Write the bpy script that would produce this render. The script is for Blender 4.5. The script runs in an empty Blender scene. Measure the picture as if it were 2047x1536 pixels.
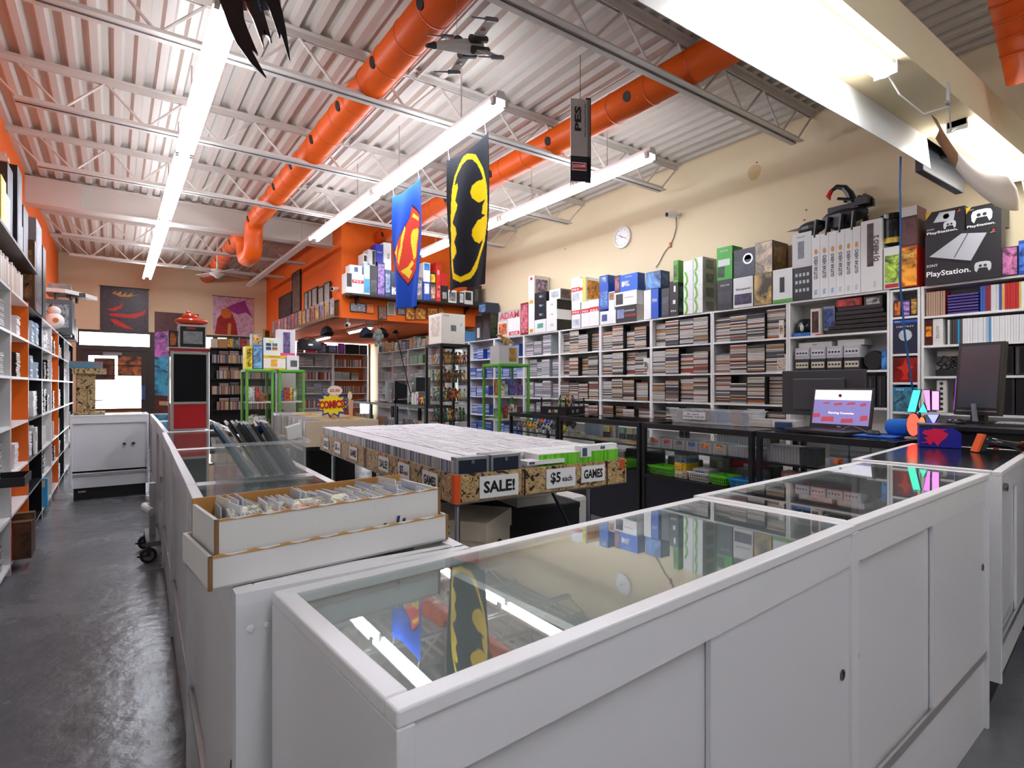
import bpy, bmesh, math, random
from mathutils import Matrix, Vector
random.seed(7)
C = bpy.context.scene.collection
SC = bpy.context.scene
# ---------------------------------------------------------------- camera
F_PX, TH, EYE = 1115.0, math.radians(35.45), 1.30
cam_d = bpy.data.cameras.new('camera'); cam = bpy.data.objects.new('camera', cam_d); C.objects.link(cam)
cam.location = (0, 0, EYE); cam.rotation_euler = (math.radians(90), 0, -TH)
cam_d.sensor_width = 36.0; cam_d.lens = F_PX / 2047 * 36.0; cam_d.shift_y = 3.0 / 2047; cam_d.clip_start = 0.02
SC.camera = cam
# ---------------------------------------------------------------- world, exposure
w = bpy.data.worlds.new('daylight'); SC.world = w; w.use_nodes = True
w.node_tree.nodes['Background'].inputs[0].default_value = (0.93, 0.96, 1.0, 1)
w.node_tree.nodes['Background'].inputs[1].default_value = 2.6
SC.view_settings.view_transform = 'Standard'; SC.view_settings.look = 'None'
SC.cycles.transparent_max_bounces = 32; SC.cycles.max_bounces = 5; SC.cycles.diffuse_bounces = 3; SC.cycles.glossy_bounces = 3; SC.cycles.transmission_bounces = 3
SC.cycles.caustics_reflective = False; SC.cycles.caustics_refractive = False
SC.view_settings.exposure = 1.92; SC.view_settings.gamma = 1.0; SC.view_settings.use_curve_mapping = False
TUBE_W = 9.0      # emission strength of the ceiling tubes
LED_W = 8.0      # emission strength of the LED battens
# ---------------------------------------------------------------- picture measuring helpers (pixel of the 2047x1536 frame -> point on a plane of the room)
ct, st = math.cos(TH), math.sin(TH)
def ray(px, py):
    a = (px - 1023.5) / F_PX; return (a * ct + st, -a * st + ct, (771.0 - py) / F_PX)
def PZ(px, py, z):
    d = ray(px, py); t = (z - EYE) / d[2]; return Vector((d[0] * t, d[1] * t, z))
def PX(px, py, X):
    d = ray(px, py); t = X / d[0]; return Vector((X, d[1] * t, EYE + d[2] * t))
def PY(px, py, Y):
    d = ray(px, py); t = Y / d[1]; return Vector((d[0] * t, Y, EYE + d[2] * t))
# ---------------------------------------------------------------- colour + materials
def hx(h):
    h = h.lstrip('#'); o = []
    for i in (0, 2, 4):
        v = int(h[i:i + 2], 16) / 255; o.append(v / 12.92 if v <= 0.04045 else ((v + 0.055) / 1.055) ** 2.4)
    return tuple(o)
def cc(c): return hx(c) if isinstance(c, str) else c
MATS = {}
def nt(name):
    m = bpy.data.materials.new(name); m.use_nodes = True; t = m.node_tree; p = t.nodes['Principled BSDF']; MATS[name] = m
    return m, t, p
def N(t, typ, **k):
    n = t.nodes.new(typ)
    for a, v in k.items():
        if a in n.inputs: n.inputs[a].default_value = v
        else: setattr(n, a, v)
    return n
def base_col(t):                                   # own colour of the face times the colour of the object
    a = N(t, 'ShaderNodeAttribute', attribute_name='Col'); o = N(t, 'ShaderNodeObjectInfo')
    m = N(t, 'ShaderNodeMix', data_type='RGBA', blend_type='MULTIPLY'); m.inputs[0].default_value = 1
    t.links.new(a.outputs['Color'], m.inputs[6]); t.links.new(o.outputs['Color'], m.inputs[7]); return m.outputs[2]
def paint(name, rough=0.5, metal=0.0, bump=0.0, bscale=40, emit=0.0, alpha=1.0, trans=0.0, spec=0.5, coat=0.0):
    m, t, p = nt(name); b = base_col(t); t.links.new(b, p.inputs['Base Color'])
    p.inputs['Roughness'].default_value = rough; p.inputs['Metallic'].default_value = metal
    p.inputs['Specular IOR Level'].default_value = spec; p.inputs['Coat Weight'].default_value = coat
    if trans: p.inputs['Transmission Weight'].default_value = trans
    if alpha < 1: p.inputs['Alpha'].default_value = alpha
    if emit: t.links.new(b, p.inputs['Emission Color']); p.inputs['Emission Strength'].default_value = emit
    if bump:
        n = N(t, 'ShaderNodeTexNoise', Scale=bscale, Detail=4.0); co = N(t, 'ShaderNodeTexCoord'); t.links.new(co.outputs['Object'], n.inputs['Vector'])
        bb = N(t, 'ShaderNodeBump', Strength=bump, Distance=0.01); t.links.new(n.outputs['Fac'], bb.inputs['Height']); t.links.new(bb.outputs[0], p.inputs['Normal'])
    return m
paint('matte', 0.65); paint('satin', 0.38); paint('gloss', 0.15, spec=0.6); paint('metal', 0.3, 0.9); paint('wall', 0.75, bump=0.05, bscale=18)
paint('card', 0.8, bump=0.15, bscale=25); paint('cloth', 0.85, bump=0.1, bscale=120); paint('steel', 0.22, 1.0)
paint('white_metal', 0.32, 0.0, spec=0.5); paint('laminate', 0.3, bump=0.01, bscale=8)
paint('tube', 0.4, emit=TUBE_W); paint('led', 0.4, emit=LED_W); paint('glow', 0.4, emit=0.55); paint('screen', 0.25, emit=0.22)
paint('darkglass', 0.12, spec=0.22); paint('duct', 0.42, bump=0.03, bscale=3)
paint('frosted', 0.35, alpha=0.27); paint('clearplastic', 0.12, alpha=0.16, spec=0.7)
def print_mat(name, scale, rough=0.35, amount=1.0):      # abstract printed picture in the colours of the face
    m, t, p = nt(name); b = base_col(t); co = N(t, 'ShaderNodeTexCoord'); oi = N(t, 'ShaderNodeObjectInfo')
    add = N(t, 'ShaderNodeVectorMath', operation='ADD'); mul = N(t, 'ShaderNodeMath', operation='MULTIPLY'); mul.inputs[1].default_value = 37.0
    t.links.new(oi.outputs['Random'], mul.inputs[0]); t.links.new(co.outputs['Object'], add.inputs[0]); t.links.new(mul.outputs[0], add.inputs[1])
    n = N(t, 'ShaderNodeTexNoise', Scale=scale, Detail=5.0, Roughness=0.65, Distortion=1.2); t.links.new(add.outputs[0], n.inputs['Vector'])
    r = N(t, 'ShaderNodeValToRGB'); e = r.color_ramp.elements; e[0].position = 0.36; e[0].color = (0.12, 0.12, 0.14, 1); e[1].position = 0.5; e[1].color = (1, 1, 1, 1)
    x = r.color_ramp.elements.new(0.64); x.color = (1.9, 1.8, 1.6, 1)
    t.links.new(n.outputs['Fac'], r.inputs[0])
    mm = N(t, 'ShaderNodeMix', data_type='RGBA', blend_type='MULTIPLY'); mm.inputs[0].default_value = amount
    t.links.new(b, mm.inputs[6]); t.links.new(r.outputs[0], mm.inputs[7]); t.links.new(mm.outputs[2], p.inputs['Base Color']); p.inputs['Roughness'].default_value = rough
    return m
print_mat('print', 14); print_mat('print_big', 5); print_mat('print_fine', 45); print_mat('print_soft', 9, amount=0.35)
def glass_mat(name, tint, f0=0.04, rough=0.0):      # clear pane: reflection by Schlick's rule at each of its faces, the rest passes through tinted
    m, t, p = nt(name); t.nodes.remove(p); out = t.nodes['Material Output']
    lw = N(t, 'ShaderNodeLayerWeight'); lw.inputs[0].default_value = 0.5; tr = N(t, 'ShaderNodeBsdfTransparent'); tr.inputs[0].default_value = (*tint, 1)
    gl = N(t, 'ShaderNodeBsdfGlossy'); gl.inputs['Roughness'].default_value = rough
    a = N(t, 'ShaderNodeMath', operation='POWER'); a.inputs[1].default_value = 5.0
    b = N(t, 'ShaderNodeMath', operation='MULTIPLY_ADD'); b.inputs[1].default_value = 1 - f0; b.inputs[2].default_value = f0
    t.links.new(lw.outputs['Facing'], a.inputs[0]); t.links.new(a.outputs[0], b.inputs[0])
    mx = N(t, 'ShaderNodeMixShader'); t.links.new(b.outputs[0], mx.inputs[0]); t.links.new(tr.outputs[0], mx.inputs[1]); t.links.new(gl.outputs[0], mx.inputs[2]); t.links.new(mx.outputs[0], out.inputs[0])
    return m
glass_mat('glass', (0.93, 0.975, 0.96), .115); glass_mat('glass_clear', (0.975, 0.985, 0.98), .025); glass_mat('glass_window', (0.98, 0.99, 1.0), .03)
def floor_mat():
    m, t, p = nt('floor_paint'); co = N(t, 'ShaderNodeTexCoord')
    n = N(t, 'ShaderNodeTexNoise', Scale=1.6, Detail=8.0, Roughness=0.6); t.links.new(co.outputs['Object'], n.inputs['Vector'])
    r = N(t, 'ShaderNodeValToRGB'); e = r.color_ramp.elements; e[0].position = 0.35; e[0].color = (*hx('#66666a'), 1); e[1].position = 0.7; e[1].color = (*hx('#7c7c7e'), 1)
    t.links.new(n.outputs['Fac'], r.inputs[0])
    sc = N(t, 'ShaderNodeTexNoise', Scale=26.0, Detail=3.0, Distortion=0.6); t.links.new(co.outputs['Object'], sc.inputs['Vector'])
    r2 = N(t, 'ShaderNodeValToRGB'); e = r2.color_ramp.elements; e[0].position = 0.71; e[0].color = (0, 0, 0, 1); e[1].position = 0.74; e[1].color = (1, 1, 1, 1)
    t.links.new(sc.outputs['Fac'], r2.inputs[0])
    mx = N(t, 'ShaderNodeMix', data_type='RGBA'); t.links.new(r2.outputs[0], mx.inputs[0]); t.links.new(r.outputs[0], mx.inputs[6]); mx.inputs[7].default_value = (*hx('#8d8b86'), 1)
    t.links.new(mx.outputs[2], p.inputs['Base Color'])
    rr = N(t, 'ShaderNodeMapRange'); rr.inputs['To Min'].default_value = 0.16; rr.inputs['To Max'].default_value = 0.36; t.links.new(n.outputs['Fac'], rr.inputs[0]); t.links.new(rr.outputs[0], p.inputs['Roughness'])
    n3 = N(t, 'ShaderNodeTexNoise', Scale=11.0, Detail=6.0); t.links.new(co.outputs['Object'], n3.inputs['Vector'])
    bb = N(t, 'ShaderNodeBump', Strength=0.25, Distance=0.02); t.links.new(n3.outputs['Fac'], bb.inputs['Height']); t.links.new(bb.outputs[0], p.inputs['Normal'])
floor_mat()
def comic_mat():                                  # tan card printed with black ink drawings in ruled panels
    m, t, p = nt('comic_card'); co = N(t, 'ShaderNodeTexCoord'); sx = N(t, 'ShaderNodeSeparateXYZ'); t.links.new(co.outputs['Object'], sx.inputs[0])
    u = N(t, 'ShaderNodeMath', operation='ADD'); t.links.new(sx.outputs[0], u.inputs[0]); t.links.new(sx.outputs[1], u.inputs[1])
    cb = N(t, 'ShaderNodeCombineXYZ'); t.links.new(u.outputs[0], cb.inputs[0]); t.links.new(sx.outputs[2], cb.inputs[1])
    n = N(t, 'ShaderNodeTexNoise', Scale=26.0, Detail=2.0, Distortion=1.1); t.links.new(cb.outputs[0], n.inputs['Vector'])
    r = N(t, 'ShaderNodeValToRGB'); r.color_ramp.interpolation = 'CONSTANT'; e = r.color_ramp.elements
    e[0].position = 0.0; e[0].color = (*hx('#2a2018'), 1); e[1].position = 0.395; e[1].color = (*hx('#cba974'), 1)
    for pos, c in ((0.46, '#33261a'), (0.474, '#cba974'), (0.53, '#3a2c1c'), (0.545, '#d6b884'), (0.61, '#2e2318'), (0.64, '#d6b884')): x = e.new(pos); x.color = (*hx(c), 1)
    t.links.new(n.outputs['Fac'], r.inputs[0])
    bk = N(t, 'ShaderNodeTexBrick'); bk.inputs['Scale'].default_value = 1.0; bk.inputs['Mortar Size'].default_value = 0.0028; bk.inputs['Brick Width'].default_value = 0.23; bk.inputs['Row Height'].default_value = 0.3; bk.inputs['Mortar Smooth'].default_value = 0.0; bk.offset = 0.37
    t.links.new(cb.outputs[0], bk.inputs['Vector'])
    m1 = N(t, 'ShaderNodeMix', data_type='RGBA'); t.links.new(bk.outputs['Fac'], m1.inputs[0]); t.links.new(r.outputs[0], m1.inputs[6]); m1.inputs[7].default_value = (*hx('#241a12'), 1)
    v = N(t, 'ShaderNodeTexNoise', Scale=5.0, Detail=1.0); t.links.new(cb.outputs[0], v.inputs['Vector'])
    r2 = N(t, 'ShaderNodeValToRGB'); r2.color_ramp.interpolation = 'CONSTANT'; e = r2.color_ramp.elements; e[0].color = (0, 0, 0, 1); e[1].position = 0.67; e[1].color = (1, 1, 1, 1)
    t.links.new(v.outputs['Fac'], r2.inputs[0])
    mx = N(t, 'ShaderNodeMix', data_type='RGBA'); t.links.new(r2.outputs[0], mx.inputs[0]); t.links.new(m1.outputs[2], mx.inputs[6]); mx.inputs[7].default_value = (*hx('#c8502a'), 1)
    t.links.new(mx.outputs[2], p.inputs['Base Color']); p.inputs['Roughness'].default_value = 0.45
comic_mat()
# ---------------------------------------------------------------- mesh builder
class MB:
    def __init__(s): s.v = []; s.f = []; s.c = []
    def _add(s, vs, fs, col):
        b = len(s.v); s.v += [tuple(x) for x in vs]; col = cc(col)
        for f in fs: s.f.append(tuple(i + b for i in f)); s.c.append(col)
        return s
    def box(s, x0, x1, y0, y1, z0, z1, col=(1, 1, 1), M=None):
        vs = [(x, y, z) for z in (z0, z1) for y in (y0, y1) for x in (x0, x1)]
        if M is not None: vs = [tuple(M @ Vector(q)) for q in vs]
        return s._add(vs, [(0, 2, 3, 1), (4, 5, 7, 6), (0, 1, 5, 4), (2, 6, 7, 3), (0, 4, 6, 2), (1, 3, 7, 5)], col)
    def hex8(s, q, col=(1, 1, 1)): return s._add(q, [(0, 2, 3, 1), (4, 5, 7, 6), (0, 1, 5, 4), (2, 6, 7, 3), (0, 4, 6, 2), (1, 3, 7, 5)], col)
    def quad(s, a, b, c_, d, col=(1, 1, 1)): return s._add([a, b, c_, d], [(0, 1, 2, 3)], col)
    def prism(s, pts, O, R, U, D, col=(1, 1, 1)):      # outline pts (u,v) in plane O + u R + v U, extruded by D
        O, R, U, D = map(Vector, (O, R, U, D)); n = len(pts)
        a = [O + R * u + U * v for u, v in pts]; b = [q + D for q in a]
        return s._add(a + b, [tuple(range(n)), tuple(range(2 * n - 1, n - 1, -1))] + [(i, i + n, (i + 1) % n + n, (i + 1) % n) for i in range(n)], col)
    def tube(s, pts, r, n=8, col=(1, 1, 1), cap=True):
        pts = [Vector(q) for q in pts]; rs = r if isinstance(r, (list, tuple)) else [r] * len(pts); vs = []; up = None
        for i, q in enumerate(pts):
            d = (pts[min(i + 1, len(pts) - 1)] - pts[max(i - 1, 0)])
            if d.length < 1e-9: d = Vector((0, 0, 1))
            d.normalize()
            if up is None: up = Vector((0, 0, 1)) if abs(d.z) < 0.9 else Vector((1, 0, 0))
            x = d.cross(up)
            if x.length < 1e-6: x = d.orthogonal()
            x.normalize(); up = x.cross(d).normalized()
            for k in range(n):
                a = 2 * math.pi * k / n; vs.append(q + (x * math.cos(a) + up * math.sin(a)) * rs[i])
        fs = []
        for i in range(len(pts) - 1):
            for k in range(n): fs.append((i * n + k, i * n + (k + 1) % n, (i + 1) * n + (k + 1) % n, (i + 1) * n + k))
        if cap: fs += [tuple(range(n - 1, -1, -1)), tuple(range((len(pts) - 1) * n, len(pts) * n))]
        return s._add(vs, fs, col)
    def lathe(s, prof, O=(0, 0, 0), n=16, col=(1, 1, 1), ax='z'):
        vs = []; O = Vector(O)
        for r, z in prof:
            for k in range(n):
                a = 2 * math.pi * k / n; p = (r * math.cos(a), r * math.sin(a), z)
                if ax == 'x': p = (p[2], p[0], p[1])
                if ax == 'y': p = (p[0], p[2], p[1])
                vs.append(O + Vector(p))
        fs = [(i * n + k, i * n + (k + 1) % n, (i + 1) * n + (k + 1) % n, (i + 1) * n + k) for i in range(len(prof) - 1) for k in range(n)]
        fs += [tuple(range(n - 1, -1, -1)), tuple(range((len(prof) - 1) * n, len(prof) * n))]
        return s._add(vs, fs, col)
    def ball(s, O, r, n=8, m=5, col=(1, 1, 1)):
        sx, sy, sz = r if isinstance(r, (tuple, list)) else (r, r, r)
        prof = [(math.sin(math.pi * i / m), -math.cos(math.pi * i / m)) for i in range(m + 1)]
        b = len(s.v); s.lathe([(max(q[0], 0.02), q[1]) for q in prof], (0, 0, 0), n, col)
        s.v[b:] = [(O[0] + x * sx, O[1] + y * sy, O[2] + z * sz) for x, y, z in s.v[b:]]; return s
    def mesh(s, name, mat, smooth=False):
        me = bpy.data.meshes.new(name); me.from_pydata(s.v, [], s.f); me.validate(clean_customdata=False)
        if len(me.polygons) == len(s.c):
            at = me.color_attributes.new('Col', 'FLOAT_COLOR', 'CORNER'); d = []
            for p, c_ in zip(me.polygons, s.c): d += [c_[0], c_[1], c_[2], 1.0] * p.loop_total
            at.data.foreach_set('color', d)
        me.materials.append(MATS[mat])
        if smooth: me.polygons.foreach_set('use_smooth', [True] * len(me.polygons))
        bm = bmesh.new(); bm.from_mesh(me); bmesh.ops.recalc_face_normals(bm, faces=bm.faces); bm.to_mesh(me); bm.free()
        return me
def link(me, name, parent=None, loc=(0, 0, 0), rz=0.0, color=None, rot=None):
    o = bpy.data.objects.new(name, me); C.objects.link(o); o.location = loc; o.rotation_euler = rot if rot else (0, 0, rz)
    if parent is not None: o.parent = parent
    if color is not None: o.color = (*cc(color), 1)
    return o
def part(mb, name, mat, parent, loc=(0, 0, 0), rz=0.0, color=None, smooth=False, bevel=0.0, rot=None, label=None, kind=None):
    o = link(mb.mesh(name, mat, smooth), name, parent, loc, rz, color, rot)
    if bevel: b = o.modifiers.new('bevel', 'BEVEL'); b.width = bevel; b.segments = 2; b.limit_method = 'ANGLE'
    if label: o['label'] = label
    if kind: o['kind'] = kind
    return o
def tag(o, label, cat, group=None, kind=None):
    o['label'] = label; o['category'] = cat
    if group: o['group'] = group
    if kind: o['kind'] = kind
    return o
def thing(name, label, cat, loc=(0, 0, 0), rz=0.0, group=None, kind=None):
    o = bpy.data.objects.new(name, None); C.objects.link(o); o.location = loc; o.rotation_euler = (0, 0, rz); o.empty_display_size = 0.05
    return tag(o, label, cat, group, kind)
def solo(mb, name, mat, label, cat, loc=(0, 0, 0), rz=0.0, group=None, color=None, smooth=False, bevel=0.0, rot=None, kind=None):
    return tag(part(mb, name, mat, None, loc, rz, color, smooth, bevel, rot), label, cat, group, kind)
def struct(mb, name, mat, parent=None, **k):
    o = part(mb, name, mat, parent, **k)
    if parent is None: o['kind'] = 'structure'
    return o
_fonts = {}
def glyphs(s, bold):
    k = (s, bold)
    if k not in _fonts:
        cu = bpy.data.curves.new('lettering', 'FONT'); cu.body = s; cu.resolution_u = 2; cu.offset = bold
        o = bpy.data.objects.new('lettering', cu); C.objects.link(o); dg = bpy.context.evaluated_depsgraph_get()
        me = bpy.data.meshes.new_from_object(o.evaluated_get(dg)); vs = [v.co.copy() for v in me.vertices]; fs = [tuple(p.vertices) for p in me.polygons]
        bpy.data.objects.remove(o); bpy.data.meshes.remove(me); bpy.data.curves.remove(cu)
        x0 = min(v.x for v in vs); x1 = max(v.x for v in vs); y0 = min(v.y for v in vs); y1 = max(v.y for v in vs)
        _fonts[k] = ([((v.x - x0) / (x1 - x0), (v.y - y0) / (y1 - y0)) for v in vs], fs, (x1 - x0) / (y1 - y0))
    return _fonts[k]
def text(parent, s, O, R, U, h, w=None, col='#111111', bold=0.02, mat='matte', name='lettering'):
    vs, fs, asp = glyphs(s, bold); O, R, U = Vector(O), Vector(R).normalized(), Vector(U).normalized(); w = w or asp * h
    mb = MB(); mb._add([O + R * (a * w) + U * (b * h) for a, b in vs], fs, col)
    return part(mb, name, mat, parent)
def T3(x, y, z): return Matrix.Translation((x, y, z))
def RZ(a): return Matrix.Rotation(a, 4, 'Z')
class Fr:                                          # furniture frame: x along the front, y into the unit, z up
    def __init__(s, loc, rz): s.l = Vector(loc); s.rz = rz; s.M = T3(*loc) @ RZ(rz)
    def w(s, x, y, z=0.0): return s.M @ Vector((x, y, z))
def copy_tree(o, parent=None):
    c = o.copy(); C.objects.link(c); c.parent = parent
    for ch in o.children: copy_tree(ch, c)
    return c
def inpoly(x, y, P):
    r = False; n = len(P); j = n - 1
    for i in range(n):
        if (P[i][1] > y) != (P[j][1] > y) and x < (P[j][0] - P[i][0]) * (y - P[i][1]) / (P[j][1] - P[i][1]) + P[i][0]: r = not r
        j = i
    return r
# ================================================================= THE SETTING
XL, XR, YB, YF, ZC = -0.92, 5.55, 14.3, -3.6, 3.96
BEIGE, ORANGE, OFFW = '#ead9b4', '#f2690f', '#dcd6cf'
struct(MB().box(XL - .1, XR + .1, YF - .1, YB, -.1, 0), 'floor', 'floor_paint')
struct(MB().box(-14, 18, YB, YB + 16, -.12, -.02, '#b9b6b0'), 'ground_outside', 'matte')
struct(MB().box(XL - .1, XL, 2.15, YB + .1, 0, 4.1, ORANGE).box(XL - .1, XL, YF - .1, 2.15, 0, 4.1, '#e6e4e0'), 'wall_left', 'wall')
wr = struct(MB().box(XR, XR + .1, YF - .1, YB + .1, 0, 4.1, BEIGE), 'wall_right', 'wall')
struct(MB().box(XL, XR, YF - .1, YF, 0, 4.1, '#cfccc8'), 'wall_front', 'wall')
wb = MB().box(XL, XR, YB, YB + .1, 2.45, 4.1, BEIGE).box(XL, -.64, YB, YB + .1, 0, 2.45, BEIGE).box(.66, XR, YB, YB + .1, 0, .5, BEIGE)
struct(wb, 'wall_back', 'wall')
# patches on the right wall: old water stain and pinholes
b = MB(); p = PX(1508, 345, XR)
b.prism([(math.cos(a) * .075 * (1 + .12 * math.sin(3 * a)), math.sin(a) * .085) for a in [i * .45 for i in range(14)]], (XR - .003, p.y, p.z), (0, -1, 0), (0, 0, 1), (.002, 0, 0), '#d8bd8a'); part(b, 'stain', 'wall', wr)
for q in ((1513, 325), (1612, 420), (1130, 498), (1608, 440)):
    p = PX(*q, XR); part(MB().lathe([(.008, 0), (.008, -.006)], (XR, p.y, p.z), 8, '#6b5c42', 'x'), 'pinhole', 'matte', wr)
# bulkhead boxed out over the rear right corner
bk = struct(MB().box(2.96, XR, 8.87, YB, 2.39, ZC, ORANGE), 'wall_bulkhead', 'wall')
# near beam of the front bulkhead over the till, with its dropped white lining
struct(MB().box(XL, XR, 1.05, 1.33, 2.84, 3.06, BEIGE), 'trim_1', 'wall')
# storefront glazing of the rear wall
FRAME = '#39322e'
def window(n, x0, x1, z0, z1):
    m = MB()
    for a, b_, c_, d in ((x0, x0 + .05, z0, z1), (x1 - .05, x1, z0, z1), (x0 + .05, x1 - .05, z0, z0 + .05), (x0 + .05, x1 - .05, z1 - .05, z1)): m.box(a, b_, YB + .02, YB + .09, c_, d, FRAME)
    o = struct(m, 'window_%d' % n, 'satin'); part(MB().box(x0 + .05, x1 - .05, YB + .05, YB + .056, z0 + .05, z1 - .05), 'pane', 'glass_window', o); return o
xs = [.66, 1.87, 3.08, 4.29, 5.55]
for i in range(4): window(i + 1, xs[i], xs[i + 1], .5, 2.45)
window(5, -.64, .66, 2.08, 2.45)
d = MB()
for a in ((-.64, -.55, 0, 2.08), (.57, .66, 0, 2.08), (-.55, .57, 2.03, 2.08)): d.box(a[0], a[1], YB, YB + .1, a[2], a[3], FRAME)
door = struct(d, 'door_1', 'satin')
m = MB()
for a in ((-.55, -.44, .02, 2.03), (.46, .57, .02, 2.03), (-.44, .46, 1.92, 2.03), (-.44, .46, .02, .2)): m.box(a[0], a[1], YB + .02, YB + .07, a[2], a[3], FRAME)
part(m, 'door_leaf', 'satin', door)
part(MB().box(-.44, .46, YB + .04, YB + .046, .2, 1.92), 'pane', 'glass_window', door)
for z in (.98, 1.25, 1.5, 1.72): part(MB().box(-.46, .48, YB - .01, YB + .01, z, z + .014, '#1c1a19'), 'security_bar', 'satin', door)
part(MB().box(-.2, .12, YB - .06, YB - .01, 1.93, 1.99, '#8a8682'), 'door_closer', 'metal', door)
part(MB().box(.47, .53, YB - .05, YB, 1.0, 1.3, '#3d5f92'), 'push_plate', 'satin', door)
part(MB().box(-.44, .46, YB - .0, YB + .02, .5, .82, '#9c6b40').box(-.44, .46, YB - .01, YB + .02, .78, .8, '#3a2a1c'), 'kick_panel', 'card', door)
# ceiling deck
P = .1524; prof = [(0, 0), (.052, 0), (.072, .04), (.132, .04)]
m = MB(); pts = []; x = XL
while x < XR:
    pts += [(x + a, ZC + b) for a, b in prof]; x += P
pts = [q for q in pts if q[0] <= XR] + [(XR, ZC + .04)]
for (a, b), (c_, d_) in zip(pts[:-1], pts[1:]): m.quad((a, YF, b), (c_, YF, d_), (c_, YB, d_), (a, YB, b), '#d2c9be')
m.box(XL - .1, XR + .1, YF, YB, ZC + .12, ZC + .16, '#d2c9be')
struct(m, 'ceiling', 'satin')
# open-web joists
JC = '#dcd6cd'
def angle_pair(x0, x1, z, up):
    m = MB(); s = 1 if up else -1
    for sy in (-1, 1):
        m.box(x0, x1, sy * .012, sy * .062, z, z + .006 * s, JC); m.box(x0, x1, sy * .012, sy * .018, z, z + .05 * s, JC)
    return m
tc_me = angle_pair(XL, XR, 3.96, False).mesh('top_chord', 'satin'); bc_me = angle_pair(-.66, 5.28, 3.6, True).mesh('bottom_chord', 'satin')
NW = 20; dx = (5.28 + .66) / NW
web = [MB().tube([(0, 0, 3.93), (dx, 0, 3.62)], .011, 6, JC).mesh('web_bar', 'satin'), MB().tube([(0, 0, 3.62), (dx, 0, 3.93)], .011, 6, JC).mesh('web_bar', 'satin')]
we = [MB().tube([(XL + .02, 0, 3.91), (-.62, 0, 3.61)], .011, 6, JC).mesh('web_bar', 'satin'), MB().tube([(5.24, 0, 3.61), (XR - .02, 0, 3.91)], .011, 6, JC).mesh('web_bar', 'satin')]
for y in (-2.2, -.57, 2.74, 4.35, 6.0, 7.66, 10.97, 12.62):
    j = thing('ceiling_joist', 'white open-web steel joist under the metal roof deck', 'joist', (0, y, 0), 0, 'parallel roof joists', 'structure')
    link(tc_me, 'top_chord', j); link(bc_me, 'bottom_chord', j)
    for i in range(NW):
        if -.62 + i * dx > 2.5 and y > 8.9: continue
        link(web[i % 2], 'web_bar', j, (-.66 + i * dx, 0, 0))
    link(we[0], 'web_bar', j); link(we[1], 'web_bar', j)
m = MB().box(XL, 2.96, 9.22, 9.44, 3.6, 3.615, JC).box(XL, 2.96, 9.22, 9.44, 3.925, 3.94, JC).box(XL, 2.96, 9.322, 9.338, 3.615, 3.925, JC).box(XL, -.35, 9.225, 9.435, 3.616, 3.924, JC)
struct(m, 'trim_2', 'satin')
# conduits under the deck
for x in (2.02, 2.1):
    solo(MB().tube([(x, YF, 3.93), (x, 9.2, 3.93)], .014, 6, '#cfc8c2'), 'electrical_conduit', 'satin', 'thin painted conduit running along the roof deck beside the orange duct', 'conduit', (0, 0, 0), 0, 'ceiling conduits')
# ---------------------------------------------------------------- orange ducts
DUCT = '#f4640c'
def duct(label, path, r, holes, ring_step=.32):
    base = Vector(path[0]); t = thing('air_duct', label, 'duct', base)
    loc = [Vector(q) - base for q in path]
    part(MB().tube(loc, r, 28, DUCT), 'duct_pipe', 'duct', t, smooth=True)
    for a, b_ in zip(loc[:-1], loc[1:]):
        L = (b_ - a).length; n = int(L / ring_step); d = (b_ - a).normalized()
        for i in range(1, n):
            q = a + d * (i * ring_step); part(MB().tube([q - d * .006, q + d * .006], r + .004, 28, '#e2590a'), 'seam_ring', 'duct', t, smooth=True)
    for y in holes:
        ang = math.radians(196); c0 = Vector((math.cos(ang) * r, y - base.y, math.sin(ang) * r)); n = Vector((math.cos(ang), 0, math.sin(ang)))
        part(MB().tube([c0 - n * .01, c0 + n * .004], .042, 16, '#0c0b0b'), 'vent_hole', 'matte', t)
    return t
arc = [(1.69, 8.86 + .2 * math.sin(a), 3.55 + .2 * math.cos(a)) for a in (0, .4, .8, 1.2, 1.57)] + [(1.69, 9.06 + .0, 3.42)] + [(1.69, 9.22 - .16 * math.cos(a), 3.42 - .14 * math.sin(a)) for a in (.5, 1.0, 1.57)] + [(1.69, 9.5, 3.28)] + [(1.69, 9.5 + .2 * math.sin(a), 3.48 - .2 * math.cos(a)) for a in (.5, 1.0, 1.57)] + [(1.69, 9.75, 3.62), (1.69, 9.9, 3.73), (1.69, 10.15, 3.75)]
duct('long orange spiral duct that dips under the white roof girder', [(1.69, YF, 3.75), (1.69, 8.86, 3.75)] + arc[1:] + [(1.69, YB, 3.75)], .128, [1.6 + i * .8 for i in range(15)], .36)
duct('straight orange spiral duct ending at the orange bulkhead', [(3.62, 1.4, 3.76), (3.62, 8.87, 3.76)], .13, [2.2 + i * 1.05 for i in range(7)], .42)
t = duct('short orange duct dropping down between the beam and front wall', [(3.65, .85, 3.955), (4.2, .8, 3.05)], .17, [], .09)
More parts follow.
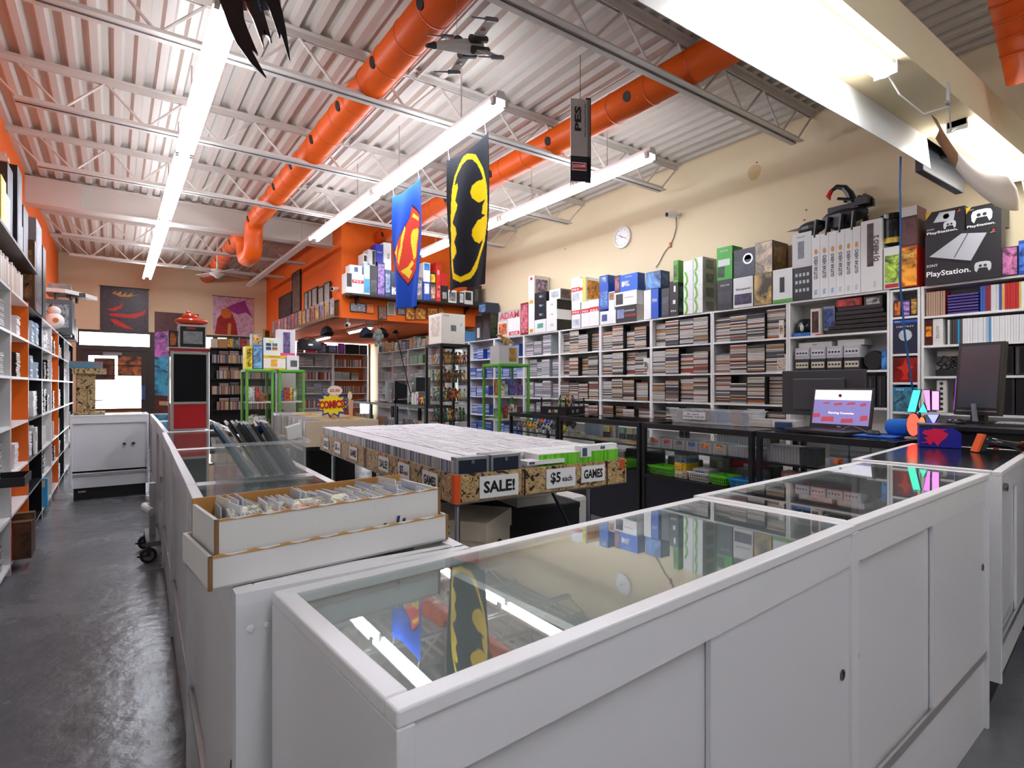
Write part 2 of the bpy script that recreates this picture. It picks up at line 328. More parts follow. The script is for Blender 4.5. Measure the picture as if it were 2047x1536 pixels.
# ---------------------------------------------------------------- strip lights
HZ = 3.47
def strip_light(label, x, y0, L, lit, group, sparse=False):
    t = thing('strip_light', label, 'light fixture', (x, y0, HZ), 0, group)
    part(MB().prism([(-.05, -.01), (.05, -.01), (.03, .05), (-.03, .05)], (0, .01, 0), (1, 0, 0), (0, 0, 1), (0, L - .02, 0), '#f1efec'), 'housing', 'white_metal', t)
    for yy in (.6, L - .6): part(MB().tube([(0, yy, .05), (0, yy, .488)], .006, 6, '#c9c5c0'), 'hanger', 'metal', t)
    if lit:
        for sx in (-.055, .055):
            part(MB().tube([(sx, .06, -.035), (sx, L - .06, -.035)], .019, 6, '#eef3ff', False), 'tube', 'tube', t, smooth=True)
        for yy in (.035, L - .035):
            for sx in (-.055, .055): part(MB().box(sx - .014, sx + .014, yy - .02, yy + .02, -.055, 0, '#d8d5cf'), 'lampholder', 'satin', t)
    return t
LT = 2.46
for i in range(4): strip_light('lit twin-tube strip light along the orange wall, ' + ('beside the dark spacecraft', 'second from the dark spacecraft', 'crossing the white girder', 'ending before the rear posters')[i], .52, 3.46 + i * LT, LT, True, 'strip lights along the orange wall')
for i in range(2): strip_light('lit twin-tube strip light of the middle row over the ' + ('black flag', 'blue flag')[i], 2.37, 3.46 + i * LT, LT, True, 'lit strip lights of the middle row')
for i in range(2): strip_light('unlit strip light housing without tubes, ' + ('adjoining the lit middle row', 'reaching toward the rear wall')[i], 2.37, 3.46 + (i + 2) * LT, LT, False, 'unlit housings of the middle row')
for i in range(2): strip_light('lit twin-tube strip light above the black counters, ' + ('passing behind the scarf', 'ending at the orange bulkhead')[i], 4.08, 3.46 + i * LT, LT, True, 'strip lights above the black counters')
for x in (.52, 2.9): strip_light('added unseen twin-tube strip light in front of the beige beam, ' + ('nearer the left wall' if x < 1 else 'nearer the right wall'), x, -2.6, LT, True, 'added fill lights of the front bay')  # unseen lights behind the camera, added to brighten the counter fronts
# strip lights under the bulkhead soffit
for x, y in ((3.75, 9.6), (3.75, 12.0)):
    t = thing('soffit_light', 'short lit batten on the underside of the orange bulkhead', 'light fixture', (x, y, 2.34), 0, 'battens under the bulkhead')
    part(MB().box(-.05, .05, 0, 1.2, 0, .05, '#f1efec'), 'housing', 'white_metal', t); part(MB().tube([(0, .04, -.012), (0, 1.16, -.012)], .018, 10, '#eef3ff'), 'tube', 'tube', t)
# LED battens under the beige beam
def batten(label, x0, x1):
    t = thing('led_batten', label, 'light fixture', (x0, 1.14, 2.84)); L = x1 - x0
    part(MB().box(0, L, -.045, .045, -.035, 0, '#cfd3d6'), 'housing', 'metal', t)
    part(MB().prism([(-.05, -.03), (-.04, -.055), (0, -.066), (.04, -.055), (.05, -.03)], (.015, 0, 0), (0, 1, 0), (0, 0, 1), (L - .03, 0, 0), '#ffffff'), 'diffuser', 'led', t)
    for xx in (0, L - .014): part(MB().box(xx, xx + .014, -.05, .05, -.06, 0, '#e9e9e9'), 'end_cap', 'satin', t)
batten('lit LED batten behind the white lining board of the beam', 1.78, 3.02); batten('lit LED batten at the wall end of the beam above the curled poster', 3.98, 5.33)
# ================================================================= COUNTERS AND TABLES
WH, WH2 = '#f1f1f2', '#dfdfe1'
def white_counter(label, loc, rz, L, D, H=.965, dz=None, kick=None, holes=((0, .9), (1, .9)), shelf=True, group=None, doors=2, back='glass', top='glass'):
    t = thing('display_counter', label, 'counter', loc, rz, group); k = .14 if kick else 0
    if kick: part(MB().box(.03, L - .03, .05, D - .03, 0, k, kick), 'plinth', 'satin', t)
    for x0 in (0, L - .022): part(MB().box(x0, x0 + .022, 0, D, k, H - .02, WH), 'side_panel', 'laminate', t, bevel=.002)
    part(MB().box(.022, L - .022, .02, D - .02, dz or (k + .17), (dz or (k + .17)) + .02, WH), 'deck', 'laminate', t)
    part(MB().box(.022, L - .022, .012, .03, k, .27, WH), 'lower_panel', 'laminate', t)
    part(MB().box(.022, L - .022, .004, .022, .27, .285, WH2).box(.022, L - .022, .004, .01, .285, .297, WH2), 'door_track', 'metal', t)
    part(MB().box(.022, L - .022, .004, .026, .868, H - .02, WH), 'top_rail', 'laminate', t)
    if doors:
        w_ = (L - .044) / doors
        for i in range(doors):
            y0 = .008 if i % 2 else .02
            d = part(MB().box(.022 + i * w_ - (.012 if i else 0), .022 + (i + 1) * w_, y0, y0 + .01, .286, .872, '#ececee'), 'sliding_door', 'laminate', t)
            for hi, hf in holes:
                if hi == i: part(MB().lathe([(.013, -.001), (.013, -.0035), (.009, -.0035), (.009, -.001)], (.022 + (i + hf) * w_, y0 + .001, .62), 14, '#6f6f72', 'y'), 'finger_pull', 'metal', d)
    if back == 'glass': part(MB().box(.022, L - .022, D - .008, D - .002, k + .19, H - .02), 'back_pane', 'glass_clear', t)
    else: part(MB().box(.022, L - .022, D - .014, D - .002, k, H - .02, WH), 'back_panel', 'laminate', t)
    m = MB()
    for a in ((0, L, 0, .03), (0, L, D - .03, D), (0, .03, .03, D - .03), (L - .03, L, .03, D - .03)): m.box(a[0], a[1], a[2], a[3], H - .02, H, '#f7f7f8')
    part(m, 'top_frame', 'white_metal', t, bevel=.003)
    if top == 'glass': part(MB().box(.028, L - .028, .028, D - .028, H - .007, H - .001), 'top_pane', 'glass', t)
    else: part(MB().box(.028, L - .028, .028, D - .028, H - .008, H - .001, top), 'top_pane', 'gloss', t)
    if shelf: part(MB().box(.03, L - .03, .06, D - .03, .6, .606), 'inner_shelf', 'glass_clear', t)
    return t
A1 = math.radians(3.7); A2 = math.radians(2.6)
c1 = white_counter('white display counter with an empty glass top, butting the corner post', (.236, .535, 0), A1, 1.222, .432, holes=((1, .93),), shelf=False, back='panel', dz=.3)
c2 = white_counter('white display counter showing stacked games through its glass top', (1.459, .617, 0), A2, 1.25, .45, holes=((0, .06), (1, .93)))
c3 = white_counter('white counter with a dark glass top and black plinth under the scanner', (2.80, .66, 0), A2 + math.radians(4), 1.04, .52, kick='#141416', top='#15161b', shelf=False, holes=((0, .08),))
part(MB().lathe([(.017, 0), (.017, -.008), (.012, -.012), (.005, -.012)], (.06, 0, .9), 16, '#8c8c90', 'y'), 'lock', 'steel', c3)
part(MB().box(.31, .33, .05, .4, .325, .94, WH), 'divider', 'laminate', c1)
# corner post between the two counter runs
t = thing('corner_post', 'white boxed corner post with round screw caps behind the glass counter', 'corner post', (.158, .985, 0))
part(MB().box(0, .09, 0, .012, 0, .945, WH).box(0, .012, .012, .028, 0, .945, WH).box(.012, .44, .012, .028, .85, .945, WH), 'post_panel', 'laminate', t)
part(MB().box(0, .44, 0, .03, .945, .965, '#f7f7f8'), 'post_cap', 'white_metal', t)
for x in (.022, .048): part(MB().lathe([(.006, 0), (.0055, -.003), (.003, -.004)], (x, 0, .905), 12, '#ffffff', 'y'), 'screw_cap', 'satin', t)
# run of counters along the aisle (doors face the aisle)
def aisle_frame(y0, y1, xf0, xf1): return (xf1, y1, 0), -math.pi / 2 - math.atan2(xf1 - xf0, y1 - y0), math.hypot(xf1 - xf0, y1 - y0)
for lab, y0, y1, x0, x1 in (('white aisle counter carrying the two long white card boxes', 1.02, 2.165, .16, .196),
                            ('white aisle counter carrying the clear bin of upright games', 2.175, 3.39, .197, .235),
                            ('white aisle counter with red reflections beside the dark display tower', 3.40, 4.70, .236, .273)):
    l, r, L = aisle_frame(y0, y1, x0, x1); white_counter(lab, l, r, L, .44, shelf=True)
for lab, y0, y1, x0, x1 in (('white aisle counter that carries the red and black display tower', 4.74, 6.2, .29, .315), ('white aisle counter that meets the far white cabinet', 6.21, 7.85, .315, .335)):
    l, r, L = aisle_frame(y0, y1, x0, x1); white_counter(lab, l, r, L, .45, shelf=True)
cab = white_counter('closed white cabinet with two round locks at the end of the aisle', (-.41, 7.93, 0), 0, .74, .5, .965, None, '#161616', ((0, .82),), False, None, 1, 'panel', '#e9e9ea')
part(MB().lathe([(.016, 0), (.016, -.006)], (.5, 0, .62), 14, '#66666a', 'y').lathe([(.016, 0), (.016, -.006)], (.585, 0, .62), 14, '#66666a', 'y'), 'cam_lock', 'metal', cab)
part(MB().box(.07, .14, .044, .05, .085, .105, '#c9c4b8'), 'maker_plate', 'metal', cab)
solo(MB().box(0, .05, 0, .008, 0, .05, '#e9e2c8').box(.004, .012, -.002, .01, .004, .046, '#3b3326').box(.03, .04, -.002, .01, .004, .046, '#3b3326'), 'label_holder', 'satin', 'small cream and brown tag clipped to the aisle counter', 'tag', (.262, 4.62, .62), math.radians(-90))
# loose parts on the aisle floor: a stroller-like frame leaning out with castors
t = thing('equipment_stand', 'grey stand with white handle and two locking castors beside the aisle counters', 'equipment stand', (.26, 4.98, 0))
for y in (0, .42):
    w_ = part(MB().lathe([(.02, -.016), (.05, -.016), (.055, -.01), (.055, .01), (.05, .016), (.02, .016)], (-.06, y - .1, .055), 20, '#1b1b1d', 'y'), 'castor', 'satin', t, smooth=False)
    part(MB().lathe([(.036, -.018), (.036, .018)], (-.06, y - .1, .055), 18, '#8b8b8e', 'y'), 'hub', 'satin', w_)
    part(MB().box(-.13, -.05, y - .12, y - .08, .05, .062, '#141414').box(-.075, -.045, y - .125, y - .075, .05, .12, '#2a2a2c'), 'brake_fork', 'satin', t)
part(MB().box(-.07, .02, -.1, .38, .115, .15, '#77777a').box(-.045, -.005, .1, .16, .15, .55, '#b9b9bb'), 'stand_frame', 'satin', t)
part(MB().tube([(-.03, .05, .34), (-.07, .13, .36), (-.07, .22, .36), (-.03, .3, .34)], .03, 10, '#e6e6e2'), 'handle', 'satin', t)
# ---------------------------------------------------------------- black showcases
BK = '#17181d'
BCW = []
def black_case(label, fr, L, D=.6, H=.965, zb=.5, shelves=(.75,), group=None, panel='#1b1d26'):
    t = thing('black_showcase', label, 'showcase', fr.l, fr.rz, group)
    part(MB().box(.0, L, .01, D, 0, zb, panel), 'base', 'satin', t)
    for x in (0, L - .035):
        for y in (0, D - .035): part(MB().box(x, x + .035, y, y + .035, zb if y else 0, H, BK), 'post', 'satin', t, bevel=.003)
    for z0, z1 in ((H - .045, H), (zb - .02, zb + .012)):
        for a in ((.035, L - .035, 0, .03), (.035, L - .035, D - .03, D), (0, .03, .035, D - .035), (L - .03, L, .035, D - .035)): part(MB().box(a[0], a[1], a[2], a[3], z0, z1, BK), 'frame_rail', 'satin', t)
    part(MB().box(.03, L - .03, .03, D - .03, H - .008, H - .002), 'top_pane', 'glass', t)
    part(MB().box(.035, L - .035, .01, .015, zb + .01, H - .045), 'front_pane', 'glass_clear', t)
    for z in shelves: part(MB().box(.02, L - .02, .04, D - .04, z - .008, z, '#202228') if False else MB().box(.02, L - .02, .04, D - .04, z - .006, z), 'glass_shelf', 'glass', t); part(MB().box(.02, L - .02, .03, .042, z - .014, z, '#3a3c40'), 'shelf_edge', 'metal', t)
    return t
def xf(y): return 3.70 + (y - .4) * .057
BC = []
for i, (y0, y1, lab) in enumerate(((1.37, 2.28, 'black glass showcase under the laptop with grey cartridges inside'), (2.31, 3.42, 'black glass showcase under the bin of discs with baskets inside'), (3.45, 4.66, 'black glass showcase of small coloured game cards'), (4.69, 5.68, 'black glass showcase of game controllers beside the green stand'))):
    r = math.pi / 2 + math.atan2(xf(y1) - xf(y0), y1 - y0)
    f = Fr((xf(y1), y1, 0), -r); BC.append((f, math.hypot(y1 - y0, xf(y1) - xf(y0)))); black_case(lab, f, BC[-1][1])
# rear work counters under the bulkhead (front faces the shop, toward -x)
BC2 = []
for y0, y1, lab in ((8.3, 9.55, 'black glass showcase next to the tall figure cabinet'), (9.58, 10.9, 'black glass showcase of upright game cases under the bulkhead'), (10.93, 12.2, 'black glass showcase farthest back under the bulkhead')):
    f = Fr((4.15 + (y1 - 8.3) * .03, y1, 0), -math.pi / 2 - .03); BC2.append((f, y1 - y0)); black_case(lab, f, y1 - y0, .5, .965, .12, (.5,), panel='#1a1a1d')
# ---------------------------------------------------------------- sale table
t = thing('folding_table', 'grey-topped folding table with steel legs under the sale trays', 'table', (1.30, 2.3, 0), math.radians(-3.4))
part(MB().box(.05, .98, .08, 2.5, .715, .746, '#b8b6b0'), 'tabletop', 'laminate', t)
for x in (.08, .92):
    for y in (.12, 1.25, 2.5):
        part(MB().tube([(x, y, 0), (x, y, .7)], .014, 10, '#b4b6ba'), 'leg', 'steel', t)
for y in (.12, 2.5): part(MB().tube([(.08, y, .12), (.92, y, .12)], .01, 8, '#b4b6ba'), 'cross_bar', 'steel', t)
part(MB().tube([(.08, .15, .3), (.08, .55, .7)], .009, 8, '#26262a'), 'brace', 'satin', t); part(MB().tube([(.92, .15, .3), (.92, .55, .7)], .009, 8, '#26262a'), 'brace', 'satin', t)
TT = Fr((1.285, 2.265, .748), math.radians(-3.4))         # tray frame
tr = thing('sale_tray', 'shallow display tray wrapped in tan comic-print paper full of games', 'tray', TT.l, TT.rz)
TW, TL, TH_ = 1.08, 2.62, .135
part(MB().box(0, TW, 0, TL, 0, .006, '#c2a67a'), 'tray_floor', 'card', tr)
part(MB().box(0, TW, 0, .012, 0, TH_), 'front_apron', 'comic_card', tr); part(MB().box(0, .012, .012, TL, 0, TH_), 'side_apron', 'comic_card', tr)
part(MB().box(TW - .012, TW, .012, TL, 0, TH_), 'side_apron', 'comic_card', tr); part(MB().box(.012, TW - .012, TL - .012, TL, 0, TH_), 'back_apron', 'comic_card', tr)
part(MB().box(-.001, .03, -.002, .0, 0, TH_, '#e8571c').box(-.002, 0, -.001, .03, 0, TH_, '#e8571c'), 'corner_tape', 'satin', tr)
for x in (.385, .93): part(MB().box(x, x + .008, -.003, 0, 0, TH_, '#4a1f16'), 'seam_strip', 'satin', tr)
for y in (.72, 1.33, 1.36): part(MB().box(-.003, 0, y, y + .01, 0, TH_, '#7a3a1e'), 'seam_strip', 'satin', tr)
def sale_sign(txt, x, w_, side, y=None, h=.088, z=.028, tilt=0):
    lab = {'SALE!': 'white card reading SALE!', '$5each': 'white card reading $5 each', 'GAMES': 'white card reading GAMES'}[txt] + (' on the short end of the sale tray' if side == 'f' else ' on the long side of the sale tray')
    if side == 'f': O, R, Nn = TT.w(x, -.0035), TT.w(1, 0) - TT.w(0, 0), TT.w(0, -1) - TT.w(0, 0)
    else: O, R, Nn = TT.w(-.0035, y), TT.w(0, -1) - TT.w(0, 0), TT.w(-1, 0) - TT.w(0, 0)
    s = thing('sale_sign', lab, 'sign', (O.x, O.y, O.z + z), 0, 'sale cards on the long side of the tray' if side != 'f' else None); U = Vector((0, 0, 1))
    part(MB().prism([(0, 0), (w_, 0), (w_, h), (0, h)], (0, 0, 0), R, U, Nn * .0015, '#f4f4f4'), 'sign_card', 'satin', s)
    e = Nn * .0025
    if txt == '$5each':
        text(s, '$5', R * (w_ * .14) + U * h * .2 + e, R, U, h * .62, w_ * .34, bold=.03); text(s, 'each', R * (w_ * .53) + U * h * .3 + e, R, U, h * .3, w_ * .35, bold=.02)
    else: text(s, txt, R * (w_ * .1) + U * h * .22 + e, R, U, h * .56, w_ * .8, bold=.035)
sale_sign('SALE!', .13, .22, 'f', h=.105, z=.012); sale_sign('$5each', .52, .19, 'f', h=.1, z=.02); sale_sign('GAMES', .75, .165, 'f', h=.088, z=.03)
for y, tx, w_ in ((.37, 'GAMES', .19), (.72, '$5each', .17), (1.06, 'SALE!', .18), (1.7, 'GAMES', .18), (2.12, '$5each', .17), (2.47, 'SALE!', .16)): sale_sign(tx, 0, w_, 'l', y)
# games in the tray: left file has its spines to the side, the rest stand in rows across
tray_stuff = MB(); n_ind = 0
spine_cols = ['#55585c', '#8f9296', '#c8cacc', '#2a2c30', '#e8e8ea', '#6d7278', '#3e4650', '#a6a9ac', '#3a5fa8', '#b0463a', '#707a6c']
side_me = {c_: MB().box(0, .136, 0, .0135, .0, .186, '#e9eaec').box(-.0012, 0, .0008, .0127, .002, .184, c_).mesh('game_case', 'satin') for c_ in ('#8d9196', '#aeb2b6', '#d9dbde', '#c4c7ca', '#74787c', '#9aa0b0', '#b9a9a4', '#55585c', '#3a5fa8')}
y = .03; k = 0
while y < TL - .03:
    if k >= 90:
        c_ = random.choice(['#8d9196', '#aeb2b6', '#d9dbde', '#c4c7ca', '#74787c']); tray_stuff.box(.016, .152, y, y + .0135, .007, .193, c_); tray_stuff.c[-5] = cc('#e4e5e7'); y += .0152; continue
    o = link(random.choice(list(side_me.values())), 'game_case', None, TT.w(.016, y, .007), TT.rz)
    tag(o, 'game case with its spine out in the long side file of the sale tray', 'game case', 'games in the side file of the sale tray'); y += .0152; k += 1
row_y = []; yy = .04
while yy < TL - .15: row_y.append(yy); yy += .1465
me_w = [MB().box(0, .0135, 0, .136, 0, .186, c_).mesh('game_case', 'satin') for c_ in ('#f4f5f6', '#e9ebed', '#dfe2e6')]
me_g = [MB().box(0, .0135, 0, .136, 0, .186, '#eef0ee').box(.0006, .0129, -.0012, 0, .001, .182, c_).mesh('game_case', 'satin') for c_ in ('#6fd21c', '#5cbc12', '#7ade2c')]
for ri, y0 in enumerate(row_y):
    x = .165; gi = 0
    while x < TW - .03:
        gi += 1
        if gi % 22 == 0: x += .006
        green = ri == 0 and x > .42 or (ri == 1 and x > .8)
        dz = random.uniform(-.0025, .0025)
        if ri == 0 and x < .50: x += .0139; continue
        if ri < 2:
            o = link(random.choice(me_g if green else me_w), 'game_case', None, TT.w(x, y0 + random.uniform(0, .003), .008), TT.rz)
            tag(o, 'green-edged game case standing in the front rows of the sale tray' if green else 'white game case standing in the front rows of the sale tray', 'game case', 'green games in the sale tray' if green else 'white games in the sale tray')
        else: tray_stuff.box(x, x + .0132, y0, y0 + .136, .008, .194 + dz, random.choice(['#f4f4f5', '#e9eaec', '#f0f0f2', '#dfe1e5']))
        x += .0139
solo(tray_stuff, 'game_case_rows', 'satin', 'rows of white game cases filling the back of the sale tray', 'game cases', TT.l, TT.rz, kind='stuff')
def alu_case(label, x, y, rz, dz=0):
    t = thing('aluminium_case', label, 'case', TT.w(x, y, .008), TT.rz + rz)
    part(MB().box(0, .17, 0, .05, 0, .2, '#1b2536'), 'shell', 'satin', t)
    m = MB()
    for a in ((-.003, .173, -.003, .053, .19, .204), (-.003, .173, -.003, .053, 0, .012), (-.003, .009, -.003, .053, .012, .19), (.161, .173, -.003, .053, .012, .19)): m.box(*a, '#b9bcc0')
    part(m, 'edge_trim', 'metal', t); part(MB().lathe([(.01, 0), (.01, -.003)], (.085, -.003, .18), 12, '#9da0a6', 'y'), 'badge', 'steel', t)
alu_case('aluminium-edged dark blue case standing at the tray corner', .02, .02, 0); alu_case('aluminium-edged dark blue case tilted beside its twin', .21, .022, .06); alu_case('dark aluminium-edged case behind the two in front', .20, .095, .02)
for x, y, rz, c, lab in ((.42, .02, .02, '#f2f2f3', 'white console game lying flat along the tray edge'), (.78, .035, .08, '#f3f3f3', 'white boxed game lying on its side near the GAMES card'), (.93, .06, .05, '#efefef', 'white boxed game lying at the tray corner')):
    flat = x < .5
    solo(MB().box(0, .24 if flat else .14, 0, .09 if flat else .05, 0, .02 if flat else .06, c).box(.01, .045, -.001, 0, .004, .016 if flat else .05, '#4c5a72'), 'boxed_game', 'satin', lab, 'game', TT.w(x, y, .145 if flat else .16), TT.rz + rz)
# boxes under the sale table
def carton(label, x, y, sx, sy, sz, rz, words=(), col='#dfd2bc'):
    t = thing('storage_carton', label, 'box', (x, y, 0), rz)
    part(MB().box(0, sx, 0, sy, 0, sz, col), 'carton_body', 'card', t, bevel=.004); part(MB().box(-.008, sx + .008, -.008, sy + .008, sz - .09, sz + .012, col), 'lid', 'card', t, bevel=.004)
    part(MB().prism([(.5 * sx + math.cos(a) * .045, sz - .14 + math.sin(a) * .018) for a in [i * .5236 for i in range(12)]], (0, -.001, 0), (1, 0, 0), (0, 0, 1), (0, .003, 0), '#0d0b0a'), 'hand_hole', 'matte', t)
    for s, u, v, h in words: text(t, s, (u, -.0025, v), (1, 0, 0), (0, 0, 1), h, col='#3a3733', bold=0)
    return t
ct1 = carton('tan storage carton with a lid marked X-Z under the sale table', 1.56, 2.42, .38, .42, .58, math.radians(36), (('Sam', .2, .33, .03), ('/A', .1, .34, .03)))
text(ct1, 'X-Z', (-.0095, .30, .52), (0, -1, 0), (0, 0, 1), .04, col='#3a3733', bold=0)
solo(MB().box(0, .62, 0, .66, 0, .50, '#16171d').box(-.004, .624, -.004, .664, .46, .505, '#16171d'), 'black_bin', 'cloth', 'black fabric-covered box under the sale table', 'box', (1.98, 2.88, 0), math.radians(-3), bevel=.01)
solo(MB().box(0, .30, 0, .55, 0, .11, '#c9c6c1').box(-.005, .305, -.005, .555, .06, .115, '#dbd9d5'), 'white_carton', 'card', 'flat grey-white lidded box lying on the black box', 'box', (2.12, 2.92, .506), math.radians(-6), bevel=.004)
solo(MB().box(0, .16, 0, .3, 0, .5, '#dcdcd8'), 'white_tower', 'satin', 'rounded white plastic unit standing behind the black box', 'electronics', (2.66, 3.0, 0), 0, bevel=.03)
solo(MB().box(0, .5, 0, .16, .5, .58, '#1e1e22').box(0, .5, 0, .02, .58, .6, '#333339'), 'soundbar', 'satin', 'black bar-shaped box on a stack under the sale table', 'electronics', (1.45, 3.7, 0), .1)
solo(MB().box(0, .6, 0, .55, 0, .5, '#241a1a'), 'dark_carton', 'card', 'dark brown carton deep under the sale table', 'box', (1.45, 3.55, 0), 0)
solo(MB().lathe([(.001, 0), (.07, .03), (.085, .06), (.08, .07), (.001, .075)], (0, 0, 0), 16, '#e2672c'), 'orange_disc', 'satin', 'orange disc-shaped lid lying under the sale table', 'lid', (1.55, 3.0, .52))
# ---------------------------------------------------------------- long comic table
CF = Fr((1.615, 5.95, .66), math.radians(-4))
t = thing('comic_table', 'dark table carrying the long files of comics', 'table', (CF.l.x, CF.l.y, 0), CF.rz)
part(MB().box(-.03, .78, -.0, 2.35, .62, .655, '#221b19'), 'tabletop', 'satin', t)
for x in (0, .72):
    for y in (.05, 2.25): part(MB().box(x, x + .04, y, y + .04, 0, .62, '#221b19'), 'leg', 'satin', t)
part(MB().box(0, .76, .1, 2.25, .1, .12, '#221b19'), 'lower_shelf', 'satin', t)
part(MB().box(.0, .76, .9, .92, .12, .62, '#1c1615'), 'divider', 'satin', t)
t = thing('comic_bin', 'wide open cardboard bin with a plain beige front holding comics', 'box', CF.l, CF.rz)
part(MB().box(-.004, .76, -.012, 0, 0, .262, '#d8c6a8'), 'front_panel', 'card', t); part(MB().box(.75, .76, 0, 2.3, 0, .2, '#cdb995'), 'side_panel', 'card', t)
part(MB().box(0, .75, 2.3, 2.31, 0, .26, '#cdb995'), 'back_panel', 'card', t); part(MB().box(0, .75, 0, 2.3, 0, .004, '#cdb995'), 'bottom', 'card', t)
for x in (.188, .375, .562): part(MB().box(x - .002, x + .002, 0, 2.3, .004, .22, '#d3bd96'), 'divider', 'card', t)
me_c1 = MB().box(0, .17, 0, .012, 0, .262, (1, 1, 1)).mesh('comic_book', 'gloss')
y = .01
while y < 2.28:
    o = link(me_c1, 'comic_book', None, CF.w(.006 + random.uniform(0, .006), y, .006), CF.rz + random.uniform(-.03, .03), random.choice(['#b9bcc2', '#9da2ac', '#d7d9dd', '#c8b58f', '#a8997c', '#8f96a4', '#cfd2d8', '#b7a0a8', '#dcdfe4']))
    tag(o, 'bagged comic in the file along the open side of the beige bin', 'comic', 'comics in the open file of the bin'); y += .0255
for fi in range(1, 4):
    y = .01
    while y < 2.28:
        o = link(me_c1, 'comic_book', None, CF.w(.187 * fi + .006 + random.uniform(0, .004), y, .006 - random.uniform(0, .02)), CF.rz + random.uniform(-.02, .02), random.choice(['#e2cfa4', '#d9c294', '#e8dab8', '#cfb583', '#e6e2da', '#d8b07a']))
        tag(o, 'boarded comic in the inner files of the beige bin', 'comic', 'comics in the inner files of the bin'); y += .034
# COMICS! sign
p = CF.w(.40, .55, 0); t = thing('comics_sign', 'cut-out burst sign reading COMICS! on an orange stick', 'sign', (p.x, p.y, .88), -TH * .9)
R, U = Vector((1, 0, 0)), Vector((0, 0, 1))
part(MB().box(-.012, .012, -.004, .004, -.1, .09, '#e38a2d'), 'stick', 'card', t)
def burst(rx, rz_, n=13, k=.74): return [(math.cos(a) * rx * (1 if i % 2 else k), .2 + math.sin(a) * rz_ * (1 if i % 2 else k)) for i, a in enumerate([2 * math.pi * i / (2 * n) for i in range(2 * n)])]
part(MB().prism(burst(.205, .16), (0, 0, 0), R, U, (0, .006, 0), '#2c4fa3'), 'blue_burst', 'satin', t); part(MB().prism(burst(.175, .13), (0, -.004, 0), R, U, (0, .004, 0), '#fadf2a'), 'yellow_burst', 'satin', t)
text(t, 'COMICS!', (-.148, -.0065, .145), R + U * .06, U, .095, .295, '#5c1010', .045); text(t, 'COMICS!', (-.15, -.008, .15), R + U * .06, U, .09, .29, '#e3211c', .02)
part(MB().prism([(math.cos(a) * .085, .36 + math.sin(a) * .058) for a in [i * .3 for i in range(21)]] , (.03, -.004, 0), R, U, (0, .004, 0), '#f2ead8'), 'speech_bubble', 'satin', t)
text(t, '$2.00', (-.028, -.006, .34), R, U, .04, .115, '#e05a24', .03)
part(MB().prism([(math.cos(a) * .026, .3 + math.sin(a) * .05) for a in [i * .3 for i in range(21)]], (.2, -.002, 0), R, U, (0, .004, 0), '#e9d7b4').prism([(-.02, .06), (.02, .06), (.03, .25), (-.03, .25)], (.21, -.002, 0), R, U, (0, .004, 0), '#d9a27a'), 'side_figure', 'satin', t)
for i, (x, y, z, c) in enumerate(((-.02, .35, .12, '#8a3030'), (.1, .4, .12, '#b8452f'), (.22, .45, .12, '#2f3f8a'), (-.01, .1, .12, '#d7d7d2'))):
    for k in range(4 if i == 3 else 2):
        p = CF.w(x, y, 0); solo(MB().box(0, .15, 0, .11, 0, .022, c if k % 2 == 0 else '#dedbd4'), 'trade_paperback', 'satin', 'small book lying on the lower shelf of the comic table', 'book', (p.x, p.y, z + .002 + k * .0235), CF.rz + k * .06, 'books under the comics')
# ================================================================= SHELVING
def shelf_unit(name, label, fr, W, D, H, boards, side='#f2f1ee', back='#e8e6e2', left=None, right=None, group=None, edge=None, T=.018):
    t = thing(name, label, 'shelf', fr.l, fr.rz, group)
    part(MB().box(0, T, 0, D, 0, H, left or side), 'side_panel', 'laminate', t); part(MB().box(W - T, W, 0, D, 0, H, right or side), 'side_panel', 'laminate', t)
    part(MB().box(T, W - T, D - .006, D, 0, H, back), 'back_panel', 'laminate', t)
    for z in boards: part(MB().box(T, W - T, 0, D - .006, z - T, z, side), 'shelf_board', 'laminate', t)
    return t
BOARDS = [2.10, 1.762, 1.432, 1.112, .79, .46, .1]
XS, XD = 5.25, .28                                       # front plane and depth of the right wall shelves
case_me = {}
def case_mesh(kind, upright, L=.19, D=.135, T=.0148):
    k = (kind, upright)
    if k not in case_me:
        body = {'dark': '#17181a', 'grey': '#8e8f92', 'white': '#e6e6e6', 'clear': '#9aa0a6', 'blue': '#27449c', 'green': '#4fae2a', 'red': '#a8231f'}[kind]
        m = MB()
        if upright: m.box(0, T, .001, D, 0, L, body).box(.0012, T - .0012, 0, .001, .003, L - .003, (1, 1, 1))
        else: m.box(0, L, .001, D, 0, T, body).box(.003, L - .003, 0, .001, .0022, T - .0022, (1, 1, 1))
        case_me[k] = m
    return case_me[k]
case_data = {}
def put_case(fr, x, y, z, kind, upright, col, label, group, stuff=None, jit=0.0, tilt=0.0):
    """one game case, either an object of its own or added to a joined pile"""
    m = case_mesh(kind, upright); k = (kind, upright)
    if stuff is None:
        # the sleeve takes the object's colour: one mesh per body colour, tinted sleeves are separate slots of colour
        key = (kind, upright, col)
        if key not in case_data:
            mm = MB(); mm.v = list(m.v); mm.f = list(m.f); c_ = cc(col); mm.c = [q if i < 6 else c_ for i, q in enumerate(m.c)]; case_data[key] = mm.mesh('game_case', 'satin')
        o = link(case_data[key], 'game_case', None, fr.w(x, y + jit, z), fr.rz + tilt); tag(o, label, 'game case', group); return o
    M = fr.M @ T3(x, y + jit, z); b = len(stuff.v); c_ = cc(col)
    stuff.v += [tuple(M @ Vector(q)) for q in m.v]
    for i, f in enumerate(m.f): stuff.f.append(tuple(j + b for j in f)); stuff.c.append(m.c[i] if i < 6 else c_)
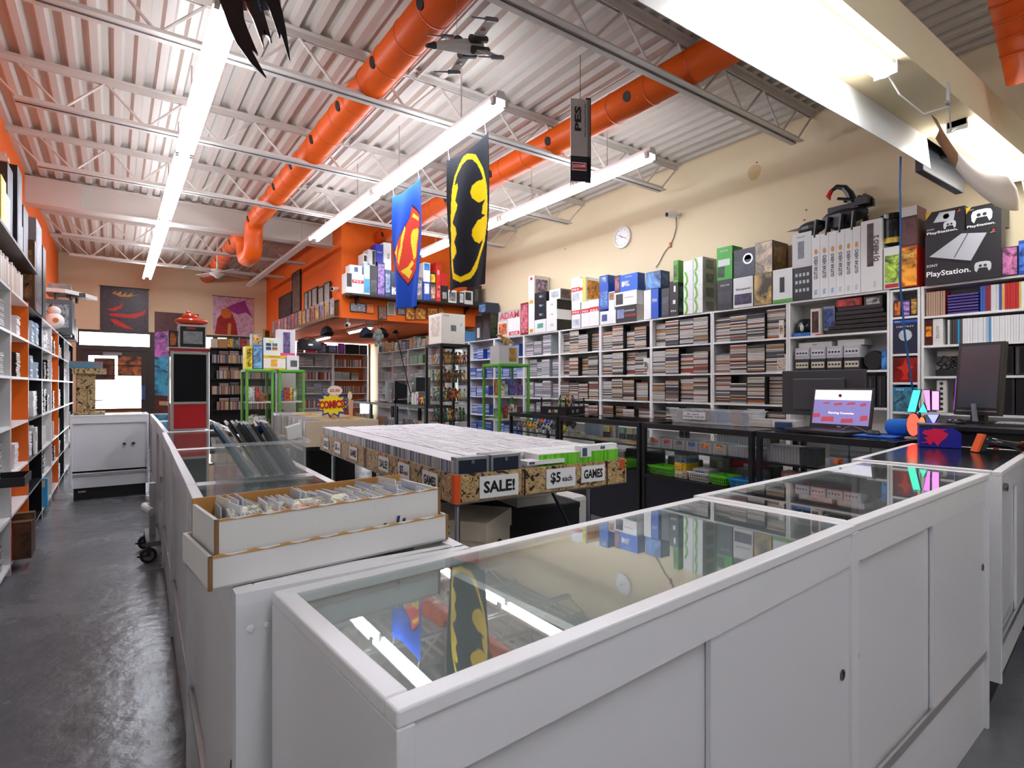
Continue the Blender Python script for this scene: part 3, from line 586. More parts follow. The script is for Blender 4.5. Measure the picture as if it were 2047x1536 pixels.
SP_MIX = ['#d9d6d0', '#e8e4dc', '#b9b4ac', '#8a8580', '#c98a4a', '#e2dfd8', '#3c3a3a', '#a6503c', '#d0cbc2', '#706a66', '#e9e6df', '#b7a98e', '#55565c', '#ddd9cf']
SP_GREY = ['#c9c9cc', '#9a9ca2', '#e0e0e2', '#70747c', '#b4b6ba', '#5a5e68', '#a68d8a', '#d6d6d8']
budget = [112]
pileR = MB()
def stacks(fr, x0, x1, z, zmax, label, group, kind='dark', cols=SP_MIX, y0=.012, n=None, gap=.012, fill=.9, pile=None):
    x = x0
    while x + .19 < x1:
        full = zmax - z; nmax = int(full * random.uniform(fill - .26, fill) / .0152); depth = y0 + (random.choice([0, 0, .01, .03, .07]) if y0 < .1 else 0)
        k = random.random(); 
        if n: nmax = n
        for i in range(nmax):
            jit = random.uniform(-.003, .004)
            if budget[0] > 0 and pile is None: put_case(fr, x + random.uniform(-.002, .002), depth, z + .0005 + i * .0152, kind, False, random.choice(cols), label, group, None, jit); budget[0] -= 1
            else: put_case(fr, x, depth, z + .0005 + i * .0152, kind, False, random.choice(cols), '', '', pile if pile is not None else pileR, jit)
        x += .19 + gap + (random.choice([0, 0, .008, .03]) if gap > .005 else 0)
def uprights(fr, x0, x1, z, label, group, kind='white', cols=SP_GREY, y0=.012, pile=None, h=.19):
    x = x0
    while x + .015 < x1:
        if budget[0] > 0 and pile is None: put_case(fr, x, y0, z + .0005, kind, True, random.choice(cols), label, group, None, random.uniform(-.004, .004)); budget[0] -= 1
        else: put_case(fr, x, y0, z + .0005, kind, True, random.choice(cols), '', '', pile if pile is not None else pileR, random.uniform(-.004, .004))
        x += .0156
def bayR(y1, y0, label, boards=BOARDS, H=2.10, **k):      # unit between far y1 and near y0 on the right wall
    f = Fr((XS, y1, 0), -math.pi / 2); shelf_unit('wall_shelf', label, f, y1 - y0 - .002, XD, H, boards, **k); return f, y1 - y0
R_LAB = {}
fA, wA = bayR(1.735, .93, 'white wall shelf of upright games behind the monitor', [2.09, 1.85, 1.618, 1.373, 1.085, .79, .46, .1], 2.09)
fB, wB = bayR(1.955, 1.74, 'narrow white wall shelf of boxed collector editions', [2.09, 1.864, 1.56, 1.326, 1.085, .79, .46, .1], 2.09)
fC, wC = bayR(2.815, 1.957, 'white wall shelf of grey consoles under the guitar game boxes')
fD, wD = bayR(3.649, 2.817, 'white wall shelf of stacked games under the dark console boxes')
fE, wE = bayR(4.491, 3.651, 'white wall shelf of stacked games under the green-striped console boxes')
fG, wG = bayR(5.354, 4.493, 'white wall shelf of stacked games under the blue console boxes')
fH, wH = bayR(6.185, 5.356, 'white wall shelf of stacked games under the white and black console boxes')
fI, wI = bayR(7.055, 6.187, 'white wall shelf of grey-cased games behind the wrestling ring toy')
fJ, wJ = bayR(7.90, 7.057, 'white wall shelf of blue-cased games behind the green stand')
fK, wK = bayR(8.74, 7.902, 'white wall shelf of blue-cased games beside the figure cabinet')
far = []
for i, (bc, lab) in enumerate((('#e8e6e2', 'white wall shelf just inside the bulkhead'), ('#e9661a', 'white wall shelf with an orange back under the bulkhead'), ('#e8e6e2', 'white wall shelf of green-cased games under the bulkhead'), ('#cfe0ee', 'white wall shelf with pale blue back near the rear windows'), ('#e8e6e2', 'white wall shelf last before the rear corner'))):
    y1 = 9.60 + i * .86; far.append((bayR(y1, y1 - .858, lab, back=bc), y1))
# --- bay A: upright games
L_ = 'game standing upright on the shelf behind the monitor'
def rowA(x0, x1, zi, specs, label, group):
    x = x0
    for kind, col, n in specs:
        for _ in range(n):
            if x + .016 > x1: return
            put_case(fA, x, .012, zi + .0005, kind, True, col, label, group, None, random.uniform(-.003, .003)); budget[0] -= 1; x += .0156
rowA(.03, .2, 1.851, [('red', '#b7a38a', 8)], 'small brown-spined game on the shelf below the large console box', 'brown-spined games')
for i in range(7): put_case(fA, .17, .012, 1.8505 + i * .0225, 'blue', False, random.choice(['#6a4b8e', '#7a5a9c', '#59407e']), 'purple-spined game in the flat pile on the shelf behind the monitor', 'purple-spined games')
rowA(.37, wA - .02, 1.851, [('blue', '#3d63b5', 2), ('red', '#8f2f35', 2), ('white', '#d8d8da', 3), ('blue', '#4a5aa0', 1), ('white', '#e2b24a', 1), ('red', '#c8302c', 5), ('white', '#e8c35a', 1), ('white', '#f0f1f3', 16)], 'game standing upright on the second board behind the monitor', 'games behind the monitor')
rowA(.17, wA - .02, 1.6185, [('white', '#dcdcdc', 1), ('dark', '#4a4a4c', 3), ('dark', '#2f9ad0', 1), ('dark', '#55555a', 1), ('white', '#eceeef', 9), ('white', '#a9c9e0', 1), ('white', '#4b9bd0', 1), ('white', '#f2f2f2', 24)], 'white-spined game standing upright on the board above the upright consoles', 'white-spined games')
for x, w_, c, c2, s_, lab in ((.022, .05, '#4a1512', '#e88a1e', '', 'dark red and orange collector game box beside the tall white lettered box'), (.075, .065, '#eceae6', None, 'AVATAR', 'tall white game box with grey sideways lettering on the shelf')):
    t = thing('game_box', lab, 'game box', fA.w(x, .012, 1.6185), fA.rz); part(MB().box(0, w_, 0, .14, 0, .205, c), 'carton', 'satin', t)
    if c2: part(MB().box(.006, w_ - .006, -.001, 0, .07, .15, c2), 'cover_art', 'print', t)
    if s_: text(t, s_, (w_ * .3, -.001, .15), (0, 0, -1), (1, 0, 0), .022, .1, '#6f6f70', .0)
# consoles standing on the lower boards of bay A
for i in range(5):
    t = thing('game_console', 'black console standing upright on the third board behind the monitor', 'console', fA.w(.42 + i * .073, .03, 1.3735), fA.rz, 'upright black consoles'); part(MB().box(0, .062, 0, .2, 0, .21, '#1a1b1e').box(.004, .02, -.003, 0, .01, .2, '#4e5157'), 'shell', 'satin', t); part(MB().box(.03, .055, -.002, 0, .02, .19, '#0e0e10'), 'fascia', 'gloss', t)
for i in range(4):
    t = thing('game_console', 'tall black tower console standing on the fourth board behind the monitor', 'console', fA.w(.36 + i * .105, .02, 1.0855), fA.rz, 'tower consoles on the fourth board'); part(MB().box(0, .1, 0, .24, 0, .268, '#141518'), 'shell', 'satin', t, bevel=.006); part(MB().box(.088, .094, -.002, 0, .01, .26, '#3e4046'), 'trim_strip', 'gloss', t)
t = thing('power_bar', 'white power strip leaning upright on the fourth board', 'power strip', fA.w(.09, .03, 1.0855), fA.rz); part(MB().box(0, .07, 0, .04, 0, .26, '#e4e2dc'), 'strip_body', 'satin', t, bevel=.012)
for i in range(6): part(MB().lathe([(.012, 0), (.012, -.002)], (.035, 0, .03 + i * .04), 10, '#33312e', 'y'), 'socket', 'satin', t)
solo(MB().ball((.07, .1, .13), (.06, .1, .13), 14, 9, '#101114'), 'round_speaker', 'gloss', 'black disc-shaped speaker standing beside the white power strip', 'speaker', fA.w(.17, .02, 1.0855), fA.rz, smooth=True)
# cable heap
for i in range(9):
    pts = []; a0 = random.uniform(0, 6)
    for k in range(16): a = a0 + k * .5; rr = .045 + .018 * math.sin(k * 1.7 + i); pts.append((.14 + (i % 3) * .055 + math.cos(a) * rr, .1 + math.sin(a * .6) * .04, .05 + math.sin(a) * rr * .8 + (i // 3) * .03))
    solo(MB().tube(pts, .005, 6, '#2f3033'), 'coiled_cable', 'satin', 'coiled black cable heaped on the third board behind the monitor', 'cable', fA.w(0, 0, 1.3735), fA.rz, 'cables heaped on the shelf')
solo(MB().box(0, .2, 0, .16, 0, .05, '#26272b').box(.15, .19, -.002, 0, .01, .04, '#c46a2a'), 'power_adapter', 'satin', 'dark power adapter with an orange mark under the cable heap', 'adapter', fA.w(.08, .05, 1.374), fA.rz)
solo(MB().box(0, .22, 0, .15, 0, .045, '#a9a9a4'), 'router', 'satin', 'pale grey flat router on top of the cable heap', 'router', fA.w(.08, .09, 1.53), fA.rz)
t = thing('price_tag', 'small yellowed paper tag hanging from the shelf edge', 'tag', fA.w(.44, -.004, 1.575), fA.rz); part(MB().box(0, .07, 0, .002, 0, .035, '#efe7c6'), 'paper', 'card', t); text(t, 'GAMES', (.008, -.001, .01), (1, 0, 0), (0, 0, 1), .014, .05, '#555048', 0)
# --- bay B: collector boxes
def art_box(name, label, fr, x, y, z, w_, d, h, side, art=None, art_rect=(.08, .92, .1, .9), mat='print', words=(), extras=(), cat='game box', group=None, sidecol=None, rz=0.0):
    """retail carton: body, printed picture, lettering; words = (text,u,v,h,w,col) in fractions of the front"""
    t = thing(name, label, cat, fr.w(x, y, z), fr.rz + rz, group)
    m = MB().box(0, w_, 0, d, 0, h, side)
    if sidecol: m.c[-1] = cc(sidecol); m.c[-2] = cc(sidecol)
    part(m, 'carton', 'satin', t)
    if art: a = art_rect; part(MB().box(w_ * a[0], w_ * a[1], -.0012, 0, h * a[2], h * a[3], art), 'cover_art', mat, t)
    for nm, rect, col, mt in extras: part(MB().box(w_ * rect[0], w_ * rect[1], -.0024, -.0012, h * rect[2], h * rect[3], col), nm, mt, t)
    for s_, u, v, hh, ww, col in words: text(t, s_, (w_ * u, -.0032, h * v), (1, 0, 0), (0, 0, 1), h * hh, w_ * ww if ww else None, col, .015)
    return t
art_box('game_box', 'orange and black figure box on the narrow shelf', fB, .025, .01, 1.8645, .05, .1, .14, '#2a2030', '#e07a30'); art_box('game_box', 'lilac figure box between the orange and dark ones', fB, .08, .01, 1.8645, .06, .1, .13, '#4a3a7a', '#b08ad0'); art_box('game_box', 'dark figure box with gold print on the narrow shelf', fB, .145, .01, 1.8645, .045, .1, .15, '#1d1a1c', '#b08a40')
t = art_box('game_box', 'navy game box with a pale planet picture', fB, .02, .008, 1.5605, .175, .12, .275, '#1b2740', None, words=(('DESTINY', .14, .78, .05, .72, '#d8dfe8'), ('PS4', .08, .945, .03, .2, '#ffffff')), extras=(('blue_band', (0, 1, .92, 1), '#2560c8', 'satin'),))
part(MB().lathe([(.047, 0), (.047, -.003)], (.088, 0, .15), 24, '#c9d4dc', 'y'), 'planet', 'print_soft', t)
t = art_box('game_box', 'black box with a red flame picture below the navy box', fB, .02, .008, 1.3265, .175, .12, .205, '#1c0d0e', '#7a1210', (.02, .98, .02, .98), 'print_big')
part(MB().prism([(.3, .1), (.45, .3), (.35, .5), (.15, .6), (.4, .7), (.5, .95), (.6, .7), (.85, .62), (.65, .5), (.58, .3), (.62, .1)], (0, -.0016, 0), (.175, 0, 0), (0, 0, .2), (0, -.001, 0), '#d8321e'), 'flame', 'satin', t)
art_box('game_box', 'sky blue box with a dark figure on the lowest visible narrow shelf', fB, .02, .008, 1.0855, .175, .12, .2, '#3f9bc8', '#4a7f96', (.02, .98, .02, .85), 'print', words=(('PS3', .15, .87, .07, .3, '#e8f2f8'),))
# --- bay C: consoles
for r in range(2):
    for i in range(4):
        silver = r == 1
        t = thing('cube_console', ('silver cube console on top of the row with four ports' if silver else 'cream-fronted black cube console in the lower row with four ports'), 'console', fC.w(.05 + i * .145, .02, 1.4325 + r * .112), fC.rz, 'silver cube consoles' if silver else 'black cube consoles')
        part(MB().box(0, .138, .004, .15, 0, .11, '#b9bac0' if silver else '#26262a'), 'shell', 'satin', t, bevel=.006); part(MB().box(.012, .126, 0, .004, .03, .085, '#d0d0d4' if silver else '#cdc7b2'), 'port_panel', 'satin', t)
        for k in range(4): part(MB().lathe([(.009, 0), (.009, -.002)], (.028 + k * .027, 0, .058), 10, '#16161a', 'y'), 'controller_port', 'satin', t)
t = art_box('console_box', 'flat white carton with small grey lettering on the cube consoles', fC, .07, .06, 1.658, .3, .18, .045, '#dcdad4', None, words=(('Wii', .42, .3, .4, .14, '#7a7c80'),)); art_box('console_box', 'flat blank pale carton beside the lettered one on the cube consoles', fC, .42, .06, 1.658, .22, .18, .05, '#d3d3cf')
solo(MB().lathe([(.075, 0), (.085, .02), (.085, .05), (.07, .07)], (0, 0, .085), 20, '#202226', 'y'), 'headset_case', 'satin', 'round black case at the end of the cube consoles', 'case', fC.w(.71, .06, 1.4325), fC.rz)
art_box('game_box', 'small blue upright box beside the round black case', fC, .79, .015, 1.4325, .045, .1, .17, '#2a62a8', '#3f86cc')
art_box('game_box', 'red game crate lying on the black consoles', fC, .42, .03, 2.0, .21, .14, .07, '#8a1f1f', '#b03a34', words=()); art_box('game_box', 'dark tin with a pale console picture on the black consoles', fC, .65, .03, 1.985, .14, .14, .08, '#2c2c2c', '#9a9a94', (.12, .88, .15, .85))
for i, (x, z, w_) in enumerate(((.33, 1.763, .5), (.35, 1.803, .47), (.4, 1.843, .42), (.42, 1.883, .4), (.42, 1.923, .38), (.43, 1.96, .36))):
    t = thing('game_console', 'flat black console in the pile below the red game crate', 'console', fC.w(x, .03, z), fC.rz, 'flat black consoles in a pile'); part(MB().box(0, w_, 0, .22, 0, .036, '#17181b'), 'shell', 'satin', t, bevel=.004); part(MB().box(.02, w_ - .02, -.0015, 0, .012, .018, '#3c3e44'), 'front_slot', 'gloss', t)
art_box('game_box', 'tall white game box with a dark emblem standing by the flat consoles', fC, .205, .01, 1.7625, .085, .12, .245, '#e0d9cc', '#4a2a26', (.15, .85, .1, .9)); art_box('game_box', 'tall blue-grey game box behind the white emblem box', fC, .30, .05, 1.803, .1, .12, .22, '#8b8f9c', '#3d5390')
t = thing('toy_case', 'dark rounded plastic carry case on a blue tray', 'case', fC.w(.03, .02, 1.7625), fC.rz); part(MB().box(0, .17, 0, .14, 0, .035, '#2f6fb8'), 'tray', 'print_soft', t); part(MB().lathe([(.075, .035), (.08, .1), (.06, .16), (.02, .17)], (.085, .075, 0), 14, '#1c222b'), 'dome', 'gloss', t, smooth=True); part(MB().ball((.09, -.0, .08), (.018, .012, .035), 10, 6, '#d8d8d8'), 'pale_pod', 'satin', t, smooth=True)
solo(MB().lathe([(.03, 0), (.035, .005), (.02, .012)], (0, 0, 0), 14, '#d0241e'), 'red_puck', 'satin', 'small red round tin in front of the flat consoles', 'tin', fC.w(.27, .03, 1.7628))
for i in range(7):
    t = thing('game_console', 'black upright console on the board behind the large monitor', 'console', fC.w(.3 + i * .075, .03, 1.1125), fC.rz, 'upright consoles behind the large monitor'); part(MB().box(0, .065, 0, .2, 0, .27, '#222428'), 'shell', 'satin', t, bevel=.005); part(MB().box(.02, .03, -.002, 0, .02, .25, '#5a5d64'), 'trim_strip', 'gloss', t)
# --- stacked games, nearest bays first
for f, wd, nm in ((fD, wD, 'dark console boxes'), (fE, wE, 'green-striped console boxes'), (fG, wG, 'blue console boxes'), (fH, wH, 'black and white console boxes')):
    for zi in (0, 1, 2, 3):
        z = BOARDS[zi + 1]; zt = BOARDS[zi] - .02
        stacks(f, .022, wd - .014, z, zt, 'stacked game case on the wall shelf under the ' + nm, 'games under the ' + nm, y0=-.006, fill=.98, gap=.004)
        if zi in (9,): stacks(f, .06, wd - .03, z, zt, '', '', y0=.135, fill=1.0, pile=pileR)
for f, wd in ((fI, wI),):
    for zi in range(5): stacks(f, .03, wd - .02, BOARDS[zi + 1], BOARDS[zi] - .02, '', '', 'clear', SP_GREY, .02, None, .006, .95, pileR)
for f, wd in ((fJ, wJ), (fK, wK)):
    for zi in range(5): stacks(f, .03, wd - .02, BOARDS[zi + 1], BOARDS[zi] - .02, '', '', 'blue', ['#3d62c0', '#c9d4ea', '#5a7fd0', '#e6eaf2', '#2c4aa8', '#b4c4e6'], .02, None, .01, .8, pileR)
for i, ((f, wd), y1) in enumerate(far):
    for zi in range(4):
        if (i + zi) % 3 == 2: uprights(f, .03, wd * .8, BOARDS[zi + 1], '', '', 'green' if i == 2 else 'white', ['#5ab83a', '#d8d8d8', '#4a9a2a', '#dfe7ef'] if i == 2 else ['#d4dde6', '#7f9cc0', '#e8eef2', '#4fae2a'], .02, pileR)
        else: stacks(f, .03, wd - .03, BOARDS[zi + 1], BOARDS[zi] - .02, '', '', 'white', ['#dfe7ef', '#9ab0c8', '#e9e9ea', '#6f8fb8', '#58b030'], .02, None, .02, .7, pileR)
# some upright ends and dark case backs on the stacks
for f, x, zi, w_, h, c, lab in ((fE, .78, 2, .05, .19, '#e4e1da', 'white game box standing at the end of the stacks'), (fD, .77, 0, .045, .17, '#e9e2d2', 'cream game box with dark pictures standing by the stacks'), (fG, .74, 1, .09, .2, '#dfe3e2', 'pale grey game box with a red mark standing by the stacks'), (fD, .72, 1, .085, .17, '#d9cfc2', 'tan picture box standing by the stacks')):
    art_box('game_box', lab, f, min(x, .74), .005, BOARDS[zi + 1] + .001, w_, .012, h, c, '#b9a48a', (.15, .85, .2, .7))
t = thing('red_book', 'red game case leaning on the third board under the green-striped boxes', 'game case', fE.w(.55, .004, 1.4325), fE.rz); part(MB().prism([(0, 0), (.13, 0), (.16, .07), (.05, .05)], (0, 0, 0), (1, 0, 0), (0, 0, 1), (0, .012, 0), '#c8203a'), 'cover', 'satin', t)
tag(part(pileR, 'game_case_pile', 'satin', None), 'remaining stacks of games filling the wall shelves', 'game cases', None, 'stuff')
# ================================================================= CARTONS ON TOP OF THE RIGHT WALL SHELVES
def K2(x, y): return (950 + x / 4.042, 500 + y / 4.042)
def K3(x, y): return (1350 + x / 2.937, 380 + y / 2.937)
placedR = []
def boxR(K, L, R, S, yt, yb, name, label, col, art=None, rect=(.1, .9, .15, .85), mat='print', words=(), extras=(), side=None, side_art=None, group=None, base=None, XF=5.24, depth=None, cat='console box'):
    a = PX(*K(L, yt), XF); b = PX(*K(R, yt), XF); c_ = PX(*K(R, yb), XF); y1, y0, z0, z1 = a.y, b.y, c_.z, b.z
    d = depth or .26
    if S: d = max(.06, min(.29, PY(*K(S, yt), y0).x - XF))
    h = z1 - z0
    best = 2.101 if abs(z0 - 2.101) < .07 else None; bd = 9
    for (q1, q0, zt) in placedR:
        ov = min(q1, y1) - max(q0, y0)
        if ov > .3 * min(y1 - y0, q1 - q0) and abs(zt - z0) < .09 and abs(zt - z0) < bd: best, bd = zt + .001, abs(zt - z0)
    if base is not None: best = base
    if best is not None: z0 = best
    for (q1, q0, zt) in placedR:                       # keep neighbours on one level apart
        pass
    placedR.append((y1, y0, z0 + h)); w_ = y1 - y0 - .002
    t = art_box(name, label, Fr((XF, y1 - .001, 0), -math.pi / 2), 0, 0, z0, w_, d, h, col, art, rect, mat, words, extras, cat, group, side)
    if side_art: part(MB().box(w_, w_ + .0012, d * .1, d * .9, h * .12, h * .88, side_art), 'side_art', 'print', t)
    return t
W = '#ecebe8'; G360 = '#7cc62a'; RED = '#d1222b'; BLU = '#1d4fb4'; DK = '#26272b'
def wb_(u0, u1, v0, v1, c_, n='colour_band'): return (n, (u0, u1, v0, v1), c_, 'satin')
boxR(K2, 430, 478, 605, 430, 665, 'console_box', 'white upright carton with small colour patches below the tall grey one', W, extras=(wb_(.2, .8, .04, .16, '#d8a23a'),), depth=.2)
boxR(K2, 430, 478, 605, 190, 425, 'console_box', 'tall grey and white handheld carton with a device picture on its side', W, extras=(wb_(.2, .8, .04, .16, '#d8a23a'), wb_(.3, .7, .85, .95, RED)), side='#cfc9bd', side_art='#8a7a8e')
boxR(K2, 480, 572, None, 558, 665, 'console_box', 'white carton with a green emblem under the black cartons', W, '#4a9a86', (.25, .75, .35, .7), 'print_soft')
for yt, yb in ((482, 556), (408, 480), (330, 406)): boxR(K2, 480, 572, None, yt, yb, 'console_box', 'black carton with a small blue-and-white logo in the stack of three', '#1a1b1e', words=(('Wii', .42, .4, .25, .2, '#e8e8ea'), ('U', .66, .4, .25, .12, '#2aa0e0')), group='black cartons with blue-and-white logos')
cw = (('Wii', .4, .42, .2, .28, '#9a9c9e'),)
for yt, yb, sc in ((555, 650, '#1c1d20'), (472, 552, W), (392, 470, '#1c1d20')):
    t = boxR(K2, 575, 660, 778, yt, yb, 'console_box', 'white carton with a grey logo and a black end' if sc != W else 'white carton with a grey logo and a white end', W, words=cw, side=sc, group='white cartons with black ends' if sc != W else None)
boxR(K2, 598, 688, 775, 305, 388, 'console_box', 'white carton with a grey console picture topping the white logo cartons', W, '#b9bcc0', (.15, .85, .2, .8), 'print_soft', side='#8a7a70', side_art='#5a4a48')
for L, R, yt, yb, n_ in ((780, 848, 420, 620, 0), (858, 922, 405, 610, 1), (922, 998, 385, 600, 2)):
    boxR(K2, L, R, None, yt, yb, 'console_box', 'white carton with a red lettered band in the lower row', W, '#b9c4d2' if n_ == 0 else None, (.1, .9, .08, .35), 'print_soft', (('PS3', .12, .6 - .02 * n_, .075, .75, '#f6f6f6'),), (wb_(0, 1, .56, .72, RED),), group='lower red-banded cartons')
boxR(K2, 778, 846, None, 207, 418, 'console_box', 'upper white carton with a red lettered band', W, '#c4ccd6', (.1, .9, .1, .4), 'print_soft', (('PS3', .12, .5, .075, .75, '#f6f6f6'),), (wb_(0, 1, .46, .62, RED),))
boxR(K2, 846, 868, None, 205, 400, 'console_box', 'narrow white carton with a red stripe between two picture cartons', W, extras=(wb_(0, 1, .5, .62, RED),))
boxR(K2, 868, 893, 1045, 183, 385, 'game_box', 'yellow and white game carton with food-like pictures', '#d9cf4a', side='#f2efe6', side_art='#d08a3a', cat='game box', base=None)
boxR(K2, 1003, 1075, None, 265, 475, 'console_box', 'blue carton with picture panels at the left of the blue group', BLU, '#5a7fc0', (.08, .92, .08, .7)); boxR(K2, 1003, 1070, None, 195, 262, 'console_box', 'blue carton with an oval emblem topping the blue group', '#3456a8', '#8fb0e0', (.2, .8, .2, .8))
boxR(K2, 1010, 1135, None, 480, 590, 'game_box', 'white carton with a blue controller picture', W, '#3a4f8a', (.1, .45, .25, .75), 'print_soft', cat='controller box')
boxR(K2, 1137, 1305, 1360, 440, 576, 'game_box', 'black carton with a controller picture and a red stripe', '#191a1e', '#7a86b0', (.05, .4, .25, .8), 'print_soft', (('CONTROLLER', .42, .62, .1, .5, '#dedede'),), (wb_(.45, .98, .3, .45, '#8a1620'),), side='#c9bfb6', cat='controller box')
boxR(K2, 1078, 1126, None, 320, 470, 'console_box', 'slim white carton with a small figure picture', W, '#a8744a', (.1, .9, .55, .95)); boxR(K2, 1128, 1305, 1357, 322, 438, 'console_box', 'white carton picturing two upright black consoles', '#f1f0ee', '#2a2b30', (.05, .38, .12, .88), 'print_big', (('PlayStation', .45, .5, .1, .42, '#c8443a'),))
boxR(K2, 1170, 1312, 1372, 182, 320, 'console_box', 'bright blue carton with a small vehicle picture', '#1f62d0', '#c9d4e4', (.1, .55, .3, .62), 'print', (('PlayStation', .3, .8, .08, .4, '#e9eefa'),), side='#174a9a'); boxR(K2, 1126, 1168, None, 180, 320, 'console_box', 'dark red carton squeezed beside the bright blue one', '#5a2f3a', '#8a5a68')
boxR(K2, 1362, 1420, None, 303, 540, 'console_box', 'plain white upright carton beside the slim blue lettered carton', '#f0efec'); boxR(K2, 1422, 1480, 1503, 297, 536, 'console_box', 'slim blue upright carton with sideways white lettering', '#1c55c4', words=(('PS4', .2, .55, .12, .6, '#f0f4ff'),), depth=.2)
boxR(K2, 1378, 1500, 1572, 150, 293, 'console_box', 'blue picture carton lying above the slim blue carton', '#2a4f86', '#5f93d8', (.03, .97, .05, .95), 'print_big', side='#1f3560', side_art='#3a5f9a')
boxR(K2, 1505, 1568, None, 292, 525, 'console_box', 'charcoal upright carton with faint print', '#33353b', '#4a4d56', (.1, .9, .1, .7), 'print_soft'); boxR(K2, 1570, 1640, 1690, 250, 520, 'console_box', 'black upright carton with white labels and small white lettering', '#1b1c20', None, words=(('PS4', .18, .12, .06, .6, '#f0f0f2'),), extras=(wb_(.5, .72, .72, .9, '#eeeeee', 'label_sticker'), wb_(.4, .7, .36, .48, '#eeeeee', 'label_sticker')), side_art='#3f6a4a')
boxR(K2, 1600, 1640, 1682, 72, 250, 'game_box', 'green game carton standing on the black labelled carton', '#58a830', '#3f6f2a', (.1, .9, .1, .8), cat='game box')
for L, R, S, rows in ((1682, 1760, None, ((400, 515), (283, 400), (166, 280))), (1762, 1838, 1950, ((388, 500), (272, 385), (156, 270), (40, 152)))):
    for yt, yb in rows:
        t = boxR(K2, L, R, S, yt, yb, 'console_box', 'white carton with a green curved swoosh in the tall stack', W, group='green-swoosh console cartons', side='#c9cac8')
        a = PX(*K2(L, yt), 5.24); b = PX(*K2(R, yt), 5.24); c_ = PX(*K2(R, yb), 5.24); w_ = a.y - b.y - .002; h = b.z - c_.z
        part(MB().prism([(.06, .02), (.34, .02), (.5, .3), (.46, .62), (.3, .98), (.06, .98), (.28, .6), (.3, .3)], (0, -.001, 0), (w_, 0, 0), (0, 0, h), (0, -.001, 0), '#6cc024'), 'swoosh', 'satin', t)
        if S: part(MB().box(w_, w_ + .001, .06, .2, h * .2, h * .85, '#8d9090'), 'side_art', 'print_soft', t)
boxR(K2, 1682, 1760, None, 75, 160, 'console_box', 'plain white carton topping the green-swoosh stack', W)
boxR(K3, 245, 335, None, 522, 700, 'console_box', 'dark grey carton with small white lettering under the bright green one', '#303237', '#44474c', (.1, .9, .2, .6), 'print_soft', (('XBOX ONE', .22, .78, .06, .6, '#dfe3e0'),)); boxR(K3, 243, 335, 395, 325, 520, 'console_box', 'bright green console carton with a controller picture', '#3fae2c', '#1d3a1c', (.05, .5, .08, .4), 'print', (('XBOX ONE', .22, .85, .05, .5, '#e6f4e2'),), (wb_(.1, .85, .42, .62, '#dfe9e0'),), side='#2f8a24')
boxR(K3, 340, 456, None, 510, 690, 'console_box', 'white carton with violet script and small console pictures', '#e4e4e0', '#3f3a5a', (.06, .94, .1, .45), 'print', (('Disneyland', .15, .56, .09, .7, '#6a6f98'),)); t = boxR(K3, 342, 468, None, 338, 506, 'console_box', 'charcoal carton with a circular silver emblem', '#33373e', '#3f4650', (.02, .98, .02, .6), 'print_soft')
part(MB().lathe([(.055, 0), (.055, -.0015), (.04, -.0015), (.04, 0)], (.16, -.001, .18), 20, '#aeb6c2', 'y'), 'emblem', 'metal', t)
boxR(K3, 462, 566, None, 500, 686, 'console_box', 'sepia carton with a dark armoured figure picture', '#8a744a', '#b89a5a', (.02, .98, .02, .98), 'print_big'); boxR(K3, 468, 570, 662, 305, 494, 'console_box', 'glossy brown carton with a ruined-city picture', '#7a6a55', '#b5a48c', (.02, .98, .02, .98), 'print_big', side='#5a4632', side_art='#8a6a44')
boxR(K3, 572, 688, None, 466, 666, 'console_box', 'white carton with a slim black console and green corner', '#eceeeb', '#1c1d20', (.36, .6, .3, .75), 'satin', extras=(wb_(.02, .98, .0, .1, '#4fae2a'),))
boxR(K3, 692, 804, None, 455, 650, 'console_box', 'black carton with rows of small white pictograms', '#1f2024', None, extras=tuple(wb_(.12 + .2 * i, .24 + .2 * i, v, v + .1, '#c9ccd0', 'pictogram') for i in range(4) for v in (.25, .5, .72))); boxR(K3, 686, 800, 845, 248, 453, 'console_box', 'silver-white carton picturing a console and controller', '#dcdddb', '#6f7478', (.3, .62, .25, .75), 'print_soft', (('XBOX 360', .25, .86, .04, .4, '#7fae5a'),))
gx = (800, 850, 900, 945, 993, 1040, 1087); gt = (265, 255, 245, 235, 226, 216); gb = (640, 633, 628, 622, 616, 610)
for i in range(6):
    t = boxR(K3, gx[i], gx[i + 1], None, gt[i], gb[i], 'game_box', 'tall white guitar game carton with a %s foot mark' % ('blue' if i < 3 else 'grey'), '#eeeeec', group='guitar cartons with a %s mark' % ('blue' if i < 3 else 'grey'), base=2.101, cat='game box')
    w_ = PX(gx[i] / 2.937 + 1350, 500, 5.24).y - PX(gx[i + 1] / 2.937 + 1350, 500, 5.24).y; h = PX(*K3(gx[i + 1], gt[i]), 5.24).z - PX(*K3(gx[i + 1], gb[i]), 5.24).z
    text(t, 'GUITAR HERO', (w_ * .72, -.0015, h * .3), (0, 0, 1), (-1, 0, 0), w_ * .45, h * .36, '#2c2c2e', .02)
    part(MB().prism([(.5 + .2 * math.sin(a), .73 + .042 * math.cos(a)) for a in [k * .628 for k in range(10)]], (0, -.001, 0), (w_, 0, 0), (0, 0, h), (0, -.001, 0), '#e09a3c'), 'pick_emblem', 'satin', t)
    text(t, 'Wii', (w_ * .68, -.0015, h * .05), (0, 0, 1), (-1, 0, 0), w_ * .38, h * .08, '#3aa3d8' if i < 3 else '#b9bcc0', .02)
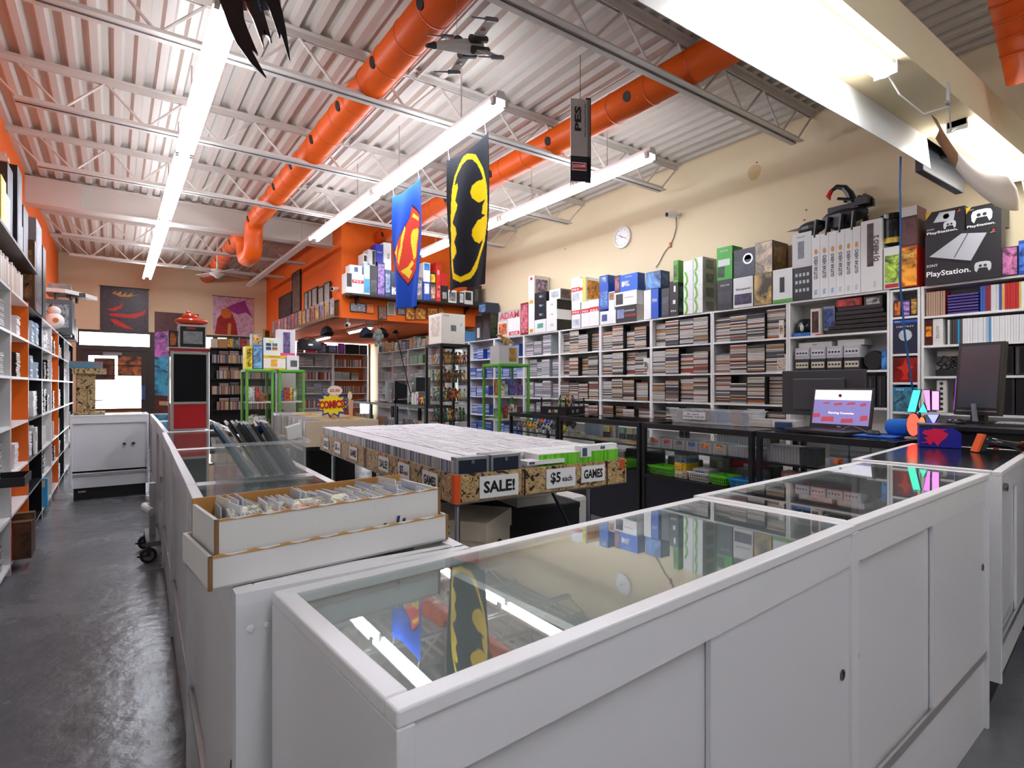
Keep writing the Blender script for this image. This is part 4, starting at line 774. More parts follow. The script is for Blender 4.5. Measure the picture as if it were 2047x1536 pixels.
t = boxR(K3, 1088, 1215, None, 172, 598, 'game_box', 'wide white turntable game carton beside the guitar cartons', '#e9e8e4', '#3a2a24', (.3, .6, .35, .95), 'print_big', base=2.101, cat='game box'); text(t, 'DJ HERO 2', (.15, -.003, .25), (0, 0, 1), (-1, 0, 0), .05, .22, '#4a3a34', .03); text(t, 'Wii', (.12, -.003, .03), (0, 0, 1), (-1, 0, 0), .02, .05, '#b0b2b4', .02)
boxR(K3, 1222, 1322, None, 332, 582, 'game_box', 'white and lime carton under the black canister', '#e3e7df', '#a6c84a', (.08, .92, .15, .8), 'print', extras=(wb_(.1, .9, .03, .12, '#c8302a'),), base=2.101, cat='game box')
p = PX(*K3(1273, 330), 5.33); t = thing('canister', 'black round canister with pale lettering on the lime carton', 'canister', (5.35, p.y, p.z + .012))
part(MB().lathe([(.082, 0), (.086, .004), (.086, .2), (.082, .205)], (0, 0, 0), 28, '#24252a'), 'drum', 'print', t, smooth=False); part(MB().lathe([(.084, .205), (.09, .21), (.09, .25), (.084, .255)], (0, 0, 0), 28, '#1a1b1e'), 'lid', 'gloss', t); part(MB().lathe([(.0868, .005), (.0868, .05)], (0, 0, 0), 28, '#e0c23a'), 'yellow_band', 'print_soft', t)
boxR(K3, 1326, 1420, 1468, 336, 576, 'game_box', 'orange flame-print carton with a red side', '#c8481c', '#f0a02c', (.03, .97, .03, .97), 'print_big', side='#d3201c', base=2.101, cat='game box', words=(('DANCE', .2, .72, .1, .6, '#ffe08a'),)); boxR(K3, 1328, 1420, 1475, 98, 332, 'console_box', 'dark plum carton with a white lid edge', '#4a2e30', '#6a4648', (.04, .96, .04, .7), 'print_soft', extras=(wb_(0, 1, .76, 1, '#dcdad6'),), side='#6a3f3a')
# the big console cartons
t = boxR(K3, 1466, 1915, 1940, 252, 560, 'console_box', 'large black carton with white lettering and a grey console picture', '#24262b', None, base=2.091, depth=.2, XF=5.22)
a = PX(*K3(1466, 300), 5.22).y; w_ = a - PX(*K3(1915, 300), 5.22).y; h = PX(*K3(1915, 252), 5.22).z - PX(*K3(1915, 560), 5.22).z
part(MB().prism([(.06, .58), (.5, .95), (.82, .88), (.62, .38)], (0, -.001, 0), (w_, 0, 0), (0, 0, h), (0, -.0012, 0), '#b6b8c0'), 'console_picture', 'satin', t); part(MB().prism([(.395, .49), (.41, .485), (.59, .93), (.575, .933)], (0, -.0025, 0), (w_, 0, 0), (0, 0, h), (0, -.0008, 0), '#55575e'), 'console_seam', 'satin', t); part(MB().prism([(.06, .58), (.62, .38), (.62, .33), (.06, .53)], (0, -.001, 0), (w_, 0, 0), (0, 0, h), (0, -.0012, 0), '#15161a'), 'console_shadow_side', 'satin', t)
text(t, 'SONY', (w_ * .02, -.002, h * .36), (1, 0, 0), (0, 0, 1), h * .055, w_ * .16, '#f0f0f0', .01); text(t, 'PlayStation.', (w_ * .02, -.002, h * .13), (1, 0, 0), (0, 0, 1), h * .14, w_ * .6, '#ffffff', .015)
def pad_picture(t, u, v, s, w_, h, col='#c3c6cc'):
    pts = [(-.5, .1), (-.42, .3), (-.2, .36), (.2, .36), (.42, .3), (.5, .1), (.48, -.25), (.36, -.4), (.24, -.1), (-.24, -.1), (-.36, -.4), (-.48, -.25)]
    part(MB().prism([(u * w_ + a * s, v * h + b * s) for a, b in pts], (0, -.001, 0), (1, 0, 0), (0, 0, 1), (0, -.0012, 0), col), 'gamepad_picture', 'satin', t)
    part(MB().lathe([(.1 * s, 0), (.1 * s, -.0008)], (u * w_ - .14 * s, -.0022, v * h + .05 * s), 12, '#33353a', 'y').lathe([(.1 * s, 0), (.1 * s, -.0008)], (u * w_ + .14 * s, -.0022, v * h + .05 * s), 12, '#33353a', 'y'), 'thumbstick_picture', 'satin', t)
def ps_logo(t, u, v, s, w_, h):
    part(MB().box(u * w_, u * w_ + s, -.0012, 0, v * h, v * h + s, '#141519'), 'logo_field', 'satin', t); part(MB().box(u * w_ + s * .42, u * w_ + s * .56, -.0022, -.0012, v * h + s * .2, v * h + s * .85, '#d6322c').box(u * w_ + s * .56, u * w_ + s * .74, -.0022, -.0012, v * h + s * .55, v * h + s * .8, '#d6322c'), 'logo_red', 'satin', t)
    part(MB().prism([(.1, .2), (.42, .32), (.42, .42), (.1, .3)], (u * w_, -.0012, v * h), (s, 0, 0), (0, 0, s), (0, -.001, 0), '#e0c22c').prism([(.56, .42), (.9, .3), (.9, .2), (.56, .32)], (u * w_, -.0012, v * h), (s, 0, 0), (0, 0, s), (0, -.001, 0), '#2f7fc8'), 'logo_swirl', 'satin', t)
pad_picture(t, .77, .24, .1, w_, h); ps_logo(t, .855, .84, .04, w_, h)
for L, R, yt, yb, nm, wd in ((1470, 1700, 125, 275, 'smaller black carton picturing a grey disc console', 'a'), (1706, 1915, 118, 255, 'smaller black carton picturing a pale controller', 'b')):
    t = boxR(K3, L, R, None, yt, yb, 'console_box', nm, '#1f2126', None, XF=5.24, depth=.2, base=2.091 + h + .001)
    a = PX(*K3(L, yt), 5.24).y; w2 = a - PX(*K3(R, yt), 5.24).y; h2 = PX(*K3(R, yt), 5.24).z - PX(*K3(R, yb), 5.24).z
    text(t, 'PlayStation.', (w2 * .03, -.002, h2 * .06), (1, 0, 0), (0, 0, 1), h2 * .13, w2 * .8, '#ffffff', .015); text(t, 'SONY', (w2 * .03, -.002, h2 * (.26 if wd == 'a' else .84)), (1, 0, 0), (0, 0, 1), h2 * .06, w2 * .2, '#cfcfcf', .01)
    part(MB().prism([(0, 1), (0, .72), (.16, 1)], (0, -.001, 0), (w2, 0, 0), (0, 0, h2), (0, -.001, 0), '#e9b52c'), 'yellow_corner', 'satin', t); ps_logo(t, .8, .78, .03, w2, h2)
    if wd == 'a':
        part(MB().prism([(.2, .55), (.36, .92), (.76, .88), (.72, .5)], (0, -.001, 0), (w2, 0, 0), (0, 0, h2), (0, -.001, 0), '#b9bbc0'), 'console_picture', 'satin', t); part(MB().lathe([(.022, 0), (.022, -.0004), (.019, -.0004), (.019, 0)], (w2 * .53, -.0021, h2 * .72), 20, '#8f9298', 'y'), 'disc_lid', 'satin', t); pad_picture(t, .62, .36, .08, w2, h2)
    else: pad_picture(t, .45, .55, .125, w2, h2, '#d5d8de')
boxR(K3, 1918, 2010, None, 345, 515, 'console_box', 'pink and navy picture carton right of the large black carton', '#2b2a4a', '#b06a98', (.03, .97, .03, .97), 'print', base=2.091); boxR(K3, 2014, 2110, None, 312, 512, 'console_box', 'blue carton at the wall end of the shelf top', '#1d4aa8', '#3f74d0', (.06, .94, .1, .9), base=2.091)
# small cartons at the far end of the run (beside the figure cabinet) and the ADAM sign
boxR(K2, 55, 120, 178, 500, 715, 'console_box', 'black upright carton with small red lights picture', '#17171a', '#3a2a2c', (.3, .7, .3, .7), side='#202024', side_art='#2f3a2c'); boxR(K2, 0, 52, None, 520, 720, 'console_box', 'black upright carton with white lettering panels', '#1b1b1e', extras=(wb_(.3, .7, .1, .5, '#d8d8d8'),)); boxR(K2, 25, 90, None, 425, 512, 'game_box', 'small dark picture carton on the black carton', '#26324a', '#6a8ab0', cat='game box')
boxR(K2, 182, 262, None, 545, 675, 'game_box', 'cream and orange carton below the red lettered sign', '#ded6c6', '#d06a3a', cat='game box'); boxR(K2, 264, 362, None, 525, 672, 'game_box', 'white carton with a red foot band lettered NOR', '#efeeea', extras=(wb_(.1, .95, .05, .25, '#c8282c'),), words=(('NOR', .25, .07, .14, .6, '#ffffff'),), cat='game box'); boxR(K2, 366, 428, None, 410, 668, 'game_box', 'dark red comic-picture carton standing tall', '#7a2a34', '#c86a78', (.06, .94, .06, .94), cat='game box')
p = PX(*K2(180, 540), 5.24); q = PX(*K2(362, 515), 5.24); t = thing('name_sign', 'grey board with large red letters above the shelf cartons', 'sign', (5.26, p.y, 2.35)); w_ = p.y - q.y
part(MB().prism([(0, 0), (1, 0), (1, .28), (0, .28)], (0, 0, 0), (0, -w_, 0), (0, 0, w_), (.015, 0, 0), '#bdbab6'), 'board', 'satin', t); text(t, 'ADAM', (-.002, -w_ * .06, w_ * .07), (0, -1, 0), (0, 0, 1), w_ * .17, w_ * .86, '#e0475a', .03)
# ---------------------------------------------------------------- dark mech model on the guitar cartons
p = PX(*K3(985, 235), 5.3); t = thing('mech_model', 'black multi-legged machine model with a red-tipped curling tail', 'model', (5.37, p.y + .02, 2.66)); t.scale = (1.25, 1.45, 1.3)
D1, D2 = '#17181b', '#2b2d33'
b = MB().ball((0, 0, .13), (.07, .14, .06), 12, 7, D2).box(-.05, .05, -.1, .08, .16, .2, D1).box(-.07, .07, -.02, .06, .05, .12, D1); part(b, 'hull', 'satin', t)
part(MB().ball((0, .2, .1), (.055, .09, .05), 12, 7, D2).prism([(.24, .09), (.36, .11), (.24, .12)], (-.02, 0, 0), (0, 1, 0), (0, 0, 1), (.01, 0, 0), D1).prism([(.24, .07), (.34, .075), (.24, .09)], (.02, 0, 0), (0, 1, 0), (0, 0, 1), (.01, 0, 0), D1), 'forward_claw', 'satin', t)
for s in (-1, 1):
    for y in (-.1, -.03, .05, .12): part(MB().tube([(s * .04, y, .11), (s * .09, y + .01, .12), (s * .1, y + .02, 0)], [.018, .016, .008], 6, D1), 'leg', 'satin', t)
    part(MB().tube([(s * .045, -.12, .2), (s * .05, .02, .25)], .01, 6, D1).box(s * .045 - .018, s * .045 + .018, -.15, -.08, .17, .22, D2), 'gun_pod', 'satin', t)
part(MB().tube([(0, -.06, .18), (0, -.03, .28), (0, .0, .33), (0, .045, .35), (0, .08, .33)], [.03, .024, .02, .017, .012], 8, D1), 'tail', 'satin', t); part(MB().tube([(0, .075, .335), (0, .095, .30), (0, .085, .27)], [.014, .016, .004], 8, '#d0221e'), 'tail_tip', 'gloss', t)
for y in (-.14, -.11): part(MB().box(-.06, .06, y, y + .016, .19, .235, D1), 'fin', 'satin', t)
# ---------------------------------------------------------------- wall things
p = PX(1246, 475, XR); t = thing('wall_clock', 'round white wall clock with black hands', 'clock', (XR - .001, p.y, p.z))
part(MB().lathe([(.14, 0), (.15, -.012), (.145, -.032), (.125, -.034), (.123, -.02), (.001, -.02)], (0, 0, 0), 36, '#efece4', 'x'), 'case', 'satin', t, smooth=False); part(MB().lathe([(.121, -.0205), (.121, -.022)], (0, 0, 0), 36, '#fbfaf6', 'x'), 'dial', 'satin', t)
part(MB().box(-.026, -.0245, -.004, .004, -.01, .06, '#222222', Matrix.Rotation(-.9, 4, 'X')), 'hour_hand', 'satin', t); part(MB().box(-.028, -.0265, -.003, .003, -.012, .095, '#222222', Matrix.Rotation(1.9, 4, 'X')), 'minute_hand', 'satin', t)
for k in range(12): part(MB().box(-.0245, -.0232, -.0025, .0025, .095, .11, '#333333', Matrix.Rotation(k * math.pi / 6, 4, 'X')), 'hour_mark', 'satin', t)
def sec_cam(label, loc, direction, mount):
    t = thing('security_camera', label, 'camera', loc); d = Vector(direction).normalized(); b0 = Vector(mount)
    part(MB().tube([b0, b0 * .4], .012, 8, '#e4e1da').tube([b0, b0 * .92], .032, 12, '#e4e1da'), 'bracket', 'satin', t); part(MB().tube([-d * .05, d * .075], .035, 14, '#ecebe6'), 'barrel', 'satin', t); part(MB().tube([d * .074, d * .08], .028, 14, '#121214'), 'lens', 'gloss', t); return t
p = PX(1357, 432, XR); sec_cam('white bullet camera on the beige wall with a dangling cord', (XR - .12, p.y, p.z), (-1, .3, -.15), (.12, 0, .01))
pts = [(XR - .05, p.y, p.z - .02)] + [tuple(PX(x, y, XR - .012)) for x, y in ((1352, 455), (1347, 475), (1340, 490), (1328, 505), (1318, 525), (1311, 535))]
t = thing('camera_cord', 'thin dark cord with an orange joint hanging from the wall camera', 'cord', pts[0]); part(MB().tube([Vector(q) - Vector(pts[0]) for q in pts], .005, 6, '#4a4038'), 'wire', 'satin', t); q = Vector(pts[3]) - Vector(pts[0]); part(MB().box(q.x - .01, q.x + .01, q.y - .012, q.y + .012, q.z - .03, q.z + .03, '#c8622a'), 'joint', 'satin', t)
# ---------------------------------------------------------------- lining board, poster and screen under the beam
t = thing('lining_board', 'white glossy board hanging below the beige beam behind the batten', 'board', (0, 1.335, 2.64))
n = 24; v = []; m = MB()
for i in range(n):
    x0, x1 = -.6 + i * 4.7 / n, -.6 + (i + 1) * 4.7 / n
    f = lambda x: .012 * math.sin(x * 1.3)
    m.hex8([(x0, f(x0) - .02, 0), (x1, f(x1) - .02, 0), (x0, f(x0) - .016, 0), (x1, f(x1) - .016, 0), (x0, 0, .3), (x1, 0, .3), (x0, .004, .3), (x1, .004, .3)], '#f2f3f3')
part(m, 'sheet', 'satin', t)
t = thing('ceiling_monitor', 'dark flat monitor seen from behind hanging under the beam', 'monitor', (4.28, 1.42, 2.70)); part(MB().box(0, .75, -.02, .03, 0, .42, '#2c2e33'), 'rear_shell', 'satin', t, bevel=.006); part(MB().box(.02, .73, .03, .034, .02, .4, '#0c0d10'), 'screen_panel', 'gloss', t); part(MB().box(.3, .45, -.07, -.02, .14, .3, '#2a2b2f'), 'mount', 'satin', t)
t = thing('curled_poster', 'pale poster curling down beneath the LED batten', 'poster', (3.78, 1.2, 2.84)); m = MB(); n = 18
TP = [(0, 0, 0), (.24, -.04, -.24), (.52, -.08, -.18), (.91, -.1, -.13)]; BP = [(.06, 0, -.12), (.2, -.1, -.40), (.58, -.14, -.50), (1.18, -.12, -.36)]
def bez(P_, a): return sum((Vector(q) * k for q, k in zip(P_, ((1 - a) ** 3, 3 * a * (1 - a) ** 2, 3 * a * a * (1 - a), a ** 3))), Vector())
for i in range(n):
    for j in range(4):
        g = lambda a, b_: bez(TP, a) * (1 - b_) + bez(BP, a) * b_ + Vector((0, -.03 * math.sin(b_ * math.pi), 0)); m.quad(g(i / n, j / 4), g((i + 1) / n, j / 4), g((i + 1) / n, (j + 1) / 4), g(i / n, (j + 1) / 4), '#f6eae0' if i > 3 else '#a87a58')
o = part(m, 'sheet', 'matte', t, smooth=True); bm_ = bmesh.new(); bm_.from_mesh(o.data); bmesh.ops.remove_doubles(bm_, verts=bm_.verts, dist=1e-5); bmesh.ops.recalc_face_normals(bm_, faces=bm_.faces); bm_.to_mesh(o.data); bm_.free(); so = o.modifiers.new('thickness', 'SOLIDIFY'); so.thickness = .0015
pts = [(3.03, 1.14, 2.8), (3.12, 1.12, 2.72), (3.3, 1.08, 2.66), (3.45, 1.05, 2.72), (3.55, 1.05, 2.76), (3.75, 1.1, 2.7), (3.98, 1.14, 2.8)]
tag(part(MB().tube(pts, .004, 6, '#f0eeea'), 'looped_cord', 'satin', None), 'white cord looping between the two LED battens', 'cord')
tag(part(MB().box(-.01, .01, -.012, 0, -.03, .07, '#d9d8d4').box(-.03, .01, -.012, 0, -.045, -.03, '#9a9a98'), 'cord_clip', 'satin', None, (3.52, 1.05, 2.8)), 'small bent metal clip on the beam holding the white cord', 'clip')
tag(part(MB().tube([(5.3, 1.14, 2.8), (5.36, 1.12, 2.6), (5.34, 1.1, 2.45), (5.4, 1.08, 2.35)], .004, 6, '#f0eeea'), 'batten_lead', 'satin', None), 'white lead hanging from the wall end of the LED batten', 'cord')
pts = [tuple(PY(x, y, 1.36 - .0)) for x, y in ((1793, 290), (1797, 350), (1802, 420), (1810, 500))] ; q = PX(1838, 620, 5.2); 
pts = [(3.80, 1.36, 2.66), (3.82, 1.37, 2.5), (3.86, 1.38, 2.25), (3.9, 1.4, 1.95), (3.98, 1.4, 1.6), (4.06, 1.39, 1.3), (4.2, 1.38, 1.05), (4.24, 1.38, .98)]
tag(part(MB().tube(pts, .006, 8, '#2a5f9c'), 'network_cable', 'satin', None), 'blue network cable falling from the beam to the counter', 'cable')
# ================================================================= LEFT WALL SHELVING
LB = [1.965, 1.67, 1.365, 1.02, .68, .40, .08]
pileL = MB(); XLF = -.58
units = [(2.2, 3.17, '#f2f1ee', 'added unseen white shelf along the orange wall beside the shop front'), (3.18, 4.15, '#f2f1ee', 'added unseen white shelf along the orange wall second from the shop front'), (4.17, 5.10, '#f2f1ee', 'white shelf along the orange wall before the orange-sided shelf with the brown boxes'),  # first two are out of view, added to bounce white light over the orange
         (5.11, 6.05, '#ef6a14', 'orange-sided shelf with a brown-boxed set at its foot'), (6.06, 7.10, '#17181c', 'black-sided shelf holding blue-spined games'),
         (7.11, 8.10, '#eceae6', 'white shelf beyond the black-sided shelf'), (8.11, 9.05, '#ef6a14', 'orange-sided shelf behind the far white cabinet'), (9.06, 10.0, '#17181c', 'black-sided shelf behind the paper-wrapped display'),
         (10.01, 11.0, '#eceae6', 'white shelf toward the rear door'), (11.01, 12.0, '#17181c', 'black-sided shelf last before the rear door')]
LFR = []
for y0, y1, c_, lab in units:
    f = Fr((XLF, y0, 0), math.pi / 2); LFR.append((f, y1 - y0))
    shelf_unit('side_shelf', lab, f, y1 - y0, .30, 1.985, LB, '#f0efec' if c_ != '#17181c' else '#1d1e22', '#f0efec' if c_ != '#17181c' else '#1d1e22', c_, c_)
random.seed(21)
WSP = ['#e9e9ea', '#dedfe2', '#f2f2f2', '#d2d3d6', '#cfc6b6', '#e6ddd0']
for ui, (f, wd) in enumerate(LFR):
    if ui < 2: continue
    for zi in range(1, 7):
        z = LB[zi]; zt = LB[zi - 1] - .02
        if ui == 2: kind, cols, rg = ('dark', ['#d8d8d8', '#b9b0a4', '#e6e3de', '#9a9a9c'], (.35, .9))
        elif ui == 3: kind, cols, rg = ('white' if zi in (1, 4) else 'dark', WSP, (.4, .62))
        elif ui == 4: kind, cols, rg = ('white', ['#2f8ac0', '#3a9ad0', '#e8eef2'] if zi in (1, 2) else WSP, (.3, .85))
        else: kind, cols, rg = (random.choice(['white', 'dark', 'clear']), SP_MIX + WSP, (.1, .9))
        if ui == 3 and zi in (3, 5, 6): continue
        if ui == 4 and zi in (5, 6): continue
        if ui == 2 and zi == 5: continue
        if ui > 4 and random.random() < .35: uprights(f, .1, wd * random.uniform(.4, .85), z, '', '', kind, cols, .02, pileL)
        else: stacks(f, rg[0] if ui < 5 else .1, wd - (.03 if ui not in (3, 6) else .2), z, zt, '', '', kind, cols, .015, None, .01, .8, pileL)
tag(part(pileL, 'side_game_pile', 'satin', None), 'stacks of games filling the shelves along the orange wall', 'game cases', None, 'stuff')
# upper tier: dark board with cartons over the near shelves
t = thing('top_ledge', 'dark ledge board on short posts above the near left shelves', 'shelf', (XLF, 3.9, 1.985)); part(MB().box(-.3, .02, 0, 2.6, .30, .32, '#2a2624'), 'ledge_board', 'satin', t)
for y in (.05, 1.2, 2.45): part(MB().box(-.28, -.24, y, y + .03, 0, .30, '#2a2624'), 'post', 'satin', t)
f = Fr((XLF, 4.75, 1.986), math.pi / 2); x = .02
for i in range(40):
    hgt = random.uniform(.16, .2); o = solo(MB().box(0, .026, 0, .14, 0, hgt, (1, 1, 1)), 'boxed_tape', 'satin', 'pale upright boxed tape under the dark ledge board', 'tape', f.w(x, .02, 0), f.rz, 'boxed tapes under the ledge', random.choice(['#e2ded6', '#d9c8b0', '#c9a9a4', '#e9e6e0', '#b7a58a'])); x += .0285
def left_box(name, label, y0, y1, z0, h, x0, x1, col, art=None, face=None, words=(), cat='box', ry=0):
    """carton on the left shelves; its end toward the shop front (-y) is the face seen along the aisle"""
    t = thing(name, label, cat, (x0, y0, z0)); m = MB().box(0, x1 - x0, 0, y1 - y0, 0, h, col); part(m, 'carton', 'satin', t)
    if art: part(MB().box((x1 - x0) * .1, (x1 - x0) * .9, -.0015, 0, h * .15, h * .85, art), 'cover_art', 'print', t)
    if face: part(MB().box(x1 - x0, x1 - x0 + .0015, .03, y1 - y0 - .03, h * .1, h * .9, face), 'front_art', 'print', t)
    for s_, u, v, hh, ww, c2 in words: text(t, s_, ((x1 - x0) * u, -.002, h * v), (1, 0, 0), (0, 0, 1), hh, ww, c2, .01)
    return t
ZT = 2.306
t = left_box('toy_box', 'yellow and white blister toy carton on the dark ledge', 4.78, 4.98, ZT, .34, -.78, -.59, '#e6dc2c', None); part(MB().box(.0, .15, -.002, 0, .1, .31, '#eeeee8'), 'white_card', 'satin', t)
for i in range(3): part(MB().box(.03, .12, -.004, -.002, .12 + i * .065, .16 + i * .065, '#6f8a4a'), 'toy_picture', 'print', t)
part(MB().box(.0, .12, -.004, -.002, .01, .08, '#c8262a'), 'red_panel', 'satin', t)
left_box('toy_box', 'grey blister pack behind the yellow toy carton', 5.0, 5.25, ZT, .30, -.80, -.60, '#9a9a98', '#5a5a58'); left_box('toy_box', 'dark tall blister pack at the wall side of the ledge', 5.30, 5.55, ZT, .58, -.82, -.62, '#2a2a2a', '#4c4c46')
left_box('toy_box', 'black upright carton on the ledge with a grey edge', 5.6, 5.86, ZT, .66, -.80, -.60, '#17171a', None, '#3a3a3e'); left_box('toy_box', 'silver window carton on the ledge', 5.9, 6.1, ZT, .3, -.82, -.62, '#b5b7ba', '#8a8c90')
left_box('toy_box', 'black carton at the far end of the ledge', 6.14, 6.45, ZT, .5, -.82, -.62, '#1d1c1e', '#4a3f3a')
t = left_box('guitar_box', 'brown carton with gold lettering on the shelf top', 6.56, 6.66, 1.986, .62, -.80, -.585, '#5a3a22', '#7a5232'); text(t, 'REAL SKILL', (.06, -.003, .52), (0, 0, -1), (1, 0, 0), .05, .36, '#d8a860', .01)
left_box('console_box', 'tall grey carton behind the brown one', 6.72, 7.2, 1.986, .86, -.80, -.59, '#6e7074', None, '#5a5c60'); left_box('toy_box', 'rust-red carton above the white shelf', 7.3, 7.6, 1.986, .9, -.82, -.64, '#5a2a22', '#8a4a3a'); left_box('toy_box', 'dark picture carton above the white shelf', 7.7, 8.0, 1.986, .8, -.82, -.62, '#3a3a38', '#6a6a60')
left_box('toy_box', 'grey-blue window carton under the white ship model', 9.2, 9.7, 1.986, .42, -.80, -.45, '#5a6a72', '#8aa0a8'); left_box('toy_box', 'small green picture carton on the rear left shelf', 9.9, 10.15, 1.986, .28, -.8, -.5, '#2f4a2c', '#6aa04a'); left_box('toy_box', 'small dark carton at the rear left shelf', 10.4, 10.7, 1.986, .3, -.8, -.48, '#2a2c33', '#5a5f70'); left_box('toy_box', 'pale picture carton at the rear left shelf', 10.9, 11.2, 1.986, .22, -.8, -.48, '#c9c2b8', '#8a7a6a')
p = (-.60, 8.75, 1.986); t = thing('round_figure', 'white and orange ball-shaped toy robot on the left shelf', 'toy', p); part(MB().ball((0, 0, .1), .1, 14, 9, '#ece7df'), 'ball', 'satin', t, smooth=True); part(MB().ball((0, 0, .22), (.065, .065, .06), 12, 7, '#e2ddd4'), 'dome', 'satin', t, smooth=True); part(MB().lathe([(.03, 0), (.03, -.006)], (0.02, -.098, .1), 12, '#d9742c', 'y'), 'ring_mark', 'satin', t)
t = thing('ship_model', 'white and grey angular ship model on the window carton', 'model', (-.62, 9.45, 2.41)); part(MB().prism([(-.1, -.3), (.1, -.3), (.3, .0), (.42, .3), (.1, .2), (-.1, .25)], (0, 0, .08), (1, 0, 0), (0, 1, 0), (0, 0, .05), '#d9d6cf'), 'hull', 'satin', t); part(MB().box(-.08, .15, -.25, .1, .13, .2, '#8b8a86').box(.1, .3, -.1, .1, .06, .12, '#55544f'), 'deck_block', 'print_soft', t)
for x, y in ((0, -.2), (.15, -.1), (.2, .1)): part(MB().tube([(x, y, 0), (x, y, .08)], .018, 6, '#3c3b38'), 'landing_leg', 'satin', t)
# things standing on the low boards
f3 = LFR[3][0]
for i, (x, h, c_, lab) in enumerate(((.02, .22, '#c9302a', 'red book-like box at the foot of the orange shelf'), (.07, .26, '#5b3a26', 'brown picture box at the foot of the orange shelf'), (.16, .25, '#4a2a20', 'dark brown picture box leaning at the foot of the orange shelf'), (.25, .29, '#6a4a30', 'tan-edged brown box behind the two darker ones'))):
    t = thing('picture_box', lab, 'box', f3.w(x, -.10 if i else -.0, .081), f3.rz); part(MB().box(0, .045 if i == 0 else .075, 0, .2, 0, h, c_), 'carton', 'satin', t); part(MB().box(-.0015, 0, .01, .19, .02, h - .02, c_), 'cover_art', 'print_big', t)
f4 = LFR[4][0]; solo(MB().box(0, .16, 0, .14, 0, .24, '#e6dfd4').box(.02, .06, -.002, 0, .12, .2, '#3a5aa0').box(-.002, 0, .02, .1, .13, .16, '#3a5aa0'), 'console_carton', 'satin', 'white carton with a blue streak inside the black-sided shelf', 'box', f4.w(.5, .0, .681), f4.rz)
f5 = LFR[5][0]; solo(MB().box(0, .1, 0, .16, 0, .28, '#3a9ad0').box(-.002, .0, .02, .14, .2, .27, '#d8c0a0'), 'picture_book', 'satin', 'sky blue picture box leaning in the white shelf', 'box', f5.w(.15, -.03, .081), f5.rz)
f2 = LFR[2][0]; t = thing('letter_tray', 'black mesh letter tray sticking out of the white shelf', 'tray', f2.w(.35, -.13, .681), f2.rz)
m = MB().box(0, .34, 0, .25, 0, .008, '#17171a'); part(m, 'tray_base', 'satin', t)
for a in ((0, .34, 0, .008), (0, .34, .242, .25), (0, .008, .008, .242), (.332, .34, .008, .242)): part(MB().box(a[0], a[1], a[2], a[3], .008, .055, '#17171a'), 'tray_wall', 'satin', t)
for i in range(6): part(MB().box(.03 + i * .05, .06 + i * .05, -.001, 0, .018, .035, '#6a6a6c'), 'tray_slot', 'satin', t)
t = thing('wall_sensor', 'small white sensor box on the orange wall below the joist', 'sensor', (XL, 7.0, 3.45)); part(MB().box(0, .09, -.03, .03, -.02, .02, '#e9e6e0').box(.05, .11, -.05, .05, -.06, -.02, '#efece6'), 'sensor_body', 'satin', t)
# ---------------------------------------------------------------- red and black display tower with things on top
t = thing('display_tower', 'aluminium-framed tower with a red panel below dark glass', 'display case', (.335, 4.80, .966)); TWX, TDY, TZ = .25, .25, .59
for x in (0, TWX - .018):
    for y in (0, TDY - .018): part(MB().box(x, x + .018, y, y + .018, 0, TZ, '#b9b7b0'), 'corner_post', 'metal', t)
part(MB().box(.018, TWX - .018, .004, .012, .01, .195, '#c3101a'), 'red_panel', 'satin', t); part(MB().box(.018, TWX - .018, TDY - .012, TDY - .004, .01, .195, '#c3101a'), 'red_panel', 'satin', t)
for x in (.004, TWX - .012): part(MB().box(x, x + .008, .018, TDY - .018, .01, .195, '#c3101a'), 'red_panel', 'satin', t)
part(MB().box(.018, TWX - .018, 0, .016, .195, .212, '#b9b7b0').box(.018, TWX - .018, 0, .016, TZ - .022, TZ - .008, '#b9b7b0').box(.018, TWX - .018, 0, .016, 0, .012, '#b9b7b0'), 'cross_rail', 'metal', t)
part(MB().box(.018, TWX - .018, .005, .011, .212, TZ - .022, '#0b0d12'), 'dark_pane', 'darkglass', t)
for x in (.004, TWX - .01): part(MB().box(x, x + .006, .018, TDY - .018, .2, TZ - .02, '#0b0d12'), 'dark_pane', 'darkglass', t)
part(MB().box(-.01, TWX + .005, -.01, TDY + .01, TZ, TZ + .02, '#b3161c').box(-.012, TWX + .007, -.012, TDY + .012, TZ + .02, TZ + .028, '#c9c7c2'), 'lid', 'satin', t)
zt = .966 + TZ + .029
t = thing('mini_cabinet', 'small dark-framed box with a bright window on the display tower', 'display box', (.39, 4.84, zt)); part(MB().box(0, .18, 0, .16, 0, .175, '#c9c8c4').box(.008, .172, -.004, 0, .006, .16, '#17181a'), 'box_shell', 'satin', t); part(MB().box(.028, .155, -.006, -.004, .03, .125, '#9aa0a2'), 'window_pane', 'print_soft', t); part(MB().box(.05, .11, -.005, -.004, .14, .155, '#b8322c'), 'red_label', 'satin', t)
t = thing('red_inflatable', 'glossy red-orange domed toy lying on the small dark box', 'toy', (.48, 4.92, zt + .176)); part(MB().ball((0, 0, .03), (.115, .07, .03), 18, 8, '#d4441c'), 'brim', 'gloss', t, smooth=True); part(MB().ball((-.01, 0, .06), (.06, .05, .035), 14, 8, '#d4441c'), 'crown', 'gloss', t, smooth=True); part(MB().ball((-.02, 0, .095), (.02, .02, .015), 8, 6, '#d8562a'), 'knob', 'gloss', t, smooth=True)
t = thing('figure_box', 'small blue and orange toy carton beside the small dark box', 'toy box', (.325, 4.86, zt)); part(MB().box(0, .06, 0, .08, 0, .125, '#22252b'), 'carton', 'satin', t); part(MB().box(.01, .05, -.0015, 0, .015, .11, '#c8743a'), 'cover_art', 'print', t)
